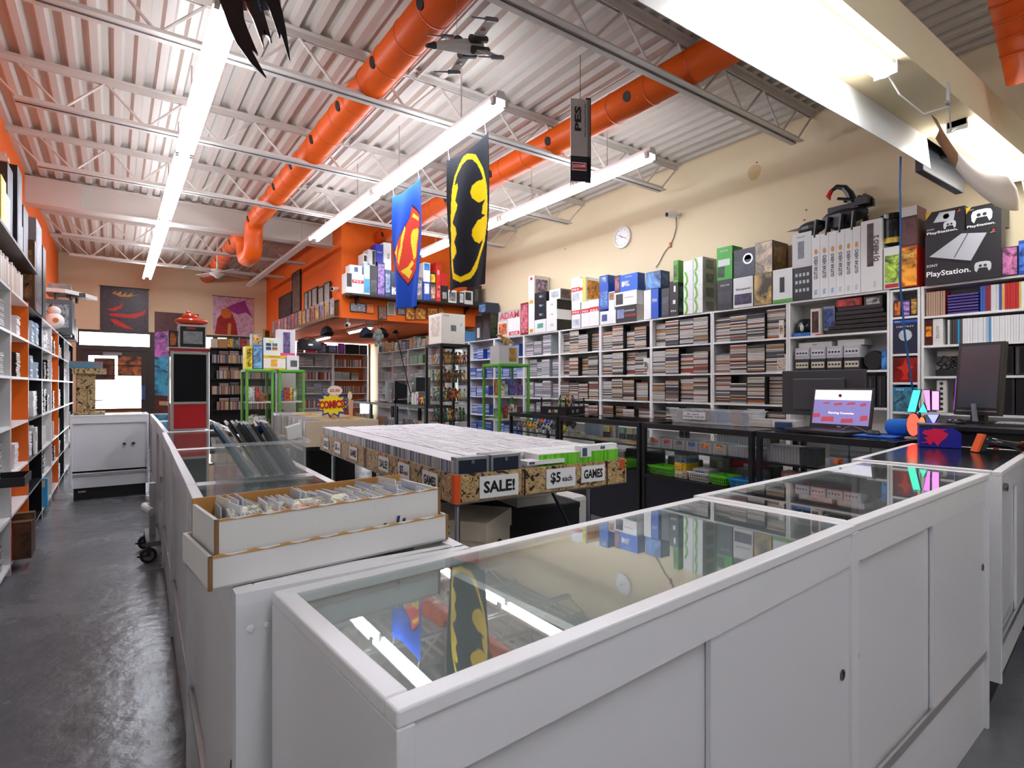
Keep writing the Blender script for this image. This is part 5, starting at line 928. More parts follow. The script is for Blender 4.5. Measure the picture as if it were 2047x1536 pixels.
# paper-wrapped glass display on the far cabinet
t = thing('wrapped_display', 'glass display wrapped in tan comic-print paper on the far cabinet', 'display case', (-.385, 8.02, .966))
part(MB().box(0, .29, 0, .3, 0, .03), 'foot_skirt', 'comic_card', t); part(MB().box(.03, .2, .02, .28, .03, .47), 'paper_panel', 'comic_card', t); part(MB().box(-.01, .3, -.01, .31, .47, .53), 'head_skirt', 'comic_card', t)
part(MB().box(.2, .203, .02, .28, .03, .47), 'side_pane', 'glass_clear', t); part(MB().box(.2, .27, .02, .023, .03, .47), 'front_pane', 'glass_clear', t)
for z in (.16, .28, .38): part(MB().box(.203, .27, .023, .28, z, z + .004, '#8fb0a8'), 'inner_shelf', 'satin', t)
part(MB().tube([(.12, -.01, .1), (.16, -.03, .04), (.24, -.03, .06), (.26, -.02, .015)], .004, 6, '#1a1a1a'), 'loose_wire', 'satin', t)
t = thing('video_recorder', 'grey video recorder lying on the paper-wrapped display', 'electronics', (-.42, 8.02, 1.497)); part(MB().box(0, .3, 0, .26, 0, .08, '#7d8084'), 'recorder_case', 'satin', t); part(MB().box(.0, .22, -.003, 0, .012, .05, '#4f8fae'), 'front_display', 'gloss', t)
# ================================================================= REAR WALL
def poster(label, q, mat, col, Y=YB - .012, shapes=(), words=(), rods=True, name='poster'):
    (x0, yt), (x1, yb) = q; a = PY(x0, yt, Y); b = PY(x1, yb, Y); w_, h = b.x - a.x, a.z - b.z
    t = thing(name, label, 'poster', (a.x, Y, b.z)); part(MB().box(0, w_, 0, .002, 0, h, col), 'sheet', mat, t)
    for nm, pts, c_, m_ in shapes: part(MB().prism(pts, (0, -.0005 - .0006 * (1 + shapes.index((nm, pts, c_, m_))), 0), (w_, 0, 0), (0, 0, h), (0, -.0005, 0), c_), nm, m_, t)
    for s_, u, v, hh, ww, c_ in words: text(t, s_, (w_ * u, -.006, h * v), (1, 0, 0), (0, 0, 1), h * hh, w_ * ww, c_, .02)
    if rods: part(MB().tube([(-.02, 0, h), (w_ + .02, 0, h)], .008, 6, '#1a1614'), 'hanging_rod', 'satin', t)
    return t
sw = lambda pts: pts
poster('dark cloth poster with three red curved streaks above the rear door', ((200, 571), (297, 668)), 'print_fine', '#453a42', shapes=(
    ('red_streak', [(.14, .5), (.22, .52), (.4, .6), (.46, .68), (.44, .56), (.3, .46)], '#d8231c', 'satin'), ('red_streak', [(.18, .4), (.3, .42), (.6, .42), (.85, .48), (.96, .56), (.9, .42), (.7, .33), (.4, .34), (.2, .36)], '#d8231c', 'satin'),
    ('red_streak', [(.2, .28), (.3, .3), (.45, .22), (.7, .08), (.5, .1), (.3, .18)], '#d8231c', 'satin'), ('gold_script', [(.24, .86), (.34, .92), (.3, .84), (.44, .92), (.42, .82), (.55, .9), (.52, .82), (.66, .9), (.64, .84), (.82, .88), (.6, .8), (.4, .79)], '#d8a02a', 'satin')))
poster('tall poster fading from brown through violet to turquoise beside the door', ((309, 623), (397, 829)), 'print_soft', '#5a2a20', shapes=(('violet_band', [(0, .56), (1, .62), (1, .86), (0, .8)], '#b06ac0', 'print_big'), ('turquoise_band', [(0, .2), (1, .16), (1, .62), (0, .56)], '#3f9fc8', 'print_big'), ('orange_emblem', [(.5, .93), (.85, .95), (.9, .85), (.55, .83)], '#e0602a', 'satin'), ('cream_strip', [(.1, .1), (.9, .08), (.9, .12), (.1, .14)], '#d8b08a', 'satin')), rods=False)
p = PY(345, 623, YB - .012); q = PY(397, 829, YB - .012)
poster('pink poster with a red cloak shape and violet hair shape', ((426, 591), (507, 672)), 'print_soft', '#d8b4cc', shapes=(('red_cloak', [(.04, 0), (.6, 0), (.56, .3), (.44, .62), (.3, .7), (.1, .4)], '#a8261e', 'print_soft'), ('violet_mass', [(.3, .7), (.5, .82), (.78, .94), (.82, .8), (.97, .5), (.8, .62), (.6, .55), (.44, .62)], '#a03a90', 'satin'), ('orange_mass', [(.18, .5), (.2, .66), (.34, .7), (.46, .6), (.42, .46), (.3, .42)], '#d8742a', 'satin'), ('gold_tie', [(.34, .02), (.42, .0), (.44, .3), (.36, .3)], '#d8a050', 'satin')))
poster('brown picture sheet taped inside the glass door', ((235, 697), (284, 752)), 'print_big', '#a8683a', YB + .032, rods=False); poster('dark orange picture sheet taped low inside the glass door', ((188, 716), (230, 760)), 'print_big', '#6a3a1c', YB + .032, rods=False)
# black bookshelf
FB = Fr((1.70, 13.9, 0), 0); shelf_unit('black_bookshelf', 'black bookshelf of films by the rear windows', FB, 1.42, .32, 2.14, [2.14, 1.80, 1.45, 1.1, .75, .4, .1], '#17171a', '#17171a')
pileB = MB(); random.seed(5)
for zi, z in enumerate((1.80, 1.45, 1.1, .75)):
    uprights(FB, .05 + .1 * (zi % 2), 1.36, z, '', '', 'dark', ['#c9b08a', '#b8453a', '#d8d4cc', '#5a6a8a', '#8a6aa0', '#e0b84a', '#4a4a4a', '#dcd6cc'], .02, pileB)
    stacks(FB, .2, .8, z + .192, z + .3, '', '', 'dark', SP_MIX, .03, None, .02, .9, pileB)
x = .03
for i, (w_, h, c_, a, lab) in enumerate(((.14, .2, '#d9cfb4', None, 'cream upright carton on the black bookshelf'), (.16, .21, '#b98f58', None, 'tan wooden box on the black bookshelf'), (.12, .24, '#2a2620', '#e0b030', 'black and gold boxed set on the black bookshelf'), (.12, .23, '#1f1f22', '#8a8a80', 'black boxed set with pale print on the black bookshelf'), (.14, .25, '#26262a', '#a03a3a', 'dark boxed set with red print on the black bookshelf'), (.12, .24, '#4a3a44', '#c88a3a', 'plum boxed set with gold print on the black bookshelf'), (.14, .22, '#7a2a26', '#e0702a', 'dark red boxed set on the black bookshelf'), (.34, .26, '#4a4f58', '#7a8290', 'slate picture carton at the end of the black bookshelf'))):
    art_box('boxed_set', lab, FB, x, .04, 2.141, w_, .2, h, c_, a); x += w_ + .012
t = art_box('gold_tin', 'gold square tin with a dark bust picture standing on the slate carton', FB, 1.12, .1, 2.4025, .23, .03, .22, '#c8a43a', '#4a3218', (.2, .8, .15, .85), 'print_soft', cat='tin')
# white bookshelves at the rear right
for i, (x0, bc, lab) in enumerate(((3.55, '#efeeea', 'white bookshelf of films under the rear windows'), (4.45, '#ea6a1c', 'white bookshelf with an orange back in the rear corner'))):
    f = Fr((x0, 13.93, 0), 0); shelf_unit('rear_bookshelf', lab, f, .88, .3, 2.1, [2.1, 1.77, 1.44, 1.1, .75, .4, .1], '#f0efec', bc)
    for zi, z in enumerate((1.77, 1.44, 1.1, .75)):
        if (zi + i) % 2: uprights(f, .03, .84, z, '', '', 'dark', ['#b8322c', '#e2e0da', '#d8742a', '#3a3a3c', '#8a9aa8', '#e8e6e0', '#6a3a30'], .02, pileB)
        else: stacks(f, .03, .85, z, z + .3, '', '', 'clear', SP_GREY + ['#6ab04a'], .02, None, .01, .9, pileB)
tag(part(pileB, 'rear_film_pile', 'satin', None), 'films and games filling the rear bookshelves', 'game cases', None, 'stuff')
FW = Fr((3.55, 13.95, 2.101), 0)
for i, (x, w_, h, c_, a, lab) in enumerate(((.02, .16, .26, '#4a4a52', '#f0a01c', 'grey carton with a yellow and black creature-like mask shape on it'), (.06, .0, .0, '', '', ''), (.22, .26, .26, '#ec5a72', '#e8486a', 'pink square carton with a round emblem on the rear shelf'), (.50, .24, .24, '#5a5a70', '#9a9ab8', 'grey-violet figure carton on the rear shelf'), (.76, .24, .2, '#3a4a70', '#8aa0d0', 'blue figure carton on the rear shelf'), (1.02, .16, .26, '#7a3aa0', '#a05ac8', 'purple console carton on the rear shelf'), (1.2, .36, .25, '#1c1c20', None, 'large black carry case on the rear shelf'), (1.58, .2, .24, '#1f1f24', '#3a3a42', 'black square carton with a round dark emblem'))):
    if w_: art_box('figure_box', lab, FW, x, 0, 0, w_, .2, h, c_, a, (.15, .85, .15, .85), 'print', cat='toy box')
# ---------------------------------------------------------------- green framed cabinets
def green_cabinet(label, x, y, w_, d, H, rz=0.0, shelves=(.35, .7, 1.05)):
    t = thing('green_cabinet', label, 'display cabinet', (x, y, 0), rz); g = '#5fae3e'
    for px_ in (0, w_ - .035):
        for py_ in (0, d - .035): part(MB().box(px_, px_ + .035, py_, py_ + .035, 0, H, g), 'post', 'satin', t, bevel=.01)
    for a in ((0, w_, 0, .035), (0, w_, d - .035, d), (0, .035, .035, d - .035), (w_ - .035, w_, .035, d - .035)): part(MB().box(a[0], a[1], a[2], a[3], H - .03, H + .012, g), 'top_rail', 'satin', t, bevel=.01)
    part(MB().box(.03, w_ - .03, .03, d - .03, H - .004, H + .006, '#4c9430'), 'top_panel', 'satin', t)
    for z in shelves: part(MB().box(.02, w_ - .02, .02, d - .02, z, z + .02, '#dfe4dc'), 'shelf', 'satin', t)
    for a in ((.035, w_ - .035, .012, .016), (.035, w_ - .035, d - .016, d - .012)): part(MB().box(a[0], a[1], a[2], a[3], .02, H - .03), 'pane', 'glass_clear', t)
    for xx in (.012, w_ - .016): part(MB().box(xx, xx + .004, .035, d - .035, .02, H - .03), 'pane', 'glass_clear', t)
    return t
green_cabinet('green-framed glass cabinet under the yellow carton', 1.49, 8.50, .37, .4, 1.52); green_cabinet('green-framed glass cabinet behind the comics sign', 1.93, 8.52, .37, .4, 1.52); green_cabinet('green-framed glass cabinet beside the controller showcase', 3.95, 5.83, .48, .42, 1.57, math.radians(-2), (.45, .85, 1.15))
random.seed(9)
def rnd_goods(fr, w_, d, z, n, hmax, label, group, cat='game'):
    x = .05
    while x < w_ - .1:
        ww = random.uniform(.03, .09); hh = random.uniform(.5, .95) * hmax
        if x + ww > w_ - .045: break
        solo(MB().box(0, ww, 0, .1, 0, hh, (1, 1, 1)), 'boxed_game', 'print', label, cat, fr.w(x, random.uniform(.05, .12), z), fr.rz, group, random.choice(['#b04a3a', '#d8d2c4', '#5a6ab0', '#e0b84a', '#8a5aa0', '#6a8a5a', '#cfcfd2', '#a86a3a'])); x += ww + .012
for nm, x, y, w_, rz, zs in (('under the yellow carton', 1.49, 8.50, .37, 0, (.37, .72, 1.07)), ('behind the comics sign', 1.93, 8.52, .37, 0, (.37, .72, 1.07)), ('beside the controller showcase', 3.95, 5.83, .48, math.radians(-2), (.87, 1.17))):
    for z in zs: rnd_goods(Fr((x, y, 0), rz), w_, .4, z + .0015, 4, .24, 'boxed game inside the green cabinet ' + nm, 'games in the cabinet ' + nm)
FGc = Fr((1.49, 8.50, 1.533), 0)
t = art_box('console_box', 'white carton with yellow bands and an orange emblem on the green cabinet', FGc, .24, .05, 0, .30, .2, .2, '#f2efe4', '#f0b43a', (.33, .62, .2, .72), 'print_soft', (('BORDERLANDS', .25, .86, .09, .5, '#8a5a10'),), (('yellow_band', (0, 1, .8, 1), '#f0c020', 'satin'), ('yellow_band', (0, 1, 0, .1), '#f0c020', 'satin')))
art_box('console_box', 'pale green carton with four small pictures on the yellow one', FGc, .24, .06, .202, .23, .2, .25, '#dfeadf', None, extras=tuple(('small_picture', (u, u + .3, v, v + .18), c_, 'print') for u, v, c_ in ((.15, .3, '#3a4a70'), (.52, .3, '#c8702a'), (.15, .52, '#4a5a8a'), (.52, .52, '#6a7a9a')))+(('yellow_mark', (.3, .6, .75, .85), '#e8e03a', 'satin'),))
art_box('console_box', 'blue wave-print carton on the green cabinet', FGc, .10, .05, 0, .125, .2, .34, '#3f6a9a', '#7aa8d0', (.05, .95, .05, .95), 'print_big'); art_box('console_box', 'yellow edged carton at the corner of the green cabinet', FGc, .0, .04, 0, .09, .2, .32, '#e8d83a', '#c8b020', (.2, .9, .1, .9)); art_box('console_box', 'white carton with a dark dragon-like mark on the second green cabinet', FGc, .56, .06, 0, .17, .2, .21, '#e6e5e2', '#5a5a62', (.3, .85, .2, .65), 'print_soft')
art_box('console_box', 'tan round-picture carton above the blue one', FGc, .09, .06, .342, .13, .16, .16, '#8a9ab0', '#c8a060', (.1, .9, .1, .9))
art_box('figure_box', 'white and pink doll carton standing behind the green cabinets', Fr((2.07, 9.2, 1.76), 0), 0, 0, 0, .26, .16, .42, '#e6e2e8', '#6a5a8a', (.3, .7, .1, .9), 'print', (), (('pink_foot', (0, 1, 0, .12), '#e8588a', 'satin'),), cat='toy box')
solo(MB().box(0, .3, 0, .25, 0, 1.758, '#c9c3ba'), 'pedestal', 'satin', 'plain pale pedestal behind the green cabinets', 'pedestal', (2.05, 9.15, 0))
FGr = Fr((3.95, 5.83, 1.584), math.radians(-2)); t = art_box('console_box', 'silver carton with a tan creature-skeleton picture on the green cabinet', FGr, .02, .03, 0, .3, .22, .225, '#c3c3c1', '#a8864a', (.5, .9, .1, .9), 'print_soft')
t = thing('dinosaur_toy', 'tan dinosaur toy standing on the silver carton', 'toy', FGr.w(.2, .14, .226), FGr.rz + .3)
part(MB().tube([(-.16, 0, .13), (-.13, 0, .14), (-.09, 0, .115), (-.03, 0, .09), (.03, 0, .08), (.1, 0, .06), (.2, 0, .03)], [.012, .024, .02, .034, .036, .018, .004], 8, '#b08a4a'), 'body', 'satin', t, smooth=True); part(MB().box(-.19, -.13, -.014, .014, .128, .142, '#a07a3c'), 'jaw', 'satin', t)
for s in (-1, 1): part(MB().tube([(.01, s * .022, .075), (-.01, s * .03, .04), (.012, s * .03, .018), (-.02, s * .03, .004)], [.02, .014, .009, .006], 6, '#a8823f'), 'leg', 'satin', t); part(MB().tube([(-.06, s * .025, .09), (-.085, s * .03, .07)], [.007, .004], 5, '#a8823f'), 'arm', 'satin', t)
# ---------------------------------------------------------------- tall black figure cabinet
t = thing('figure_cabinet', 'tall black-framed glass cabinet crowded with small figures', 'display cabinet', (3.48, 6.50, 0)); CWx, CDy, CH = .45, .45, 1.83
for x in (0, CWx - .03):
    for y in (0, CDy - .03): part(MB().box(x, x + .03, y, y + .03, 0, CH, '#131316'), 'post', 'satin', t)
for a in ((0, CWx, 0, .03), (0, CWx, CDy - .03, CDy), (0, .03, .03, CDy - .03), (CWx - .03, CWx, .03, CDy - .03)):
    for z0, z1 in ((CH - .012, CH + .02), (0, .1)): part(MB().box(a[0], a[1], a[2], a[3], z0, z1, '#131316'), 'frame_rail', 'satin', t)
part(MB().box(.0, CWx, 0, CDy, CH + .02, CH + .026, '#1a1a1d'), 'roof_panel', 'satin', t)
for a in ((.03, CWx - .03, .01, .014), (.03, CWx - .03, CDy - .014, CDy - .01)): part(MB().box(a[0], a[1], a[2], a[3], .1, CH - .012), 'pane', 'glass_clear', t)
for x in (.01, CWx - .014): part(MB().box(x, x + .004, .03, CDy - .03, .1, CH - .012), 'pane', 'glass_clear', t)
FZ = (.55, .82, 1.09, 1.34, 1.58)
for z in FZ: part(MB().box(.015, CWx - .015, .015, CDy - .015, z - .006, z), 'glass_shelf', 'glass', t)
def figure_mesh(k):
    m = MB(); a = .25 + .15 * k; c_ = (1, 1, 1); sk = '#d8a57a'
    m.tube([(0, 0, .07), (0, 0, .1), (0, 0, .128)], [.016, .014, .02], 7, c_); m.tube([(0, 0, .128), (0, 0, .14)], .006, 6, sk); m.ball((0, -.002, .153), (.012, .013, .016), 8, 6, sk); m.ball((0, .003, .158), (.0135, .013, .0145), 8, 5, '#2c2018')
    for s in (-1, 1):
        m.tube([(s * .008, 0, .075), (s * .014 + s * .006 * k, -.004 * k, .038), (s * .016 + s * .008 * k, .004, .004)], [.0105, .0085, .006], 6, c_); m.box(s * .016 + s * .008 * k - .006, s * .016 + s * .008 * k + .006, -.012, .008, 0, .006, '#2a2420')
        m.tube([(s * .02, 0, .124), (s * (.032 + .006 * k), -.004, .1 + .03 * k * (s > 0)), (s * (.036 + .004 * k), -.014, .078 + .07 * k * (s > 0))], [.0075, .006, .005], 6, c_ if k else sk)
    return m.mesh('action_figure', 'satin', True)
fig_me = [figure_mesh(k) for k in (0, 1, .5)]
random.seed(31); FCOL = ['#c8702a', '#d8a03a', '#8a4a30', '#b0b0a8', '#4a6a4a', '#e0c060', '#a03030', '#3a8a8a', '#6a5a4a', '#d8d0c0', '#3a3a44']
FN = ('on the lowest glass shelf', 'on the second glass shelf up', 'on the third glass shelf up', 'on the fourth glass shelf up', 'on the top glass shelf')
for zi, z in enumerate(FZ):
    for r in range(3):
        for i in range(7):
            o = link(random.choice(fig_me), 'action_figure', None, (3.48 + .055 + i * .056 + random.uniform(-.006, .006), 6.50 + .06 + r * .12 + random.uniform(-.02, .02), z + .0008), random.uniform(-.8, .8), random.choice(FCOL)); s = random.uniform(.9, 1.12); o.scale = (s, s, s)
            tag(o, 'small jointed action figure ' + FN[zi] + ' of the black cabinet', 'figure', 'figures ' + FN[zi])
FT = Fr((3.50, 6.52, CH + .027), 0); t = art_box('console_box', 'large cream carton with a grey crest on the figure cabinet', FT, 0, 0, 0, .36, .36, .40, '#e2ddd2', '#6a7478', (.4, .62, .42, .62), 'print_soft', (('PS5', .1, .9, .05, .22, '#55585c'),)); part(MB().box(-.0015, 0, .05, .3, .1, .36, '#cdc4b8'), 'end_art', 'print_soft', t)
part(MB().prism([(.8, .62), (.88, .62), (.84, .72)], (0, -.001, 0), (.36, 0, 0), (0, 0, .4), (0, -.001, 0), '#b8a8a0').prism([(.45, .06), (.5, .06), (.475, .12)], (0, -.001, 0), (.36, 0, 0), (0, 0, .4), (0, -.001, 0), '#b8a8a0'), 'triangle_mark', 'satin', t)
# ---------------------------------------------------------------- bulkhead shelf, cartons and framed things
BY = 8.57
t = thing('bulkhead_shelf', 'long black shelf board on the orange bulkhead front', 'shelf', (3.02, 8.865, 2.72)); part(MB().box(0, 2.45, -.3, 0, 0, .03, '#1c1614'), 'shelf_board', 'satin', t)
for x in (.15, 1.2, 2.2): part(MB().prism([(0, 0), (-.25, 0), (0, -.12)], (x, 0, 0), (0, 1, 0), (0, 0, 1), (.02, 0, 0), '#1c1614'), 'shelf_bracket', 'satin', t)
def K4(x, y): return (500 + x / 4.042, 440 + y / 4.042)
placedB = []
def boxB(L, R, yt, yb, label, col, art=None, rect=(.1, .9, .15, .85), mat='print', words=(), extras=(), d=.22):
    a = PY(*K4(L, yt), BY); b = PY(*K4(R, yb), BY); h = a.z - b.z; z0 = b.z
    if abs(z0 - 2.75) < .1: z0 = 2.751
    for q0, q1, zt in placedB:
        if min(q1, b.x) - max(q0, a.x) > .25 * (b.x - a.x) and abs(zt - z0) < .12: z0 = zt + .001
    placedB.append((a.x, b.x, z0 + h)); return art_box('console_box', label, Fr((a.x + .001, BY, 0), 0), 0, 0, z0, b.x - a.x - .002, d, h, col, art, rect, mat, words, extras, 'console box')
boxB(778, 918, 425, 600, 'white carton with a red lettered band at the end of the bulkhead shelf', '#eceae6', '#3a3238', (.02, .3, .3, .98), 'print_soft', (('PS3', .42, .56, .09, .45, '#ffffff'),), (('red_band', (.33, 1, .52, .68), RED, 'satin'),)); boxB(808, 905, 325, 405, 'white carton with a small grey device on the red-banded carton', '#ecebe8', '#4a6a9a', (.35, .65, .2, .75), 'print_soft')
boxB(920, 968, 345, 600, 'white to cyan upright carton on the bulkhead shelf', '#d9ecf4', '#3fa8d8', (.05, .95, .05, .5), 'print_soft'); boxB(970, 1028, 360, 605, 'charcoal upright carton on the bulkhead shelf', '#3a3a3c', '#55565a', (.1, .9, .1, .5), 'print_soft'); boxB(1030, 1088, 335, 610, 'purple art upright carton on the bulkhead shelf', '#4a3a78', '#9a7ac8', (.05, .95, .05, .95)); boxB(1090, 1136, 395, 615, 'blue and dark upright carton on the bulkhead shelf', '#3a4a7a', '#8aa0c8'); boxB(1138, 1200, 410, 620, 'navy upright carton partly behind the blue flag', '#26305a', '#e0e2ea', (.1, .9, .1, .4)); boxB(1202, 1300, 430, 625, 'dark slate carton behind the blue flag', '#2f3440', '#6a7080'); boxB(1302, 1394, 440, 630, 'grey carton behind the blue flag', '#6a6a70', '#9a9aa2')
boxB(912, 950, 262, 345, 'white upper carton with a dark game picture', '#e9e8e4', '#3a2a26', (.2, .8, .2, .8)); boxB(952, 1012, 225, 358, 'white upper carton with a black edge', '#e6e6e4', '#2a2a2c', (.6, .95, .05, .95), 'satin'); boxB(1014, 1075, 175, 330, 'blue upper carton with white lettering on the bulkhead shelf', '#2a3fb8', None, words=(('PS4', .2, .5, .1, .6, '#cfd8ff'),)); boxB(1077, 1140, 165, 392, 'tall white upper carton beside the blue one', '#eeeeec', '#b0b2b6', (.5, .8, .4, .6), 'print_soft')
boxB(1396, 1440, 300, 480, 'white and blue carton right of the blue flag', '#e2e8ee', '#4a8ac0') if False else None
boxB(1400, 1455, 485, 640, 'blue carton with a white panel right of the flag', '#2a52b4', '#e6e9f2', (.15, .85, .35, .9), 'print_soft'); boxB(1457, 1500, 500, 640, 'mixed colour picture carton on the bulkhead shelf', '#5a4a4a', '#c8a08a'); boxB(1502, 1540, 480, 645, 'red narrow carton on the bulkhead shelf', '#d2302c', '#e8746a', (.2, .8, .2, .8)); boxB(1542, 1600, 512, 650, 'black carton with a pale headset picture', '#1f2024', '#9a9a9c', (.2, .8, .2, .6), 'print_soft'); boxB(1602, 1668, 560, 668, 'white carton partly behind the black flag', '#e6e4e0', '#7a7a7c'); boxB(1670, 1730, 575, 672, 'black and white carton behind the black flag', '#2a2a2e', '#d8d8d8', (.4, .9, .1, .9), 'print_soft'); boxB(1732, 1800, 560, 676, 'white carton with black picture near the shelf end', '#dcdcda', '#2a2a2c', (.1, .8, .3, .9), 'print_big'); boxB(1802, 1872, 512, 682, 'tall black carton at the wall end of the bulkhead shelf', '#222326', '#4a4b50', (.2, .6, .2, .8), 'print_soft')
boxB(1400, 1455, 320, 482, 'white upper carton right of the blue flag', '#e4e9ee', '#3f86c8', (.1, .9, .6, .95)); boxB(1457, 1500, 400, 498, 'black and yellow upper carton on the bulkhead shelf', '#26241f', '#e0b42a'); boxB(1502, 1540, 320, 478, 'red upper carton with a pale emblem', '#d8322c', '#f0b0a8', (.3, .7, .35, .6), 'print_soft'); boxB(1542, 1590, 395, 508, 'red upper carton lettered vertically', '#c82a28', None)
# framed things on the front face, below the shelf
def K5(x, y): return (690 + x / 5.907, 600 + y / 5.907)
def frame_on_front(label, L, R, yt, yb, rim, field, mat='print', name='framed_picture', Y=8.868):
    a = PY(*K5(L, yt), Y); b = PY(*K5(R, yb), Y); w_, h = b.x - a.x, a.z - b.z; t = thing(name, label, 'picture', (a.x, Y - .02, b.z)); e = min(w_, h) * .07
    for q in ((0, w_, 0, e), (0, w_, h - e, h), (0, e, e, h - e), (w_ - e, w_, e, h - e)): part(MB().box(q[0], q[1], -.004, .018, q[2], q[3], rim), 'frame_bar', 'satin', t)
    part(MB().box(e, w_ - e, 0, .016, e, h - e, field), 'picture_field', mat, t); return t
frame_on_front('dark frame of silver discs on the orange bulkhead', 55, 240, 30, 150, '#17171a', '#9aa0a8', 'print_fine'); frame_on_front('framed orange sheet beside the disc frame', 245, 340, 40, 165, '#8a4a20', '#e8742a', 'print_soft')
frame_on_front('dark comic page frame on the bulkhead front', 385, 485, 65, 235, '#3a2a26', '#8a6a5a', 'print_fine'); frame_on_front('white handheld console mounted on the bulkhead front', 495, 583, 25, 185, '#e2e0d8', '#8a8a70', 'satin'); frame_on_front('grey picture frame under the blue flag', 612, 705, 90, 180, '#3a3a40', '#8a8a98', 'print_fine')
for L, R, nm in ((708, 815, 'carded figure pack next to the grey frame'), (818, 950, 'carded figure pack second from the grey frame'), (965, 1090, 'carded figure pack above the large cream carton'), (1092, 1165, 'narrow carded figure pack nearest the bare orange face')): frame_on_front('amber-print ' + nm, L, R, 85, 240, '#8a4a22', '#d8923a', 'print', 'carded_figure')
# left face: slanting rack of comics and leaning frames
t = thing('comic_rack', 'long angled wooden rack of comics on the orange bulkhead side', 'rack', (2.955, 8.95, 2.40)); part(MB().box(-.1, 0, 0, 4.55, 0, .02, '#8a5a34').box(-.012, 0, 0, 4.55, .02, .27, '#b0703a').box(-.1, -.09, 0, 4.55, .02, .05, '#8a5a34'), 'rack_body', 'satin', t)
random.seed(17)
for i in range(16):
    t = thing('rack_comic', 'bagged comic standing in the rack on the bulkhead side', 'comic', (2.885, 9.02 + i * .275, 2.425), 0, 'comics in the bulkhead rack'); part(MB().box(-.004, .004, 0, .2, 0, .3, random.choice(['#c8a890', '#9a8a8a', '#d8cbb8', '#a87a6a', '#b8b0b0'])), 'bag', 'gloss', t); part(MB().box(-.0055, -.004, .012, .188, .015, .26, random.choice(['#b05a4a', '#8a7aa0', '#c8a060', '#9aa0a8', '#d89a8a'])), 'cover_art', 'print', t)
def K6(x, y): return K4(x, y)
def lean_frame(label, L, R, yt, yb, rim, field, mat='print', X=2.93):
    a = PX(*K4(L, yt), X); b = PX(*K4(R, yb), X); c_ = PX(*K4(R, yt), X); y1, y0 = a.y, b.y; z0, z1 = b.z, c_.z; h = z1 - z0; w_ = y1 - y0; t = thing('leaning_frame', label, 'picture', (X, y0, z0)); e = .022
    for q in ((0, w_, 0, e), (0, w_, h - e, h), (0, e, e, h - e), (w_ - e, w_, e, h - e)): part(MB().box(-.012, .012, q[0], q[1], q[2], q[3], rim), 'frame_bar', 'satin', t)
    part(MB().box(-.006, .01, e, w_ - e, e, h - e, field), 'picture_field', mat, t)
lean_frame('dark poster with a pale figure shape on the bulkhead side', 235, 338, 575, 760, '#1c1a1a', '#3a3436', 'print_big', 2.945); lean_frame('tall dark comic panel on the bulkhead side', 342, 408, 395, 735, '#2a2422', '#6a5a54', 'print', 2.94)
for L, R, yt, yb, nm in ((440, 470, 575, 735, 'next to the tall dark panel'), (472, 500, 560, 725, 'second from the tall dark panel'), (502, 545, 535, 715, 'in the middle of the row'), (552, 596, 530, 695, 'next to the tallest framed print'), (600, 648, 492, 672, 'tallest and nearest the bulkhead camera')): lean_frame('black-framed print above the comic rack, ' + nm, L, R, yt, yb, '#17171a', '#a8a49c', 'print_soft')
lean_frame('black-framed certificate at the bulkhead corner', 658, 718, 645, 790, '#17171a', '#d8dcd4', 'satin', 2.95)
sec_cam('white bullet camera on the bulkhead corner', (2.9, 9.02, 2.86), (-.8, -.6, -.1), (.06, 0, .02)); sec_cam('white camera under the bulkhead corner', (3.1, 8.98, 2.30), (-.5, -.8, -.3), (0, 0, .09))
# hanging caps, bag and plush under the bulkhead
for i, (x, y, z, c_, lab) in enumerate(((3.45, 9.1, 2.16, '#1f2a3c', 'navy cap hanging under the bulkhead'), (3.75, 9.15, 2.18, '#17181c', 'black cap hanging under the bulkhead'), (2.95, 9.6, 2.2, '#16181c', 'dark cap hanging near the comic rack'))):
    t = thing('baseball_cap', lab, 'cap', (x, y, z)); part(MB().lathe([(.1, -.05), (.105, 0), (.085, .07), (.04, .11), (.005, .118)], (0, 0, 0), 14, c_), 'crown', 'cloth', t, smooth=True); part(MB().prism([(-.09, 0), (-.07, -.1), (0, -.14), (.07, -.1), (.09, 0)], (0, -.06, -.045), (1, 0, 0), (0, 1, -.4), (0, 0, .008), c_), 'brim', 'cloth', t); part(MB().tube([(0, 0, .118), (0, 0, 2.39 - z)], .003, 5, '#333333'), 'hook', 'metal', t)
t = thing('plush_toy', 'grey-green plush toy hanging under the bulkhead', 'plush', (3.62, 8.98, 2.0)); part(MB().ball((0, 0, .2), (.07, .06, .065), 12, 8, '#8a938c').ball((0, 0, .09), (.06, .05, .08), 12, 8, '#7d8880').ball((-.07, 0, .13), (.03, .03, .05), 8, 6, '#8a938c').ball((.07, 0, .13), (.03, .03, .05), 8, 6, '#8a938c').ball((-.035, 0, .0), (.028, .03, .05), 8, 6, '#7d8880').ball((.035, 0, .0), (.028, .03, .05), 8, 6, '#7d8880'), 'plush_body', 'cloth', t, smooth=True); part(MB().tube([(0, 0, .26), (0, 0, .39)], .003, 5, '#333333'), 'hook', 'metal', t)
t = thing('messenger_bag', 'black shoulder bag hanging before the rear windows', 'bag', (3.35, 12.9, 2.1)); part(MB().box(0, .5, 0, .12, 0, .24, '#1c1e22'), 'bag_body', 'cloth', t, bevel=.02); part(MB().tube([(.05, .06, .24), (.2, .06, .29), (.4, .06, .24)], .012, 6, '#1c1e22'), 'strap', 'cloth', t); part(MB().box(.2, .3, -.003, 0, .1, .14, '#d8d8d8'), 'label_patch', 'satin', t)
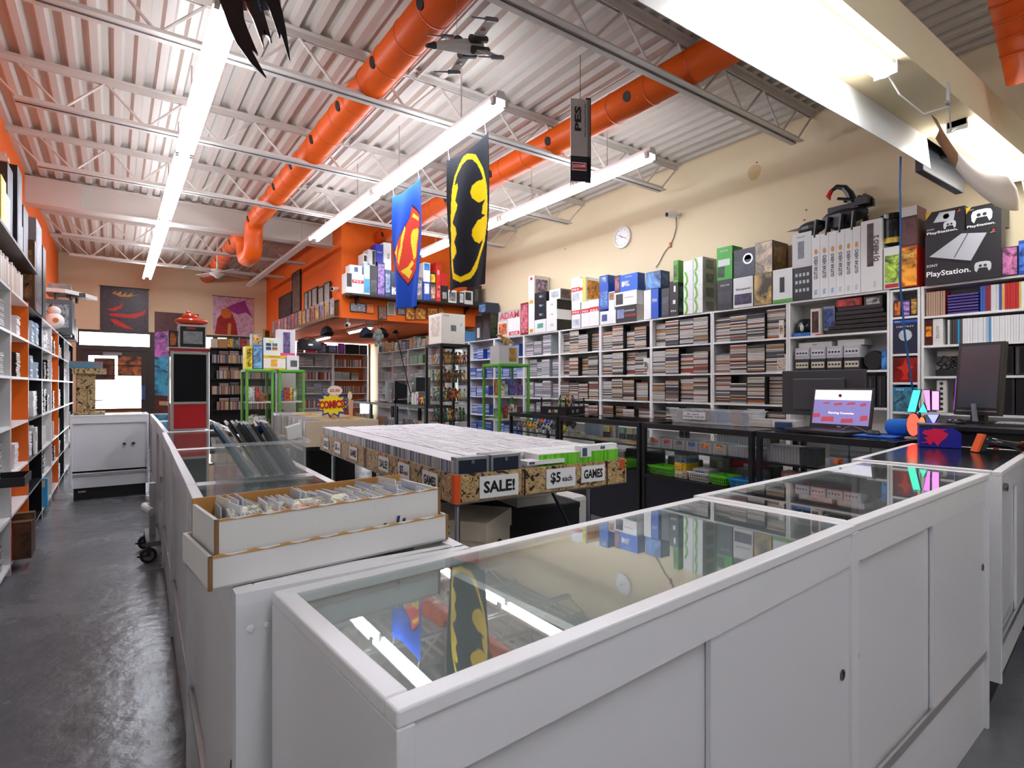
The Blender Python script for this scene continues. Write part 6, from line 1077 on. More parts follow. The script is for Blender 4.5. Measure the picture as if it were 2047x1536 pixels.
# cartons on the wall shelves below the bulkhead
random.seed(3); y = 13.0; k = 0
CL = [('#5a9ad0', 'sky blue'), ('#4fae3a', 'green'), ('#d2403a', 'red'), ('#e8e6e0', 'white'), ('#2a2b30', 'black'), ('#e0c83a', 'yellow'), ('#7a7f8a', 'grey'), ('#6a4a9a', 'violet'), ('#3a5a9a', 'navy'), ('#c86a2a', 'rust')]
KN = ['with a dark picture', 'with a pale picture', 'with fine print']
while y > 8.95:
    w_ = random.uniform(.12, .22); c_, cn = CL[k % 10]; art_box('console_box', '%s upright carton %s on the shelf tops under the bulkhead' % (cn, KN[(k // 10) % 3]), Fr((5.26, y, 2.101), -math.pi / 2), 0, 0, 0, w_, .2, random.uniform(.18, .27), c_, random.choice(['#8a8a90', '#d8d2c8', '#3a3a40', '#c89a4a'])); y -= w_ + .015; k += 1
# stuff on the rear work counters
FC0, _ = BC2[0]; FC1, _ = BC2[1]
t = thing('crt_monitor', 'black bulky monitor on the rear work counter', 'monitor', FC1.w(.5, .12, .966), FC1.rz); part(MB().box(0, .5, 0, .06, .05, .42, '#18181b').hex8([(.03, .06, .07), (.47, .06, .07), (.1, .3, .1), (.4, .3, .1), (.03, .06, .4), (.47, .06, .4), (.1, .3, .34), (.4, .3, .34)], '#18181b').box(.1, .4, .02, .3, 0, .05, '#202024'), 'monitor_case', 'satin', t); part(MB().box(.04, .46, -.003, 0, .09, .39, '#0a0b0e'), 'screen_panel', 'gloss', t)
t = thing('pc_tower', 'black tower computer with a green light on the rear counter', 'computer', FC0.w(.25, .2, .966), FC0.rz); part(MB().box(0, .2, 0, .28, 0, .48, '#131416'), 'tower_case', 'satin', t); part(MB().box(.05, .08, -.002, 0, .36, .38, '#4fe03a'), 'power_light', 'glow', t)
t = thing('certificate', 'wooden-framed dark certificate propped on the rear counter', 'picture', FC1.w(.98, .04, .966), FC1.rz - .25)
for q in ((0, .2, 0, .025), (0, .2, .245, .27), (0, .025, .025, .245), (.175, .2, .025, .245)): part(MB().box(q[0], q[1], 0, .02, q[2], q[3], '#7a3426'), 'frame_bar', 'satin', t)
part(MB().box(.025, .175, .004, .016, .025, .245, '#e8e2d4').box(.045, .155, .002, .004, .05, .22, '#2a3348'), 'picture_field', 'satin', t)
for i in range(9): art_box('boxed_game', 'upright boxed game beside the framed certificate', FC0, .52 + i * .035, .08, .966, .033, .14, random.uniform(.18, .24), random.choice(['#d8d4cc', '#9a9a9c', '#5a5a60', '#e8e2d0', '#b08a6a']), None, group='boxed games on the rear counter')
for i, (x, c_, lab) in enumerate(((.9, '#e02a24', 'red capped toy figure on the rear counter'), (.98, '#e8c83a', 'yellow toy figure on the rear counter'), (.86, '#2f6ac0', 'blue toy figure on the rear counter'))):
    o = link(fig_me[1], 'toy_figure', None, FC0.w(x, .08, .967), -.5, c_); tag(o, lab, 'figure')
t = thing('desk_lamp', 'black thin-armed lamp rising from the rear counter', 'lamp', FC1.w(1.15, .42, .966)); part(MB().lathe([(.08, 0), (.08, .015), (.02, .025)], (0, 0, 0), 14, '#16161a'), 'lamp_base', 'satin', t); part(MB().tube([(0, 0, .02), (-.12, .05, .55), (-.3, .1, 1.35)], .01, 6, '#16161a'), 'arm', 'satin', t); part(MB().lathe([(.02, .06), (.07, 0), (.068, -.005)], (-.3, .1, 1.32), 12, '#16161a'), 'lamp_shade', 'satin', t)
for f, L in BC2:
    for i in range(9): art_box('boxed_game', 'game standing inside the black showcases under the bulkhead', f, .08 + i * .12, .1, .502, .08, .03, .19, random.choice(['#c9c9c4', '#8a8f98', '#d89a5a', '#e2e0da', '#6a7a8a']), '#7a7a80', (.15, .85, .2, .8), group='games inside the rear showcases')
    for i in range(6): solo(MB().ball((0, 0, .05), (.09, .06, .05), 10, 6, (1, 1, 1)), 'controller_lump', 'satin', 'rounded controller lying low in the black showcases under the bulkhead', 'controller', f.w(.15 + i * .18, .16, .14), f.rz, 'controllers in the rear showcases', random.choice(['#dcdcd8', '#6ac83a', '#3a3a40', '#e8e6e0']), True)
# ceiling fan near the rear
t = thing('ceiling_fan', 'white ceiling fan under the rear joists', 'fan', (1.55, 11.6, 3.34)); part(MB().lathe([(.02, .3), (.02, .12), (.1, .11), (.13, .06), (.13, .02), (.06, -.02), (.03, -.05)], (0, 0, 0), 18, '#e9e6e1'), 'motor_housing', 'satin', t, smooth=True); part(MB().tube([(0, 0, .3), (0, 0, .62)], .012, 8, '#e9e6e1'), 'down_rod', 'satin', t)
for i in range(4): part(MB().prism([(.12, -.05), (.6, -.07), (.6, .07), (.12, .05)], (0, 0, .05), RZ(i * math.pi / 2 + .4) @ Vector((1, 0, 0)), RZ(i * math.pi / 2 + .4) @ Vector((0, 1, .15)), (0, 0, .008), '#cfcac3'), 'blade', 'satin', t)
# ================================================================= FLAGS, SCARF, MODELS UNDER THE CEILING
def interp(tab, v):
    for (a, x), (b, y) in zip(tab[:-1], tab[1:]):
        if v <= b: return x + (y - x) * max(0, (v - a)) / (b - a)
    return tab[-1][1]
def flag(label, X, Y0, Y1, z0, z1, colour_at, ripple, nx=84, nz=190, sag=.1):
    """cloth hung in the y-z plane; u runs from far (0) to near (1), v from top (0) to bottom (1)"""
    t = thing('hanging_flag', label, 'flag', (X, Y1, z0)); me = bpy.data.meshes.new('cloth'); vs = []; fs = []; cols = []
    for j in range(nz + 1):
        v = j / nz
        for i in range(nx + 1):
            u = i / nx; top = z1 - z0 - sag * u * 0 - .03 * math.sin(u * math.pi); zz = top * (1 - v)
            xx = ripple * (math.sin(u * 9 + v * 2.5) * (.35 + v) + .6 * math.sin(u * 4 - v * 5)); vs.append((xx, -(Y1 - Y0) * u, zz + .02 * math.sin(u * 5) * v)); cols.append((*cc(colour_at(u, v)), 1))
    for j in range(nz):
        for i in range(nx): a = j * (nx + 1) + i; fs.append((a, a + 1, a + nx + 2, a + nx + 1))
    me.from_pydata(vs, [], fs); at = me.color_attributes.new('Col', 'FLOAT_COLOR', 'POINT'); at.data.foreach_set('color', [q for c_ in cols for q in c_]); me.materials.append(MATS['flagcloth']); me.polygons.foreach_set('use_smooth', [True] * len(me.polygons))
    o = link(me, 'cloth', t); s = o.modifiers.new('thickness', 'SOLIDIFY'); s.thickness = .002
    for u in (.06, .94): part(MB().tube([(0, -(Y1 - Y0) * u, z1 - z0 - .02), (-.02 if X > 2.4 else .02, -(Y1 - Y0) * u, 3.47 - z0)], .002, 5, '#d8d8d8'), 'hanging_string', 'satin', t)
    return t
paint('flagcloth', 0.9, bump=0.02, bscale=60, spec=0.1)
# flag drawings are traced in a drawing space and normalised to the cloth
xl1, xr1 = [(240, 525), (600, 500), (900, 505), (1325, 565)], [(90, 862), (500, 840), (900, 825), (1215, 865)]
def uvmap(u, v, TL, TR, BL, BR, xl, xr):
    y = (TL[1] + (TR[1] - TL[1]) * u) * (1 - v) + (BL[1] + (BR[1] - BL[1]) * u) * v
    a, b = interp(xl, y), interp(xr, y); return a + (b - a) * u, y
OUT = [(690, 195), (750, 215), (790, 330), (815, 480), (820, 600), (820, 780), (800, 950), (770, 1100), (720, 1200), (670, 1245), (610, 1215), (560, 1110), (535, 980), (530, 800), (535, 600), (550, 480), (575, 370), (620, 270), (660, 210)]
INN = [(690, 240), (725, 245), (755, 290), (775, 360), (785, 415), (802, 600), (802, 780), (785, 900), (760, 1010), (715, 1150), (670, 1200), (620, 1170), (590, 1080), (565, 1020), (552, 970), (546, 800), (551, 600), (563, 480), (590, 370), (640, 280)]
LY = [(570, 450), (600, 430), (605, 470), (580, 575), (607, 610), (600, 650), (555, 755), (600, 800), (612, 850), (590, 920), (615, 960), (625, 1010), (600, 1060), (575, 1045), (555, 1000), (535, 980), (530, 800), (535, 600), (550, 490)]
RY = [(740, 425), (785, 415), (805, 480), (820, 600), (815, 780), (800, 870), (750, 910), (715, 895), (700, 850), (705, 800), (735, 730), (800, 695), (765, 680), (770, 620), (795, 575), (740, 590), (705, 550), (697, 510), (710, 460)]
def bat_col(u, v):
    x, y = uvmap(u, v, (525, 240), (865, 90), (565, 1325), (865, 1215), xl1, xr1)
    return '#f4d313' if inpoly(x, y, OUT) and (not inpoly(x, y, INN) or inpoly(x, y, LY) or inpoly(x, y, RY)) else '#23262b'
flag('black flag with a yellow oval bat emblem hung from the middle lights', 2.47, 3.79, 4.49, 2.14, 3.36, bat_col, .022)
SH = [(240, 590), (290, 665), (290, 1050), (300, 1100), (245, 1245), (150, 1090), (85, 985), (130, 930), (160, 870), (195, 770), (220, 680)]
cx_, cy_ = 215, 930
SR = [(cx_ + (x - cx_) * .92, cy_ + (y - cy_) * .95) for x, y in SH]
SY = [[(240, 660), (275, 700), (275, 725), (232, 690)], [(240, 790), (265, 780), (278, 800), (270, 900), (275, 1000), (260, 1035), (245, 960), (235, 900), (232, 830)], [(195, 770), (202, 790), (195, 900), (195, 980), (190, 1090), (175, 1060), (175, 980), (185, 930), (180, 870)], [(155, 920), (155, 1040), (105, 985)], [(250, 1035), (265, 1060), (245, 1110), (260, 1120), (245, 1185), (205, 1135), (235, 1090)]]
def sh_col(u, v):
    x, y = uvmap(u, v, (92, 545), (340, 400), (155, 1450), (355, 1395), [(500, 92), (700, 75), (950, 85), (1200, 110), (1450, 155)], [(400, 330), (700, 315), (1000, 330), (1395, 355)])
    if any(inpoly(x, y, P_) for P_ in SY): return '#f6dd4a'
    if inpoly(x, y, SR): return '#d94a3a'
    return '#3a2430' if inpoly(x, y, SH) else '#2450b8'
flag('blue flag with a red and yellow shield emblem hung from the middle lights', 2.47, 5.02, 5.72, 2.10, 3.37, sh_col, .028)
# knitted scarf
t = thing('hanging_scarf', 'grey and navy fringed scarf with a red badge and sideways lettering', 'scarf', (2.97, 3.36, 2.94), -TH * .7); SW, SHt = .16, .66
part(MB().box(0, SW, 0, .012, .2, SHt, '#b9b4b0').box(0, SW, 0, .012, 0, .2, '#20232c').box(SW - .028, SW + .012, .012, .03, 0, SHt + .02, '#4a1f24').box(SW - .02, SW + .006, .0, .012, .0, SHt, '#20232c'), 'knit', 'cloth', t)
part(MB().box(.008, SW - .03, -.002, 0, .085, .15, '#f0eeee').box(.012, SW - .034, -.003, -.001, .092, .143, '#d0202a'), 'badge', 'cloth', t); text(t, 'KONAMI', (.018, -.0045, .104), (1, 0, .06), (0, 0, 1), .026, .1, '#ffffff', .02)
text(t, 'PES', (.085, -.003, .4), (0, 0, 1), (-1, 0, 0), .055, .2, '#20232c', .04); text(t, 'PRO EVOLUTION', (.128, -.003, .36), (0, 0, 1), (-1, 0, 0), .016, .26, '#3a3a40', .01)
for i in range(14): part(MB().tube([(i * SW / 13, .006, 0), (i * SW / 13 + random.uniform(-.005, .005), .006, -.045)], [.004, .002], 5, '#7a4a50'), 'fringe', 'cloth', t)
part(MB().tube([(SW * .5, .006, SHt), (SW * .5, .006, 3.955 - 2.94)], .003, 5, '#3a3a3a'), 'cord', 'satin', t)
# white four-winged toy fighter (plain stand-in)
p = PZ(915, 92, 3.28); t = thing('toy_spaceship', 'white and grey toy spacecraft with four wings hanging below the deck', 'model', p, 0)
ax = (PZ(838, 130, 3.16) - PZ(985, 60, 3.36)); ax = Vector((-.30, -.08, -.13)).normalized(); sd = Vector((.25, -.9, -.1)); sd = (sd - ax * sd.dot(ax)).normalized(); up = sd.cross(ax).normalized()
if up.z < 0: up = -up
A = lambda a, b, c_: ax * a + sd * b + up * c_
part(MB().tube([A(-.2, 0, 0), A(-.1, 0, 0), A(.05, 0, 0), A(.2, 0, -.005), A(.26, 0, -.01)], [.04, .046, .034, .02, .008], 8, '#d9d6d0'), 'fuselage', 'satin', t); part(MB().tube([A(.2, 0, -.005), A(.265, 0, -.01)], [.0205, .009], 8, '#33343a'), 'nose', 'satin', t); part(MB().ball(A(-.02, 0, .035), (.03, .02, .02), 10, 6, '#1a1c22'), 'canopy', 'gloss', t)
for s in (-1, 1):
    for u in (-1, 1):
        d = (sd * s + up * u * .55).normalized(); o0 = A(-.12, 0, 0)
        part(MB().hex8([o0 + d * .03 + ax * .05, o0 + d * .03 - ax * .06, o0 + d * .03 + ax * .05 + up * .008, o0 + d * .03 - ax * .06 + up * .008, o0 + d * .2 + ax * .03, o0 + d * .2 - ax * .05, o0 + d * .2 + ax * .03 + up * .006, o0 + d * .2 - ax * .05 + up * .006], '#cfccc6'), 'wing', 'satin', t)
        part(MB().tube([o0 + d * .06 - ax * .09, o0 + d * .06 + ax * .05], [.02, .024], 8, '#2b2c31'), 'engine', 'satin', t); q = o0 + d * .2; part(MB().tube([q - ax * .06, q + ax * .04, q + ax * .05, q + ax * .17], [.014, .014, .005, .004], 6, '#7d8088'), 'wing_cannon', 'satin', t)
        part(MB().box(-.02, .02, -.012, .012, 0, .002, '#b8322c', T3(*(o0 + d * .13 - up * .004)) @ ax.to_track_quat('X', 'Z').to_matrix().to_4x4()), 'red_stripe', 'satin', t)
part(MB().tube([A(0, 0, .03), A(0, 0, .03) + Vector((0, 0, 3.955 - p.z - .03))], .0015, 4, '#9a9a9a'), 'hanging_thread', 'satin', t)
# dark pronged toy craft
p = PZ(520, 40, 3.22); t = thing('dark_spacecraft', 'black toy spacecraft with long pointed prongs hanging at the first light', 'model', p)
fw = Vector((.13, .27, -.10)); rt = Vector((.8, -.58, 0)); dn = Vector((0, 0, -1)); B = lambda a, b, c_=0: rt * a + dn * b + Vector((.3, .9, 0)) * c_
K7 = lambda x, y: ((x - 1000) / 2047 * .64 * .99, (y - 340) / 2047 * .64 * .99)
def prong(pts, name, col='#17191f', th=.02):
    part(MB().prism([K7(*q) for q in pts], (0, 0, 0), rt, dn, Vector((.3, .9, 0)) * th, col), name, 'satin', t)
prong([(300, 0), (690, 0), (720, 300), (790, 500), (960, 900), (940, 915), (845, 830), (1108, 1310), (1100, 1330), (850, 1080), (590, 720), (460, 440), (350, 130)], 'long_prong'); prong([(1095, 0), (1330, 0), (1390, 220), (1450, 520), (1520, 1020), (1505, 1040), (1350, 540), (1345, 610), (1320, 620), (1180, 200)], 'long_prong')
prong([(740, 0), (1010, 0), (1080, 250), (1190, 640), (1165, 650), (1075, 500), (1035, 600), (1055, 740), (1040, 755), (880, 320), (800, 130)], 'centre_prong', '#2b2f33', .05); prong([(300, -260), (1330, -260), (1330, 20), (300, 20)], 'cross_hull', '#1c1e24', .08); prong([(700, 0), (740, 0), (880, 300), (860, 290)], 'orange_edge', '#b0522c', .012)
for i in range(5): q = K7(970 + i * 12, 10 + i * 45); part(MB().ball(rt * q[0] + dn * q[1] - Vector((.3, .9, 0)) * .004, .006, 6, 4, '#3f6fa8'), 'blue_light', 'gloss', t)
part(MB().tube([B(0, -.15, .02), B(0, -.15, .02) + Vector((0, 0, 3.955 - p.z - .15))], .002, 4, '#9a9a9a'), 'hanging_thread', 'satin', t)
# ================================================================= ON THE AISLE COUNTERS
def long_box(name, label, c0, e, L, D, H, col='#e9e8e4', rim='#c99a5a', lip=0.0, back_h=None):
    """open white card box; c0 = near-left corner, e = heading of its long side"""
    t = thing(name, label, 'box', c0, e); T_ = .006; bh = back_h or H
    part(MB().box(0, L, 0, D, 0, .004, col), 'bottom', 'card', t); part(MB().box(0, L, 0, T_, 0, H, col), 'front_wall', 'card', t); part(MB().box(0, L, D - T_, D, 0, bh, '#c08a48' if back_h else col), 'back_wall', 'card', t); part(MB().box(0, T_, T_, D - T_, 0, H + lip, col), 'end_wall', 'card', t); part(MB().box(L - T_, L, T_, D - T_, 0, H + lip, col), 'end_wall', 'card', t)
    m = []; n = 26
    for i in range(n): x0 = i * L / n; m.append((x0, H - .0005 + .002 * math.sin(i * 2.1)))
    part(MB().prism([(0, H - .003)] + m + [(L, H - .001), (L, H - .003)], (0, -.0008, 0), (1, 0, 0), (0, 0, 1), (0, T_ + .0016, 0), rim), 'raw_edge', 'card', t)
    for x in (-.0008, L - .0052): part(MB().box(x, x + .006, -.001, .006, 0, H, '#8f6a44'), 'raw_corner', 'card', t)
    return t
e0 = math.atan2(.16, .62)
g0 = PZ(418, 1185, .966); g1 = PZ(895, 1080, .966); e0 = math.atan2(g1.y - g0.y, g1.x - g0.x); LB_ = (g1 - g0).length
U_ = Vector((math.cos(e0), math.sin(e0), 0)); V_ = Vector((-U_.y, U_.x, 0))
tray_t = long_box('box_lid', 'torn white cardboard lid under the long card box', (g0.x, g0.y, .967), e0, LB_, .20, .055)
i0 = g0 + U_ * .012 + V_ * .012; LI, DI = LB_ - .024, .172
lb = long_box('card_box', 'long white cardboard box packed with sleeved cards', (i0.x, i0.y, .973), e0, LI, DI, .105, back_h=.115)
for i, (u, h) in enumerate(((.30, .012), (.33, .02), (.37, .016), (.55, .02), (.6, .026), (.64, .02), (.68, .03), (.72, .02), (.75, .034), (.78, .03), (.82, .018), (.88, .012))): part(MB().prism([(0, 0), (.006, 0), (.012, h), (.006, h)], (LI * u, -.0012, .022 + .005 * math.sin(i)), (1, 0, 0), (0, 0, 1), (0, -.0006, 0), '#2a3a66'), 'pen_mark', 'matte', lb)
random.seed(12); x = .03; k = 0
BF = Fr((i0.x, i0.y, .978), e0)
me_card = MB().box(0, .0028, 0, .066, 0, .099, (1, 1, 1)).mesh('sleeved_card', 'gloss')
while x < LI - .03:
    for r in (0, 1):
        o = link(me_card, 'sleeved_card', None, BF.w(x + random.uniform(-.001, .001), .012 + r * .076 + random.uniform(0, .004), random.uniform(0, .003) + (random.random() < .1) * .012), e0 + random.uniform(-.1, .1), random.choice(['#e6eaf0', '#f4f5f6', '#d8dee8', '#eef0f2', '#c4ccda', '#f0ece4']))
        o.rotation_euler = (0, random.uniform(-.05, .18), o.rotation_euler.z); tag(o, 'sleeved card standing in the %s row of the long white box' % ('near' if r == 0 else 'far'), 'card', 'sleeved cards in the %s row' % ('near' if r == 0 else 'far'))
    x += .0062; k += 1
t = thing('colour_comic', 'colourful comic lying on the sleeved cards', 'comic', BF.w(.03, .009, .086), e0, ); part(MB().box(0, .22, 0, .05, 0, .003, '#e6e0d4', Matrix.Rotation(.35, 4, 'X')), 'cover', 'satin', t); part(MB().box(.004, .216, .003, .047, .003, .004, '#cfd2bc', Matrix.Rotation(.35, 4, 'X')), 'cover_art', 'print_fine', t); part(MB().box(.07, .17, .01, .03, .004, .0045, '#d8a090', Matrix.Rotation(.35, 4, 'X')), 'cover_patch', 'print_fine', t)
# clear bin of upright games on the second aisle counter
q0 = PZ(432, 972, .966); q1 = PZ(612, 958, .966); BE = math.atan2(q1.y - q0.y, q1.x - q0.x); BL_ = (q1 - q0).length; BN = Fr((q0.x, q0.y, .967), BE)
t = thing('clear_bin', 'clear plastic bin leaning full of large flat games', 'bin', BN.l, BE); D_, H_ = .26, .135
for a in ((0, BL_, 0, .003, 0), (0, BL_, D_ - .003, D_, 0), (0, .003, .003, D_ - .003, 0), (BL_ - .003, BL_, .003, D_ - .003, 0)): part(MB().box(a[0], a[1], a[2], a[3], .003, H_, '#dfe6e6'), 'bin_wall', 'clearplastic', t)
part(MB().box(0, BL_, 0, D_, 0, .003, '#dfe6e6'), 'bin_floor', 'clearplastic', t)
for a in ((-.012, BL_ + .012, -.012, 0), (-.012, BL_ + .012, D_, D_ + .012), (-.012, 0, 0, D_), (BL_, BL_ + .012, 0, D_)): part(MB().box(a[0], a[1], a[2], a[3], H_ - .006, H_ + .004, '#eef2f2'), 'bin_rim', 'frosted', t)
random.seed(44); x = .09; i = 0
GC = [('#4a4e54', 'charcoal'), ('#6fc03a', 'green-edged'), ('#7fb0d0', 'pale blue'), ('#e6e3dc', 'white'), ('#2a2b2f', 'black'), ('#a89f90', 'tan'), ('#8a8f96', 'grey')]
while x < BL_ - .012:
    c_, cn = GC[i] if i < 4 else random.choice(GC[2:]) if i > 24 or i < 8 else random.choice([GC[0], GC[4], GC[6], GC[5]])
    o = solo(MB().box(0, .0085, 0, .19, 0, .215, (1, 1, 1)).box(.001, .0075, -.001, 0, .01, .2, (.5, .5, .55)), 'flat_game', 'satin', cn + ' flat game leaning in the clear bin', 'game', BN.w(x, .03 + random.uniform(0, .02), .012), BE, 'games leaning in the clear bin', c_); o.rotation_euler = (0, -.52 + random.uniform(-.05, .05), BE); x += .0108; i += 1
for i, xx in enumerate((.18, .21, .24)):
    o = solo(MB().ball((0, .0, 0), (.028, .03, .014), 10, 6, '#2f7fd0'), 'blue_wrap', 'cloth', 'bright blue folded bag edge on top of the upright games', 'bag', BN.w(xx - .1, .13, .172), BE + .2 * i, 'blue bag folds on the games', None, True)
t = thing('paper_slip', 'white folded paper slip at the end of the clear bin', 'paper', BN.w(BL_ - .045, .12, .13), BE); part(MB().prism([(0, 0), (.05, .01), (.045, .06), (-.005, .045)], (0, 0, 0), (1, 0, 0), (0, 0, 1), (0, .06, 0), '#ecebe8'), 'slip', 'card', t)
# goods inside the aisle counters and the front counter
random.seed(8); pileC = MB()
for (y0, y1, x0) in ((1.2, 2.1, .25), (2.25, 3.3, .28), (3.5, 4.6, .3)):
    y = y0
    while y < y1:
        for xx in (x0 + .02, x0 + .2):
            n = random.randint(2, 9)
            for k in range(n):
                pileC.box(xx, xx + .135, y, y + .185, .6075 + k * .0148, .6075 + k * .0148 + .014, random.choice(['#2a2b2e', '#8a8a8c', '#b09a7a', '#5a6a4a', '#d8d4cc', '#7a4a3a', '#3a4a5a']))
        y += .21
tag(part(pileC, 'counter_game_pile', 'satin', None), 'flat piles of games inside the white aisle counters', 'game cases', None, 'stuff')
C2F = Fr((1.459, .617, 0), A2)
for (x, y, n, rz, cols, lab) in ((.12, .2, 14, .05, ['#e9e9ea', '#d0d0d2', '#f2f2f2'], 'white game case stacked inside the front glass counter'), (.36, .14, 7, .3, ['#4a6f9a', '#6a8ab0', '#3a4f7a'], 'blue game case in a loose pile inside the front glass counter'), (.55, .17, 6, -.2, ['#5a86a8', '#4a5a8a', '#7a6a9a'], 'blue-violet game case in a loose pile inside the front glass counter'), (.72, .16, 5, .1, ['#5a4a7a', '#8a7aa8', '#4a6a8a'], 'violet game case in a loose pile inside the front glass counter')):
    for k in range(n): solo(MB().box(0, .19, 0, .135, 0, .0145, (1, 1, 1)), 'counter_game', 'satin', lab, 'game case', C2F.w(x + random.uniform(-.012, .012), y + random.uniform(-.01, .01), .607 + k * .0148), A2 + rz * (.3 + .7 * random.random()), lab.replace('game case', 'games'), random.choice(cols))
t = art_box('console_box', 'grey carton lettered 7800 on the floor of the front glass counter', C2F, .45, .1, .192, .45, .25, .1, '#8a8a86', None, words=(('7800', .2, .4, .3, .25, '#3a3a3a'),))
# ================================================================= INSIDE THE BLACK SHOWCASES
random.seed(77)
f, L = BC[1]
def cart(fr, x, y, z, label, group, face=True, col='#9c9ca0', lab_col=None, w_=.127, h=.082, d=.02, rz=0.0):
    t = thing('game_cartridge', label, 'cartridge', fr.w(x, y, z), fr.rz + rz, group)
    part(MB().box(0, w_, 0, d, 0, h, col) if face else MB().box(0, d, 0, w_, 0, h, col), 'shell', 'satin', t, bevel=.003)
    if face: part(MB().box(w_ * .22, w_ * .78, -.001, 0, h * .5, h * .96, lab_col or '#b04a3a'), 'label_art', 'print', t); part(MB().box(w_ * .2, w_ * .8, -.0008, 0, h * .1, h * .4, '#8d8d92'), 'grip_recess', 'satin', t)
    return t
for i, (c_, cn) in enumerate((('#d0622a', 'orange'), ('#c84a34', 'red'), ('#7a6a60', 'brown'), ('#4a6fa8', 'blue'), ('#c8742a', 'amber'), ('#c88a5a', 'tan'))): cart(f, .04 + i * .135, .06, .752, 'grey cartridge with %s label facing out of the disc-bin showcase' % cn, None, True, '#9c9ca0', c_)
for i in range(13): cart(f, .86 + i * .021, .06, .752, 'grey cartridge standing edge-on at the end of the labelled row', 'edge-on grey cartridges', False)
for r in range(3):
    for i in range(22): solo(MB().box(0, .03, 0, .02, 0, .082, '#9c9ca0'), 'grey_cartridge', 'satin', 'grey cartridge in the rows behind the labelled ones', 'cartridge', f.w(.05 + i * .036, .14 + r * .05, .752), f.rz, 'grey cartridges in the back rows')
for i in range(20): solo(MB().box(0, .022, 0, .12, 0, .135, '#84868a').box(.006, .016, -.001, 0, .02, .12, '#9a9ca0'), 'upright_cartridge', 'satin', 'tall grey cartridge upright at the back of the disc-bin showcase', 'cartridge', f.w(.56 + i * .0245, .32, .752), f.rz, 'tall grey cartridges')
def basket(label, fr, x, y, z, w_, d, h, col):
    t = thing('plastic_basket', label, 'basket', fr.w(x, y, z), fr.rz); part(MB().box(.01, w_ - .01, .01, d - .01, 0, .004, col), 'basket_floor', 'satin', t)
    for q in ([(.01, .01, 0), (w_ - .01, .01, 0), (.01, .014, 0), (w_ - .01, .014, 0), (0, 0, h), (w_, 0, h), (0, .004, h), (w_, .004, h)], [(.01, d - .014, 0), (w_ - .01, d - .014, 0), (.01, d - .01, 0), (w_ - .01, d - .01, 0), (0, d - .004, h), (w_, d - .004, h), (0, d, h), (w_, d, h)], [(.01, .01, 0), (.014, .01, 0), (.01, d - .01, 0), (.014, d - .01, 0), (0, 0, h), (.004, 0, h), (0, d, h), (.004, d, h)], [(w_ - .014, .01, 0), (w_ - .01, .01, 0), (w_ - .014, d - .01, 0), (w_ - .01, d - .01, 0), (w_ - .004, 0, h), (w_, 0, h), (w_ - .004, d, h), (w_, d, h)]): part(MB().hex8(q, col), 'basket_wall', 'satin', t)
    part(MB().box(-.008, w_ + .008, -.008, .004, h - .008, h + .004, col), 'basket_rim', 'satin', t); n = int(w_ / .018)
    for r in range(2): part(MB().box(.02, w_ - .02, -.001, .002, h * (.22 + .3 * r), h * (.42 + .3 * r), col), 'rib_band', 'satin', t)
    for i in range(n - 1):
        for r in range(2): part(MB().box(.022 + i * .018, .031 + i * .018, -.0025, -.001, h * (.22 + .3 * r), h * (.42 + .3 * r), '#1e2a1a'), 'basket_slot', 'matte', t)
ZB = .514
basket('lime green basket at the far end of the disc-bin showcase', f, .03, .05, ZB, .28, .2, .07, '#6fdc1e'); basket('white basket between the two lime baskets', f, .48, .05, ZB, .2, .2, .07, '#e4e4de'); basket('small lime green basket beside the blue one', f, .70, .05, ZB, .15, .2, .07, '#6fdc1e'); basket('bright blue basket at the near end of the disc-bin showcase', f, .87, .05, ZB, .2, .2, .07, '#2f9ae0')
for i, (z, h, c_, lab) in enumerate(((0, .03, '#b9b4a6', 'pale boxed game at the bottom of the showcase stack'), (.031, .03, '#cdbfa6', 'cream boxed game in the showcase stack'), (.062, .034, '#e0b02c', 'yellow boxed game in the showcase stack'), (.097, .034, '#e8b820', 'brighter yellow boxed game in the showcase stack'), (.132, .03, '#5a7fa0', 'blue boxed game in the showcase stack'), (.163, .03, '#6a6f74', 'grey boxed game in the showcase stack'), (.194, .025, '#2a2c30', 'black boxed game topping the showcase stack'))): art_box('boxed_game', lab, f, .325, .06, ZB + z, .125, .16, h, c_, c_, (.1, .9, .2, .8))
art_box('storage_bin', 'red plastic bin with a white card inside the showcase', f, .68, .36, ZB, .3, .2, .2, '#c8242a', '#e9e6e2', (.35, .65, .3, .75), 'print_soft', cat='bin'); art_box('storage_bin', 'grey clear bin with a small code card inside the showcase', f, .45, .36, ZB, .2, .2, .2, '#9a9c9a', '#d9d9d6', (.4, .65, .4, .7), 'satin', cat='bin')
for i, (x, w_, y, h) in enumerate(((.05, .16, .28, .14), (.22, .1, .3, .12), (.72, .28, .27, .12), (1.0, .08, .3, .16))): solo(MB().box(0, w_, 0, .14, 0, h, '#3a3b3e'), 'old_console', 'satin', 'dark grey console among the baskets, %s' % ('wide by the lime basket', 'narrow beside the wide one', 'long behind the small lime basket', 'upright at the near end')[i], 'console', f.w(x, y, ZB), f.rz, bevel=.006)
t = thing('game_console', 'pale grey console with a blue badge in the white basket', 'console', f.w(.5, .08, ZB + .03), f.rz); part(MB().box(0, .16, 0, .14, 0, .07, '#a5a5a2'), 'shell', 'satin', t, bevel=.006); part(MB().box(.03, .12, -.001, 0, .03, .05, '#2f5fb0'), 'badge', 'satin', t)
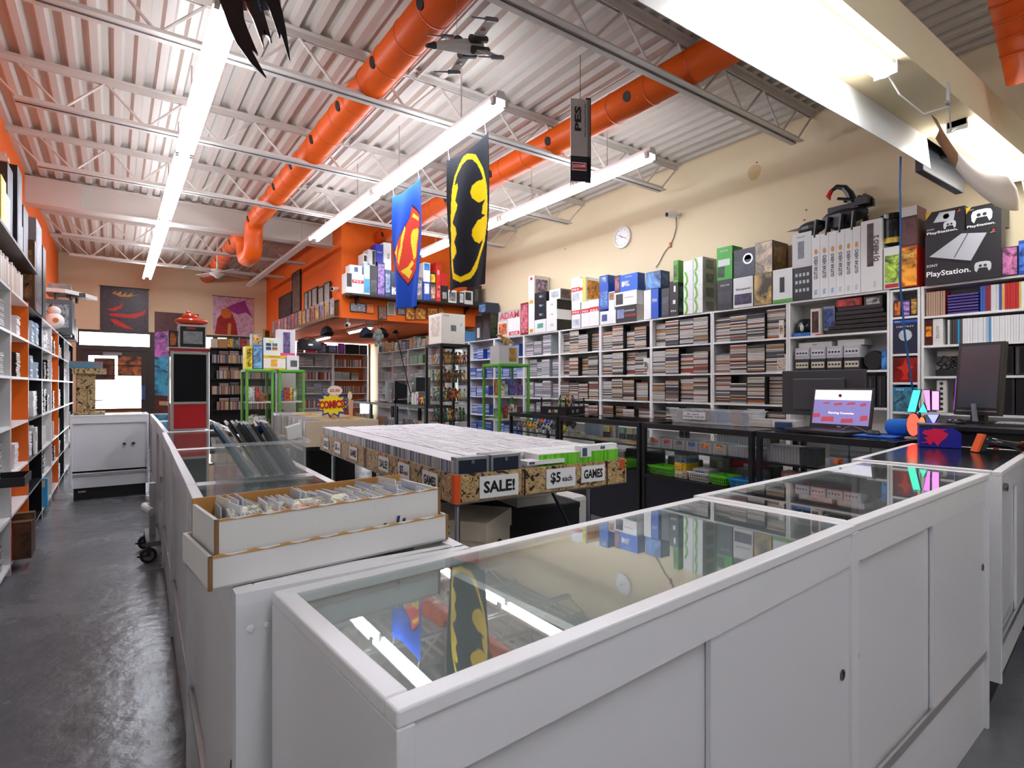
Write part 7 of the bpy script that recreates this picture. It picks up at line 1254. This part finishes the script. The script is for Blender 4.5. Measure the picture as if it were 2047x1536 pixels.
# controllers
f, L = BC[3]
def controller(label, fr, x, y, z, col, s=1.0, rz=0.0, tilt=.5):
    t = thing('game_controller', label, 'controller', fr.w(x, y, z), fr.rz + rz); M = Matrix.Rotation(-tilt, 4, 'X'); b = MB().ball((0, 0, .03), (.062 * s, .022 * s, .03 * s), 12, 7, col)
    for q in (-1, 1): b.tube([(q * .045 * s, 0, .035), (q * .06 * s, -.01, .0), (q * .062 * s, -.014, -.03)], [.024 * s, .02 * s, .012 * s], 8, col)
    b.v = [tuple(M @ Vector(v) + Vector((0, .03, .05))) for v in b.v]; part(b, 'pad_shell', 'satin', t, smooth=True); c2 = MB()
    for q in (-1, 1): c2.ball(tuple(M @ Vector((q * .03 * s, -.022 * s, .035)) + Vector((0, .03, .05))), .011 * s, 8, 5, '#2a2a2e')
    part(c2, 'thumbsticks', 'satin', t, smooth=True); part(MB().box(-.012, .012, -.026, -.024, .0, .035, '#d8d8d4'), 'price_tag', 'satin', t)
for i, (c_, cn) in enumerate((('#8a9a9a', 'grey-teal'), ('#e8a02a', 'orange'), ('#f0b83a', 'yellow-orange'), ('#3a5a8a', 'navy'), ('#d8d8d6', 'white'), ('#4a4c52', 'charcoal'), ('#e0c83a', 'yellow and grey'))): controller('%s game controller in the front row of the controller showcase' % cn, f, .1 + i * .132, .1, .752, c_, 1.15)
for i, (c_, cn) in enumerate((('#3a8ac0', 'blue'), ('#d86a2a', 'orange-red'), ('#4a6ad0', 'royal blue'), ('#b0b0b2', 'silver'), ('#7a3aa0', 'violet'), ('#2a2c30', 'black'))): controller('%s game controller in the back row of the controller showcase' % cn, f, .16 + i * .14, .26, .79, c_, 1.1); 
part(MB().box(.06, .96, .22, .36, 0, .038, '#dfe2e2'), 'riser', 'clearplastic', thing('riser_step', 'clear step raising the back row of controllers', 'riser', f.w(0, 0, .752), f.rz))
for i in range(6): solo(MB().box(0, .13, 0, .2, 0, random.uniform(.06, .15), '#2c2d31'), 'dark_gadget', 'satin', 'dark gadget on the floor of the controller showcase', 'gadget', f.w(.05 + i * .16, .12, ZB), f.rz, 'dark gadgets on the floor of the controller showcase')
# game cards
f, L = BC[2]
for r in range(3):
    for i in range(18): solo(MB().box(0, .05, 0, .06, 0, .008, (1, 1, 1)).box(.006, .044, .006, .05, .008, .0085, (.8, .8, .8)), 'game_card', 'satin', 'small coloured game card lying in the card showcase', 'game card', f.w(.05 + i * .062, .06 + r * .075, .752), f.rz, 'game cards in the showcase', random.choice(['#8a8f8a', '#c86a3a', '#9a9a9c', '#5aa05a', '#b0a890', '#e0b43a', '#7a7f88', '#d88a9a', '#6a7a6a', '#a8a8a4']))
for i, (x, c_, cn) in enumerate(((.38, '#e0c22c', 'yellow'), (.62, '#3a9a7a', 'teal'), (.73, '#e8a83a', 'amber'), (.82, '#3a7fc0', 'blue'))):
    t = thing('handheld_console', cn + ' handheld console propped in the card showcase', 'console', f.w(x, .3, .752), f.rz); part(MB().box(0, .08, 0, .025, 0, .06, '#2a2b2f').box(0, .08, .01, .03, .06, .12, c_), 'handheld_body', 'satin', t, bevel=.004); part(MB().box(.012, .068, .008, .01, .07, .11, '#9ab0a0'), 'screen_panel', 'gloss', t)
for i in range(24): solo(MB().box(0, .1, 0, .012, 0, .13, (1, 1, 1)), 'sleeved_game', 'gloss', 'clear-sleeved game standing at the back of the card showcase', 'game', f.w(.03 + (i % 12) * .1 * .36, .34 + (i // 12) * .03, .752), f.rz, 'sleeved games in the card showcase', random.choice(['#a8a8b0', '#8a9ab0', '#b8a8a0', '#9a9aa8']))
basket('lime green basket in the card showcase', f, .8, .05, ZB, .18, .2, .07, '#6fdc1e'); solo(MB().box(0, .3, 0, .25, 0, .16, '#26272b'), 'old_console', 'satin', 'large dark console behind the basket in the card showcase', 'console', f.w(.75, .27, ZB), f.rz, bevel=.01); solo(MB().box(0, .25, 0, .2, 0, .1, '#303236'), 'old_console', 'satin', 'flat dark console alone in the card showcase', 'console', f.w(.2, .2, ZB), f.rz, bevel=.01); solo(MB().box(0, .2, 0, .12, 0, .12, '#c9c9c6'), 'white_case', 'satin', 'white device on the floor of the card showcase', 'console', f.w(.5, .3, ZB), f.rz, bevel=.01)
# laptop showcase
f, L = BC[0]
for i in range(16): solo(MB().box(0, .02, 0, .12, 0, .12, '#9a9b9f' if i < 11 else '#3a3b3f'), 'slim_cartridge', 'satin', '%s cartridge upright in the laptop showcase' % ('grey' if i < 11 else 'black'), 'cartridge', f.w(.04 + i * .0225, .07, .752), f.rz, 'grey cartridges in the laptop showcase' if i < 11 else 'black cartridges in the laptop showcase')
for i in range(3):
    for k in range(9): solo(MB().box(0, .12, 0, .14, 0, .017, '#97989c' if k % 2 else '#808287'), 'flat_cartridge', 'satin', 'grey cartridge in the flat stacks of the laptop showcase', 'cartridge', f.w(.46 + i * .13, .13, .7525 + k * .0178), f.rz + random.uniform(-.04, .04), 'flat stacked cartridges')
cart(f, .5, .05, .752, 'blue-grey cartridge with a picture label in front of the flat stacks', None, True, '#7f8aa8', '#d0602a', .115, .075)
art_box('boxed_game', 'orange-red flat box on the floor of the laptop showcase', f, .35, .08, ZB, .3, .2, .1, '#c8482a', '#e0703a'); art_box('boxed_game', 'pink and white box on the floor of the laptop showcase', f, .12, .12, ZB, .16, .1, .17, '#c0908a', '#d8b0a8')
# ================================================================= ON TOP OF THE BLACK SHOWCASES
ZT_ = .967
def yX(px, X): return PX(px, 700, X).y
# disc bin
a, b = yX(1338, 4.16), yX(1492, 4.16); w_ = a - b; t = thing('disc_bin', 'frosted plastic bin of discs with a card reading $1 each FINAL SALE!', 'bin', (4.16, a, ZT_), -math.pi / 2); D_, H_ = .3, .115
for q in ([(.02, .02, 0), (w_ - .02, .02, 0), (.02, .024, 0), (w_ - .02, .024, 0), (0, 0, H_), (w_, 0, H_), (0, .004, H_), (w_, .004, H_)], [(.02, D_ - .024, 0), (w_ - .02, D_ - .024, 0), (.02, D_ - .02, 0), (w_ - .02, D_ - .02, 0), (0, D_ - .004, H_), (w_, D_ - .004, H_), (0, D_, H_), (w_, D_, H_)], [(.02, .02, 0), (.024, .02, 0), (.02, D_ - .02, 0), (.024, D_ - .02, 0), (0, 0, H_), (.004, 0, H_), (0, D_, H_), (.004, D_, H_)], [(w_ - .024, .02, 0), (w_ - .02, .02, 0), (w_ - .024, D_ - .02, 0), (w_ - .02, D_ - .02, 0), (w_ - .004, 0, H_), (w_, 0, H_), (w_ - .004, D_, H_), (w_, D_, H_)]): part(MB().hex8(q, '#dfe3e6'), 'bin_wall', 'frosted', t)
part(MB().box(.02, w_ - .02, .02, D_ - .02, 0, .004, '#dfe3e6'), 'bin_floor', 'frosted', t)
for q in ((-.01, w_ + .01, -.01, .004), (-.01, w_ + .01, D_ - .004, D_ + .01), (-.01, .004, .004, D_ - .004), (w_ - .004, w_ + .01, .004, D_ - .004)): part(MB().box(q[0], q[1], q[2], q[3], H_ - .004, H_ + .004, '#eef0f2'), 'bin_rim', 'frosted', t)
part(MB().box(w_ * .2, w_ * .5, -.003, -.001, .035, .1, '#eef0f0'), 'price_card', 'satin', t); text(t, '$1 each', (w_ * .26, -.0045, .072), (1, 0, 0), (0, 0, 1), .016, w_ * .16, '#222222', .01); text(t, 'FINAL SALE!', (w_ * .215, -.0045, .048), (1, 0, 0), (0, 0, 1), .017, w_ * .27, '#222222', .01)
for i in range(22): solo(MB().lathe([(.012, 0), (.06, 0), (.06, .0014), (.012, .0014)], (0, 0, 0), 20, (1, 1, 1)), 'loose_disc', 'gloss', 'loose game disc lying in the frosted bin', 'disc', (4.16 + .06 + .011 * (i % 15), a - .09 - (i * .037) % (w_ - .17), ZT_ + .06), 0, 'discs in the frosted bin', random.choice(['#8fb0d0', '#c9ccd0', '#6a8ab0', '#b08a80', '#d8d8da']), rot=(0, 1.2 + random.uniform(-.15, .15), 0))
# wrestling ring toy
pR = PX(1131, 820, 4.12); t = thing('ring_toy', 'black toy wrestling ring with A W lettered aprons and corner posts', 'toy', (4.12, pR.y, ZT_), -math.radians(78)); rw = .37
part(MB().box(-rw, 0, 0, rw, 0, .085, '#141417'), 'ring_base', 'satin', t); part(MB().box(-rw - .005, .005, -.005, rw + .005, .085, .092, '#2a2a2e'), 'ring_mat', 'satin', t)
for x in (-rw + .01, -.01):
    for y in (.01, rw - .01): part(MB().tube([(x, y, .09), (x, y, .19)], .009, 8, '#141417'), 'corner_post', 'satin', t)
for z in (.12, .145, .17): part(MB().tube([(-rw + .01, .01, z), (-.01, .01, z), (-.01, rw - .01, z), (-rw + .01, rw - .01, z), (-rw + .01, .01, z)], .0025, 5, '#26262a'), 'ring_rope', 'satin', t)
text(t, 'A', (-rw * .68, -.001, .02), (1, 0, 0), (0, 0, 1), .04, .045, '#e6d9b8', .03); text(t, 'E', (-rw * .52, -.001, .026), (1, 0, 0), (0, 0, 1), .028, .018, '#b8923a', .02); text(t, 'W', (-rw * .45, -.001, .02), (1, 0, 0), (0, 0, 1), .04, .055, '#f0eee8', .03)
text(t, 'A', (.001, rw * .3, .02), (0, 1, 0), (0, 0, 1), .04, .045, '#c9c9cc', .03); text(t, 'W', (.001, rw * .52, .02), (0, 1, 0), (0, 0, 1), .04, .055, '#c9c9cc', .03)
for i, (x, y, c_, cn) in enumerate(((-.06, .1, '#e0b02c', 'yellow'), (-.1, .16, '#d8402a', 'red'), (-.05, .2, '#4a3a9a', 'violet'), (-.14, .08, '#3a9a4a', 'green'), (-.1, .24, '#e8c83a', 'gold'))): 
    v = t.location + RZ(-math.radians(78)) @ Vector((x, y, .0925)); o = link(fig_me[i % 3], 'ring_figure', None, v, i * 1.1, c_); o.scale = (.75, .85, .75); tag(o, cn + ' toy figure standing in the toy wrestling ring', 'figure')
# small things beyond the bin
for i, (X, px, w_, d, h, c_, lab) in enumerate(((4.2, 1548, .12, .13, .05, '#26406a', 'dark blue open case beside the large monitor'),)): solo(MB().box(0, w_, 0, d, 0, h, c_), 'small_case', 'satin', lab, 'case', (X, yX(px, X), ZT_), -math.pi / 2, bevel=.006)
for i in range(8): solo(MB().box(0, .19, 0, .135, 0, .0148, (1, 1, 1)), 'stacked_game', 'satin', 'pale game case in the low stack beside the disc bin', 'game case', (4.24, yX(1497, 4.24) - (i // 4) * .195, ZT_ + .0005 + (i % 4) * .0152), -math.pi / 2, 'games stacked beside the disc bin', random.choice(['#e6e4de', '#d9d6cf', '#c9c5bc']))
t = thing('mug', 'plain white mug behind the laptop', 'mug', (4.4, yX(1583, 4.4), ZT_)); part(MB().lathe([(.03, 0), (.033, .004), (.034, .06), (.031, .06), (.03, .008), (.001, .006)], (0, 0, 0), 18, '#e9e8e4'), 'cup', 'satin', t, smooth=True)
# large monitor seen from behind
XM = 4.44; a = PX(1563, 742, XM); b = PX(1730, 735, XM); c_ = PX(1563, 828, XM); w_, h = a.y - b.y, a.z - c_.z; t = thing('large_monitor', 'large dark grey monitor seen from behind on the counter', 'monitor', (XM, a.y, ZT_), -math.pi / 2); zz = c_.z - ZT_
zz = max(zz, .05)
part(MB().box(0, w_, 0, .03, zz, zz + h, '#3c3e42'), 'rear_shell', 'satin', t, bevel=.006); part(MB().box(.16 * w_, .78 * w_, -.02, 0, zz + .12 * h, zz + .82 * h, '#43454a'), 'rear_bulge', 'satin', t, bevel=.008); part(MB().box(.01, w_ - .01, .03, .033, zz + .01, zz + h - .01, '#08090b'), 'screen_panel', 'gloss', t); part(MB().box(w_ * .42, w_ * .58, 0, .025, 0, zz + .05, '#2c2d31').box(w_ * .3, w_ * .7, -.06, .08, 0, .012, '#2c2d31'), 'monitor_stand', 'satin', t); part(MB().lathe([(.004, 0), (.004, -.002)], (w_ * .42, -.02, zz + h * .68), 8, '#121214', 'y'), 'mount_hole', 'satin', t)
# laptop
XLp = 4.02; a, b = yX(1566, XLp), yX(1665, XLp); w_ = (a - b) * 1.3; t = thing('laptop', 'open black laptop showing a violet web page with red pictures', 'laptop', (XLp, a, ZT_), -math.pi / 2 + math.radians(-8)); d_ = w_ * .66
part(MB().box(0, w_, 0, d_, 0, .02, '#17181b'), 'laptop_base', 'satin', t, bevel=.004)
kk = MB()
for r in range(4):
    for i in range(13): kk.box(w_ * .06 + i * w_ * .068, w_ * .06 + i * w_ * .068 + w_ * .055, d_ * (.45 + r * .12), d_ * (.45 + r * .12) + d_ * .09, .02, .022, '#2a2b30')
kb_ = part(kk, 'keyboard_keys', 'satin', t); kb_['kind'] = 'stuff'; part(MB().box(w_ * .38, w_ * .62, d_ * .08, d_ * .36, .02, .0205, '#242529'), 'touchpad', 'satin', t)
sh_ = w_ * .66; R_ = Vector((1, 0, 0)); U_2 = Vector((0, .18, 1)).normalized(); O_ = Vector((0, d_, .02)); Nn = Vector((0, -1, .18)).normalized()
part(MB().prism([(0, 0), (w_, 0), (w_, sh_), (0, sh_)], O_, R_, U_2, -Nn * .01, '#131417'), 'lid', 'satin', t); part(MB().prism([(w_ * .04, sh_ * .1), (w_ * .96, sh_ * .1), (w_ * .96, sh_ * .7), (w_ * .04, sh_ * .7)], O_ + Nn * .0008, R_, U_2, Nn * .0006, '#7f78b0'), 'screen_image', 'screen', t); part(MB().prism([(w_ * .04, sh_ * .7), (w_ * .96, sh_ * .7), (w_ * .96, sh_ * .95), (w_ * .04, sh_ * .95)], O_ + Nn * .0008, R_, U_2, Nn * .0006, '#e9e9f2'), 'screen_header', 'screen', t)
for (u, v, s1, s2) in ((.1, .3, .14, .12), (.25, .62, .12, .06), (.45, .6, .14, .08), (.66, .62, .14, .07), (.85, .6, .1, .09), (.3, .22, .22, .14), (.62, .2, .2, .12), (.88, .28, .12, .14)): part(MB().prism([(w_ * (u - s1 / 2), sh_ * (v - s2 / 2)), (w_ * (u + s1 / 2), sh_ * (v - s2 / 2 + .02)), (w_ * (u + s1 / 2 - .01), sh_ * (v + s2 / 2)), (w_ * (u - s1 / 2 + .01), sh_ * (v + s2 / 2 - .02))], O_ + Nn * .0016, R_, U_2, Nn * .0004, '#a8434f'), 'screen_icon', 'screen', t)
text(t, 'Gaming Consoles', O_ + R_ * (w_ * .3) + U_2 * (sh_ * .34) + Nn * .0026, R_, U_2, sh_ * .07, w_ * .42, '#ffffff', .02, 'screen')
part(MB().lathe([(.012, 0), (.012, -.0004), (.009, -.0004), (.009, 0)], (w_ * .5, d_ + .02, .02 + sh_ * .8), 16, '#a03a4a', 'y'), 'page_logo', 'satin', t)
text(t, 'DELL', O_ + R_ * (w_ * .47) + U_2 * (sh_ * .03) + Nn * .001, R_, U_2, sh_ * .035, w_ * .07, '#c9c9cc', .02)
# mouse, pad, speaker, letter lamp
XP = 4.0; a, b = yX(1706, XP), yX(1784, XP); t = thing('mouse_pad', 'bright blue mouse pad on the black showcase', 'mouse pad', (XP, a, ZT_), -math.pi / 2); part(MB().box(0, a - b, 0, .17, 0, .006, '#2f6fd8'), 'pad', 'cloth', t); part(MB().box(.01, .07, .01, .05, .006, .0065, '#4a9af0'), 'pad_print', 'print_soft', t)
t = thing('computer_mouse', 'dark grey mouse on the blue pad', 'mouse', (XP + .09, (a + b) / 2 + .03, ZT_ + .0065), -.4); part(MB().ball((0, 0, .008), (.03, .052, .024), 14, 8, '#2a2b2f'), 'shell', 'satin', t, smooth=True); part(MB().box(-.003, .003, -.045, -.02, .026, .031, '#55565a'), 'scroll_wheel', 'satin', t); part(MB().tube([(0, .05, .01), (.04, .12, .02), (.02, .2, .05), (-.05, .24, .01)], .0025, 5, '#8a8a8c'), 'mouse_cord', 'satin', t)
XSp = 4.2; a, b = yX(1772, XSp), yX(1880, XSp); t = thing('blue_speaker', 'blue cylindrical fabric speaker lying on the showcase', 'speaker', (XSp, a, ZT_ + .058), -math.pi / 2); Ls = a - b; part(MB().lathe([(.03, 0), (.05, .015), (.057, .06), (.057, Ls - .06), (.05, Ls - .015)], (0, 0, 0), 22, '#1f6fd0', 'x'), 'fabric_body', 'cloth', t, smooth=True); part(MB().lathe([(.051, Ls - .017), (.051, Ls), (.036, Ls + .002), (.03, Ls - .006), (.001, Ls - .006)], (0, 0, 0), 22, '#3a4450', 'x'), 'end_cone', 'satin', t)
XLm = 4.02; a = yX(1812, XLm); t = thing('letter_lamp', 'colourful stacked letter lamp with teal, pink, orange and blue shapes', 'lamp', (XLm, a, ZT_), -math.pi / 2 + .15); lw_ = .17
part(MB().box(-.01, .1, 0, .07, 0, .012, '#b9b4ae'), 'lamp_base', 'satin', t); FRm = '#17171c'
def glow_poly(pts, col, nm): part(MB().prism([(x * lw_, z * lw_ + .012) for x, z in pts], (0, .004, 0), (1, 0, 0), (0, 0, 1), (0, .03, 0), col), nm, 'glow', t); part(MB().prism([(x * lw_ + (x - sum(q[0] for q in pts) / len(pts)) * .012, z * lw_ + .012 + (z - sum(q[1] for q in pts) / len(pts)) * .012) for x, z in pts], (0, .006, 0), (1, 0, 0), (0, 0, 1), (0, .036, 0), FRm), 'letter_shell', 'satin', t)
glow_poly([(.02, .92), (.26, .92), (.42, 1.72), (.2, 1.72)], '#3fd8b0', 'teal_bar'); glow_poly([(.36, .92), (.62, .92), (.5, 1.25)], '#3fd8a8', 'teal_wedge'); glow_poly([(.5, 1.72), (.68, 1.72), (.7, 1.0), (.62, 1.0)], '#e87ae0', 'pink_bar'); glow_poly([(.76, 1.02), (.95, 1.02), (.95, 1.68), (.76, 1.68)], '#f08ae8', 'pink_block')
glow_poly([(.2 + .2 * math.cos(k * .5236), .46 + .42 * math.sin(k * .5236)) for k in range(12)], '#f8503c', 'orange_ring'); glow_poly([(.46 + .1 * math.cos(k * .5236), .46 + .3 * math.sin(k * .5236)) for k in range(12)], '#ff6a4a', 'orange_core'); glow_poly([(.62, .85), (.95, .85), (.8, .5)], '#8a8aff', 'blue_wedge'); glow_poly([(.62, .08), (.95, .08), (.8, .45)], '#9a9aff', 'blue_wedge')
# till desk, second monitor, keyboard, red and blue box, scanner
t = thing('till_desk', 'black till desk behind the dark glass counter', 'desk', (3.93, .35, 0)); part(MB().box(0, .7, 0, .92, 0, 1.04, '#17181b'), 'desk_body', 'satin', t, bevel=.004); part(MB().box(-.03, .7, -.02, .94, 1.04, 1.07, '#1d1e22'), 'desk_top', 'satin', t, bevel=.004)
XM2 = 4.28; a = PX(1905, 700, XM2); b = PX(1985, 700, XM2); z1 = PX(1905, 686, XM2).z; t = thing('till_monitor', 'black monitor with a grey screen and violet edge light on the till desk', 'monitor', (XM2, a.y, 1.071), -math.pi / 2 + math.radians(-14)); w_ = (a.y - b.y) * 1.25; zz = .05; h = z1 - 1.071 - zz
M2 = Matrix.Rotation(-.12, 4, 'X')
part(MB().box(0, w_, 0, .035, zz, zz + h, '#17181b', M2), 'monitor_frame', 'satin', t); part(MB().box(.018, w_ - .018, -.002, 0, zz + .045, zz + h - .02, '#4a4e56', M2), 'screen_panel', 'gloss', t); part(MB().box(.015, w_ - .015, -.003, 0, zz + .02, zz + .028, '#9a9a9c', M2), 'chin_strip', 'metal', t); part(MB().box(-.004, 0, .004, .014, zz + .03, zz + h * .5, '#b04af0', M2), 'edge_light', 'glow', t)
part(MB().box(w_ * .35, w_ * .65, .02, .06, 0, zz + .1, '#202126').box(w_ * .15, w_ * .85, -.06, .14, 0, .014, '#202126').prism([(.55, 0), (.64, 0), (.58, .12), (.52, .12)], (0, -.05, .012), (w_, 0, 0), (0, .0, .9), (0, .02, 0), '#8f929c'), 'monitor_stand', 'satin', t)
t = thing('keyboard', 'pale grey keyboard on the till desk', 'keyboard', (4.06, PX(1985, 700, 4.06).y, 1.071), -math.pi / 2 + .1); part(MB().box(0, .4, 0, .14, 0, .014, '#3a3b3f'), 'keyboard_body', 'satin', t)
kk = MB()
for r in range(5):
    for i in range(18): kk.box(.01 + i * .021, .027 + i * .021, .012 + r * .025, .033 + r * .025, .014, .02, '#c9cace')
kb_ = part(kk, 'keys', 'satin', t); kb_['kind'] = 'stuff'
o = thing('gaming_mouse', 'black mouse with a violet glow on the till desk', 'mouse', (4.1, yX(1912, 4.1), 1.071), .6); part(MB().ball((0, 0, .008), (.03, .05, .022), 12, 7, '#1c1c20'), 'shell', 'gloss', o, smooth=True); part(MB().ball((0, .03, .012), (.02, .012, .014), 8, 5, '#8a3af0'), 'glow_ring', 'glow', o, smooth=True)
q0, q1 = PZ(1838, 893, .966), PZ(1922, 897, .966); br = math.atan2(q1.y - q0.y, q1.x - q0.x); w_ = (q1 - q0).length; t = thing('card_terminal_box', 'blue box with a pink splatter shape and cut corner on dark glass', 'box', (q0.x, q0.y, .9665), br)
h = .105; part(MB().prism([(0, 0), (w_, 0), (w_, h * .75), (w_ * .82, h), (0, h)], (0, 0, 0), (1, 0, 0), (0, 0, 1), (0, .16, 0), '#1c1f9c'), 'box_shell', 'satin', t); part(MB().box(0, w_ * .95, .01, .2, h + .001, h + .016, '#26262a'), 'black_lid', 'satin', t)
part(MB().prism([(.02, .18), (.2, .3), (.1, .45), (.22, .55), (.06, .7), (.12, .86), (.3, .9), (.34, .97), (.52, .93), (.66, .96), (.56, .84), (.7, .7), (.64, .5), (.52, .3), (.44, .06), (.34, .3), (.26, .1), (.2, .22)], (0, -.001, 0), (w_, 0, 0), (0, 0, h), (0, -.001, 0), '#f01a52'), 'splatter', 'satin', t)
q0 = PZ(1955, 905, .966); t = thing('barcode_scanner', 'black and orange handheld barcode scanner lying on the dark glass', 'scanner', (q0.x, q0.y, .9665), br + .35)
part(MB().tube([(.035, .02, .055), (.12, .025, .04), (.21, .03, .03)], [.026, .021, .024], 10, '#1b1c20'), 'grip', 'gloss', t, smooth=True); part(MB().hex8([(0, 0, .004), (.03, -.005, .01), (.0, .05, .004), (.03, .055, .01), (.03, 0, .085), (.065, -.002, .08), (.03, .05, .085), (.065, .052, .08)], '#202126'), 'head', 'gloss', t); part(MB().hex8([(-.008, -.002, .002), (.004, -.002, .002), (-.008, .052, .002), (.004, .052, .002), (.024, -.002, .09), (.036, -.002, .09), (.024, .052, .09), (.036, .052, .09)], '#f0641e'), 'orange_bezel', 'satin', t); part(MB().tube([(.07, .02, .03), (.085, .02, .018), (.1, .022, .022)], .006, 6, '#f0641e'), 'trigger', 'satin', t); part(MB().tube([(.205, .03, .031), (.235, .032, .028)], [.027, .027], 10, '#f0641e'), 'orange_cuff', 'satin', t)
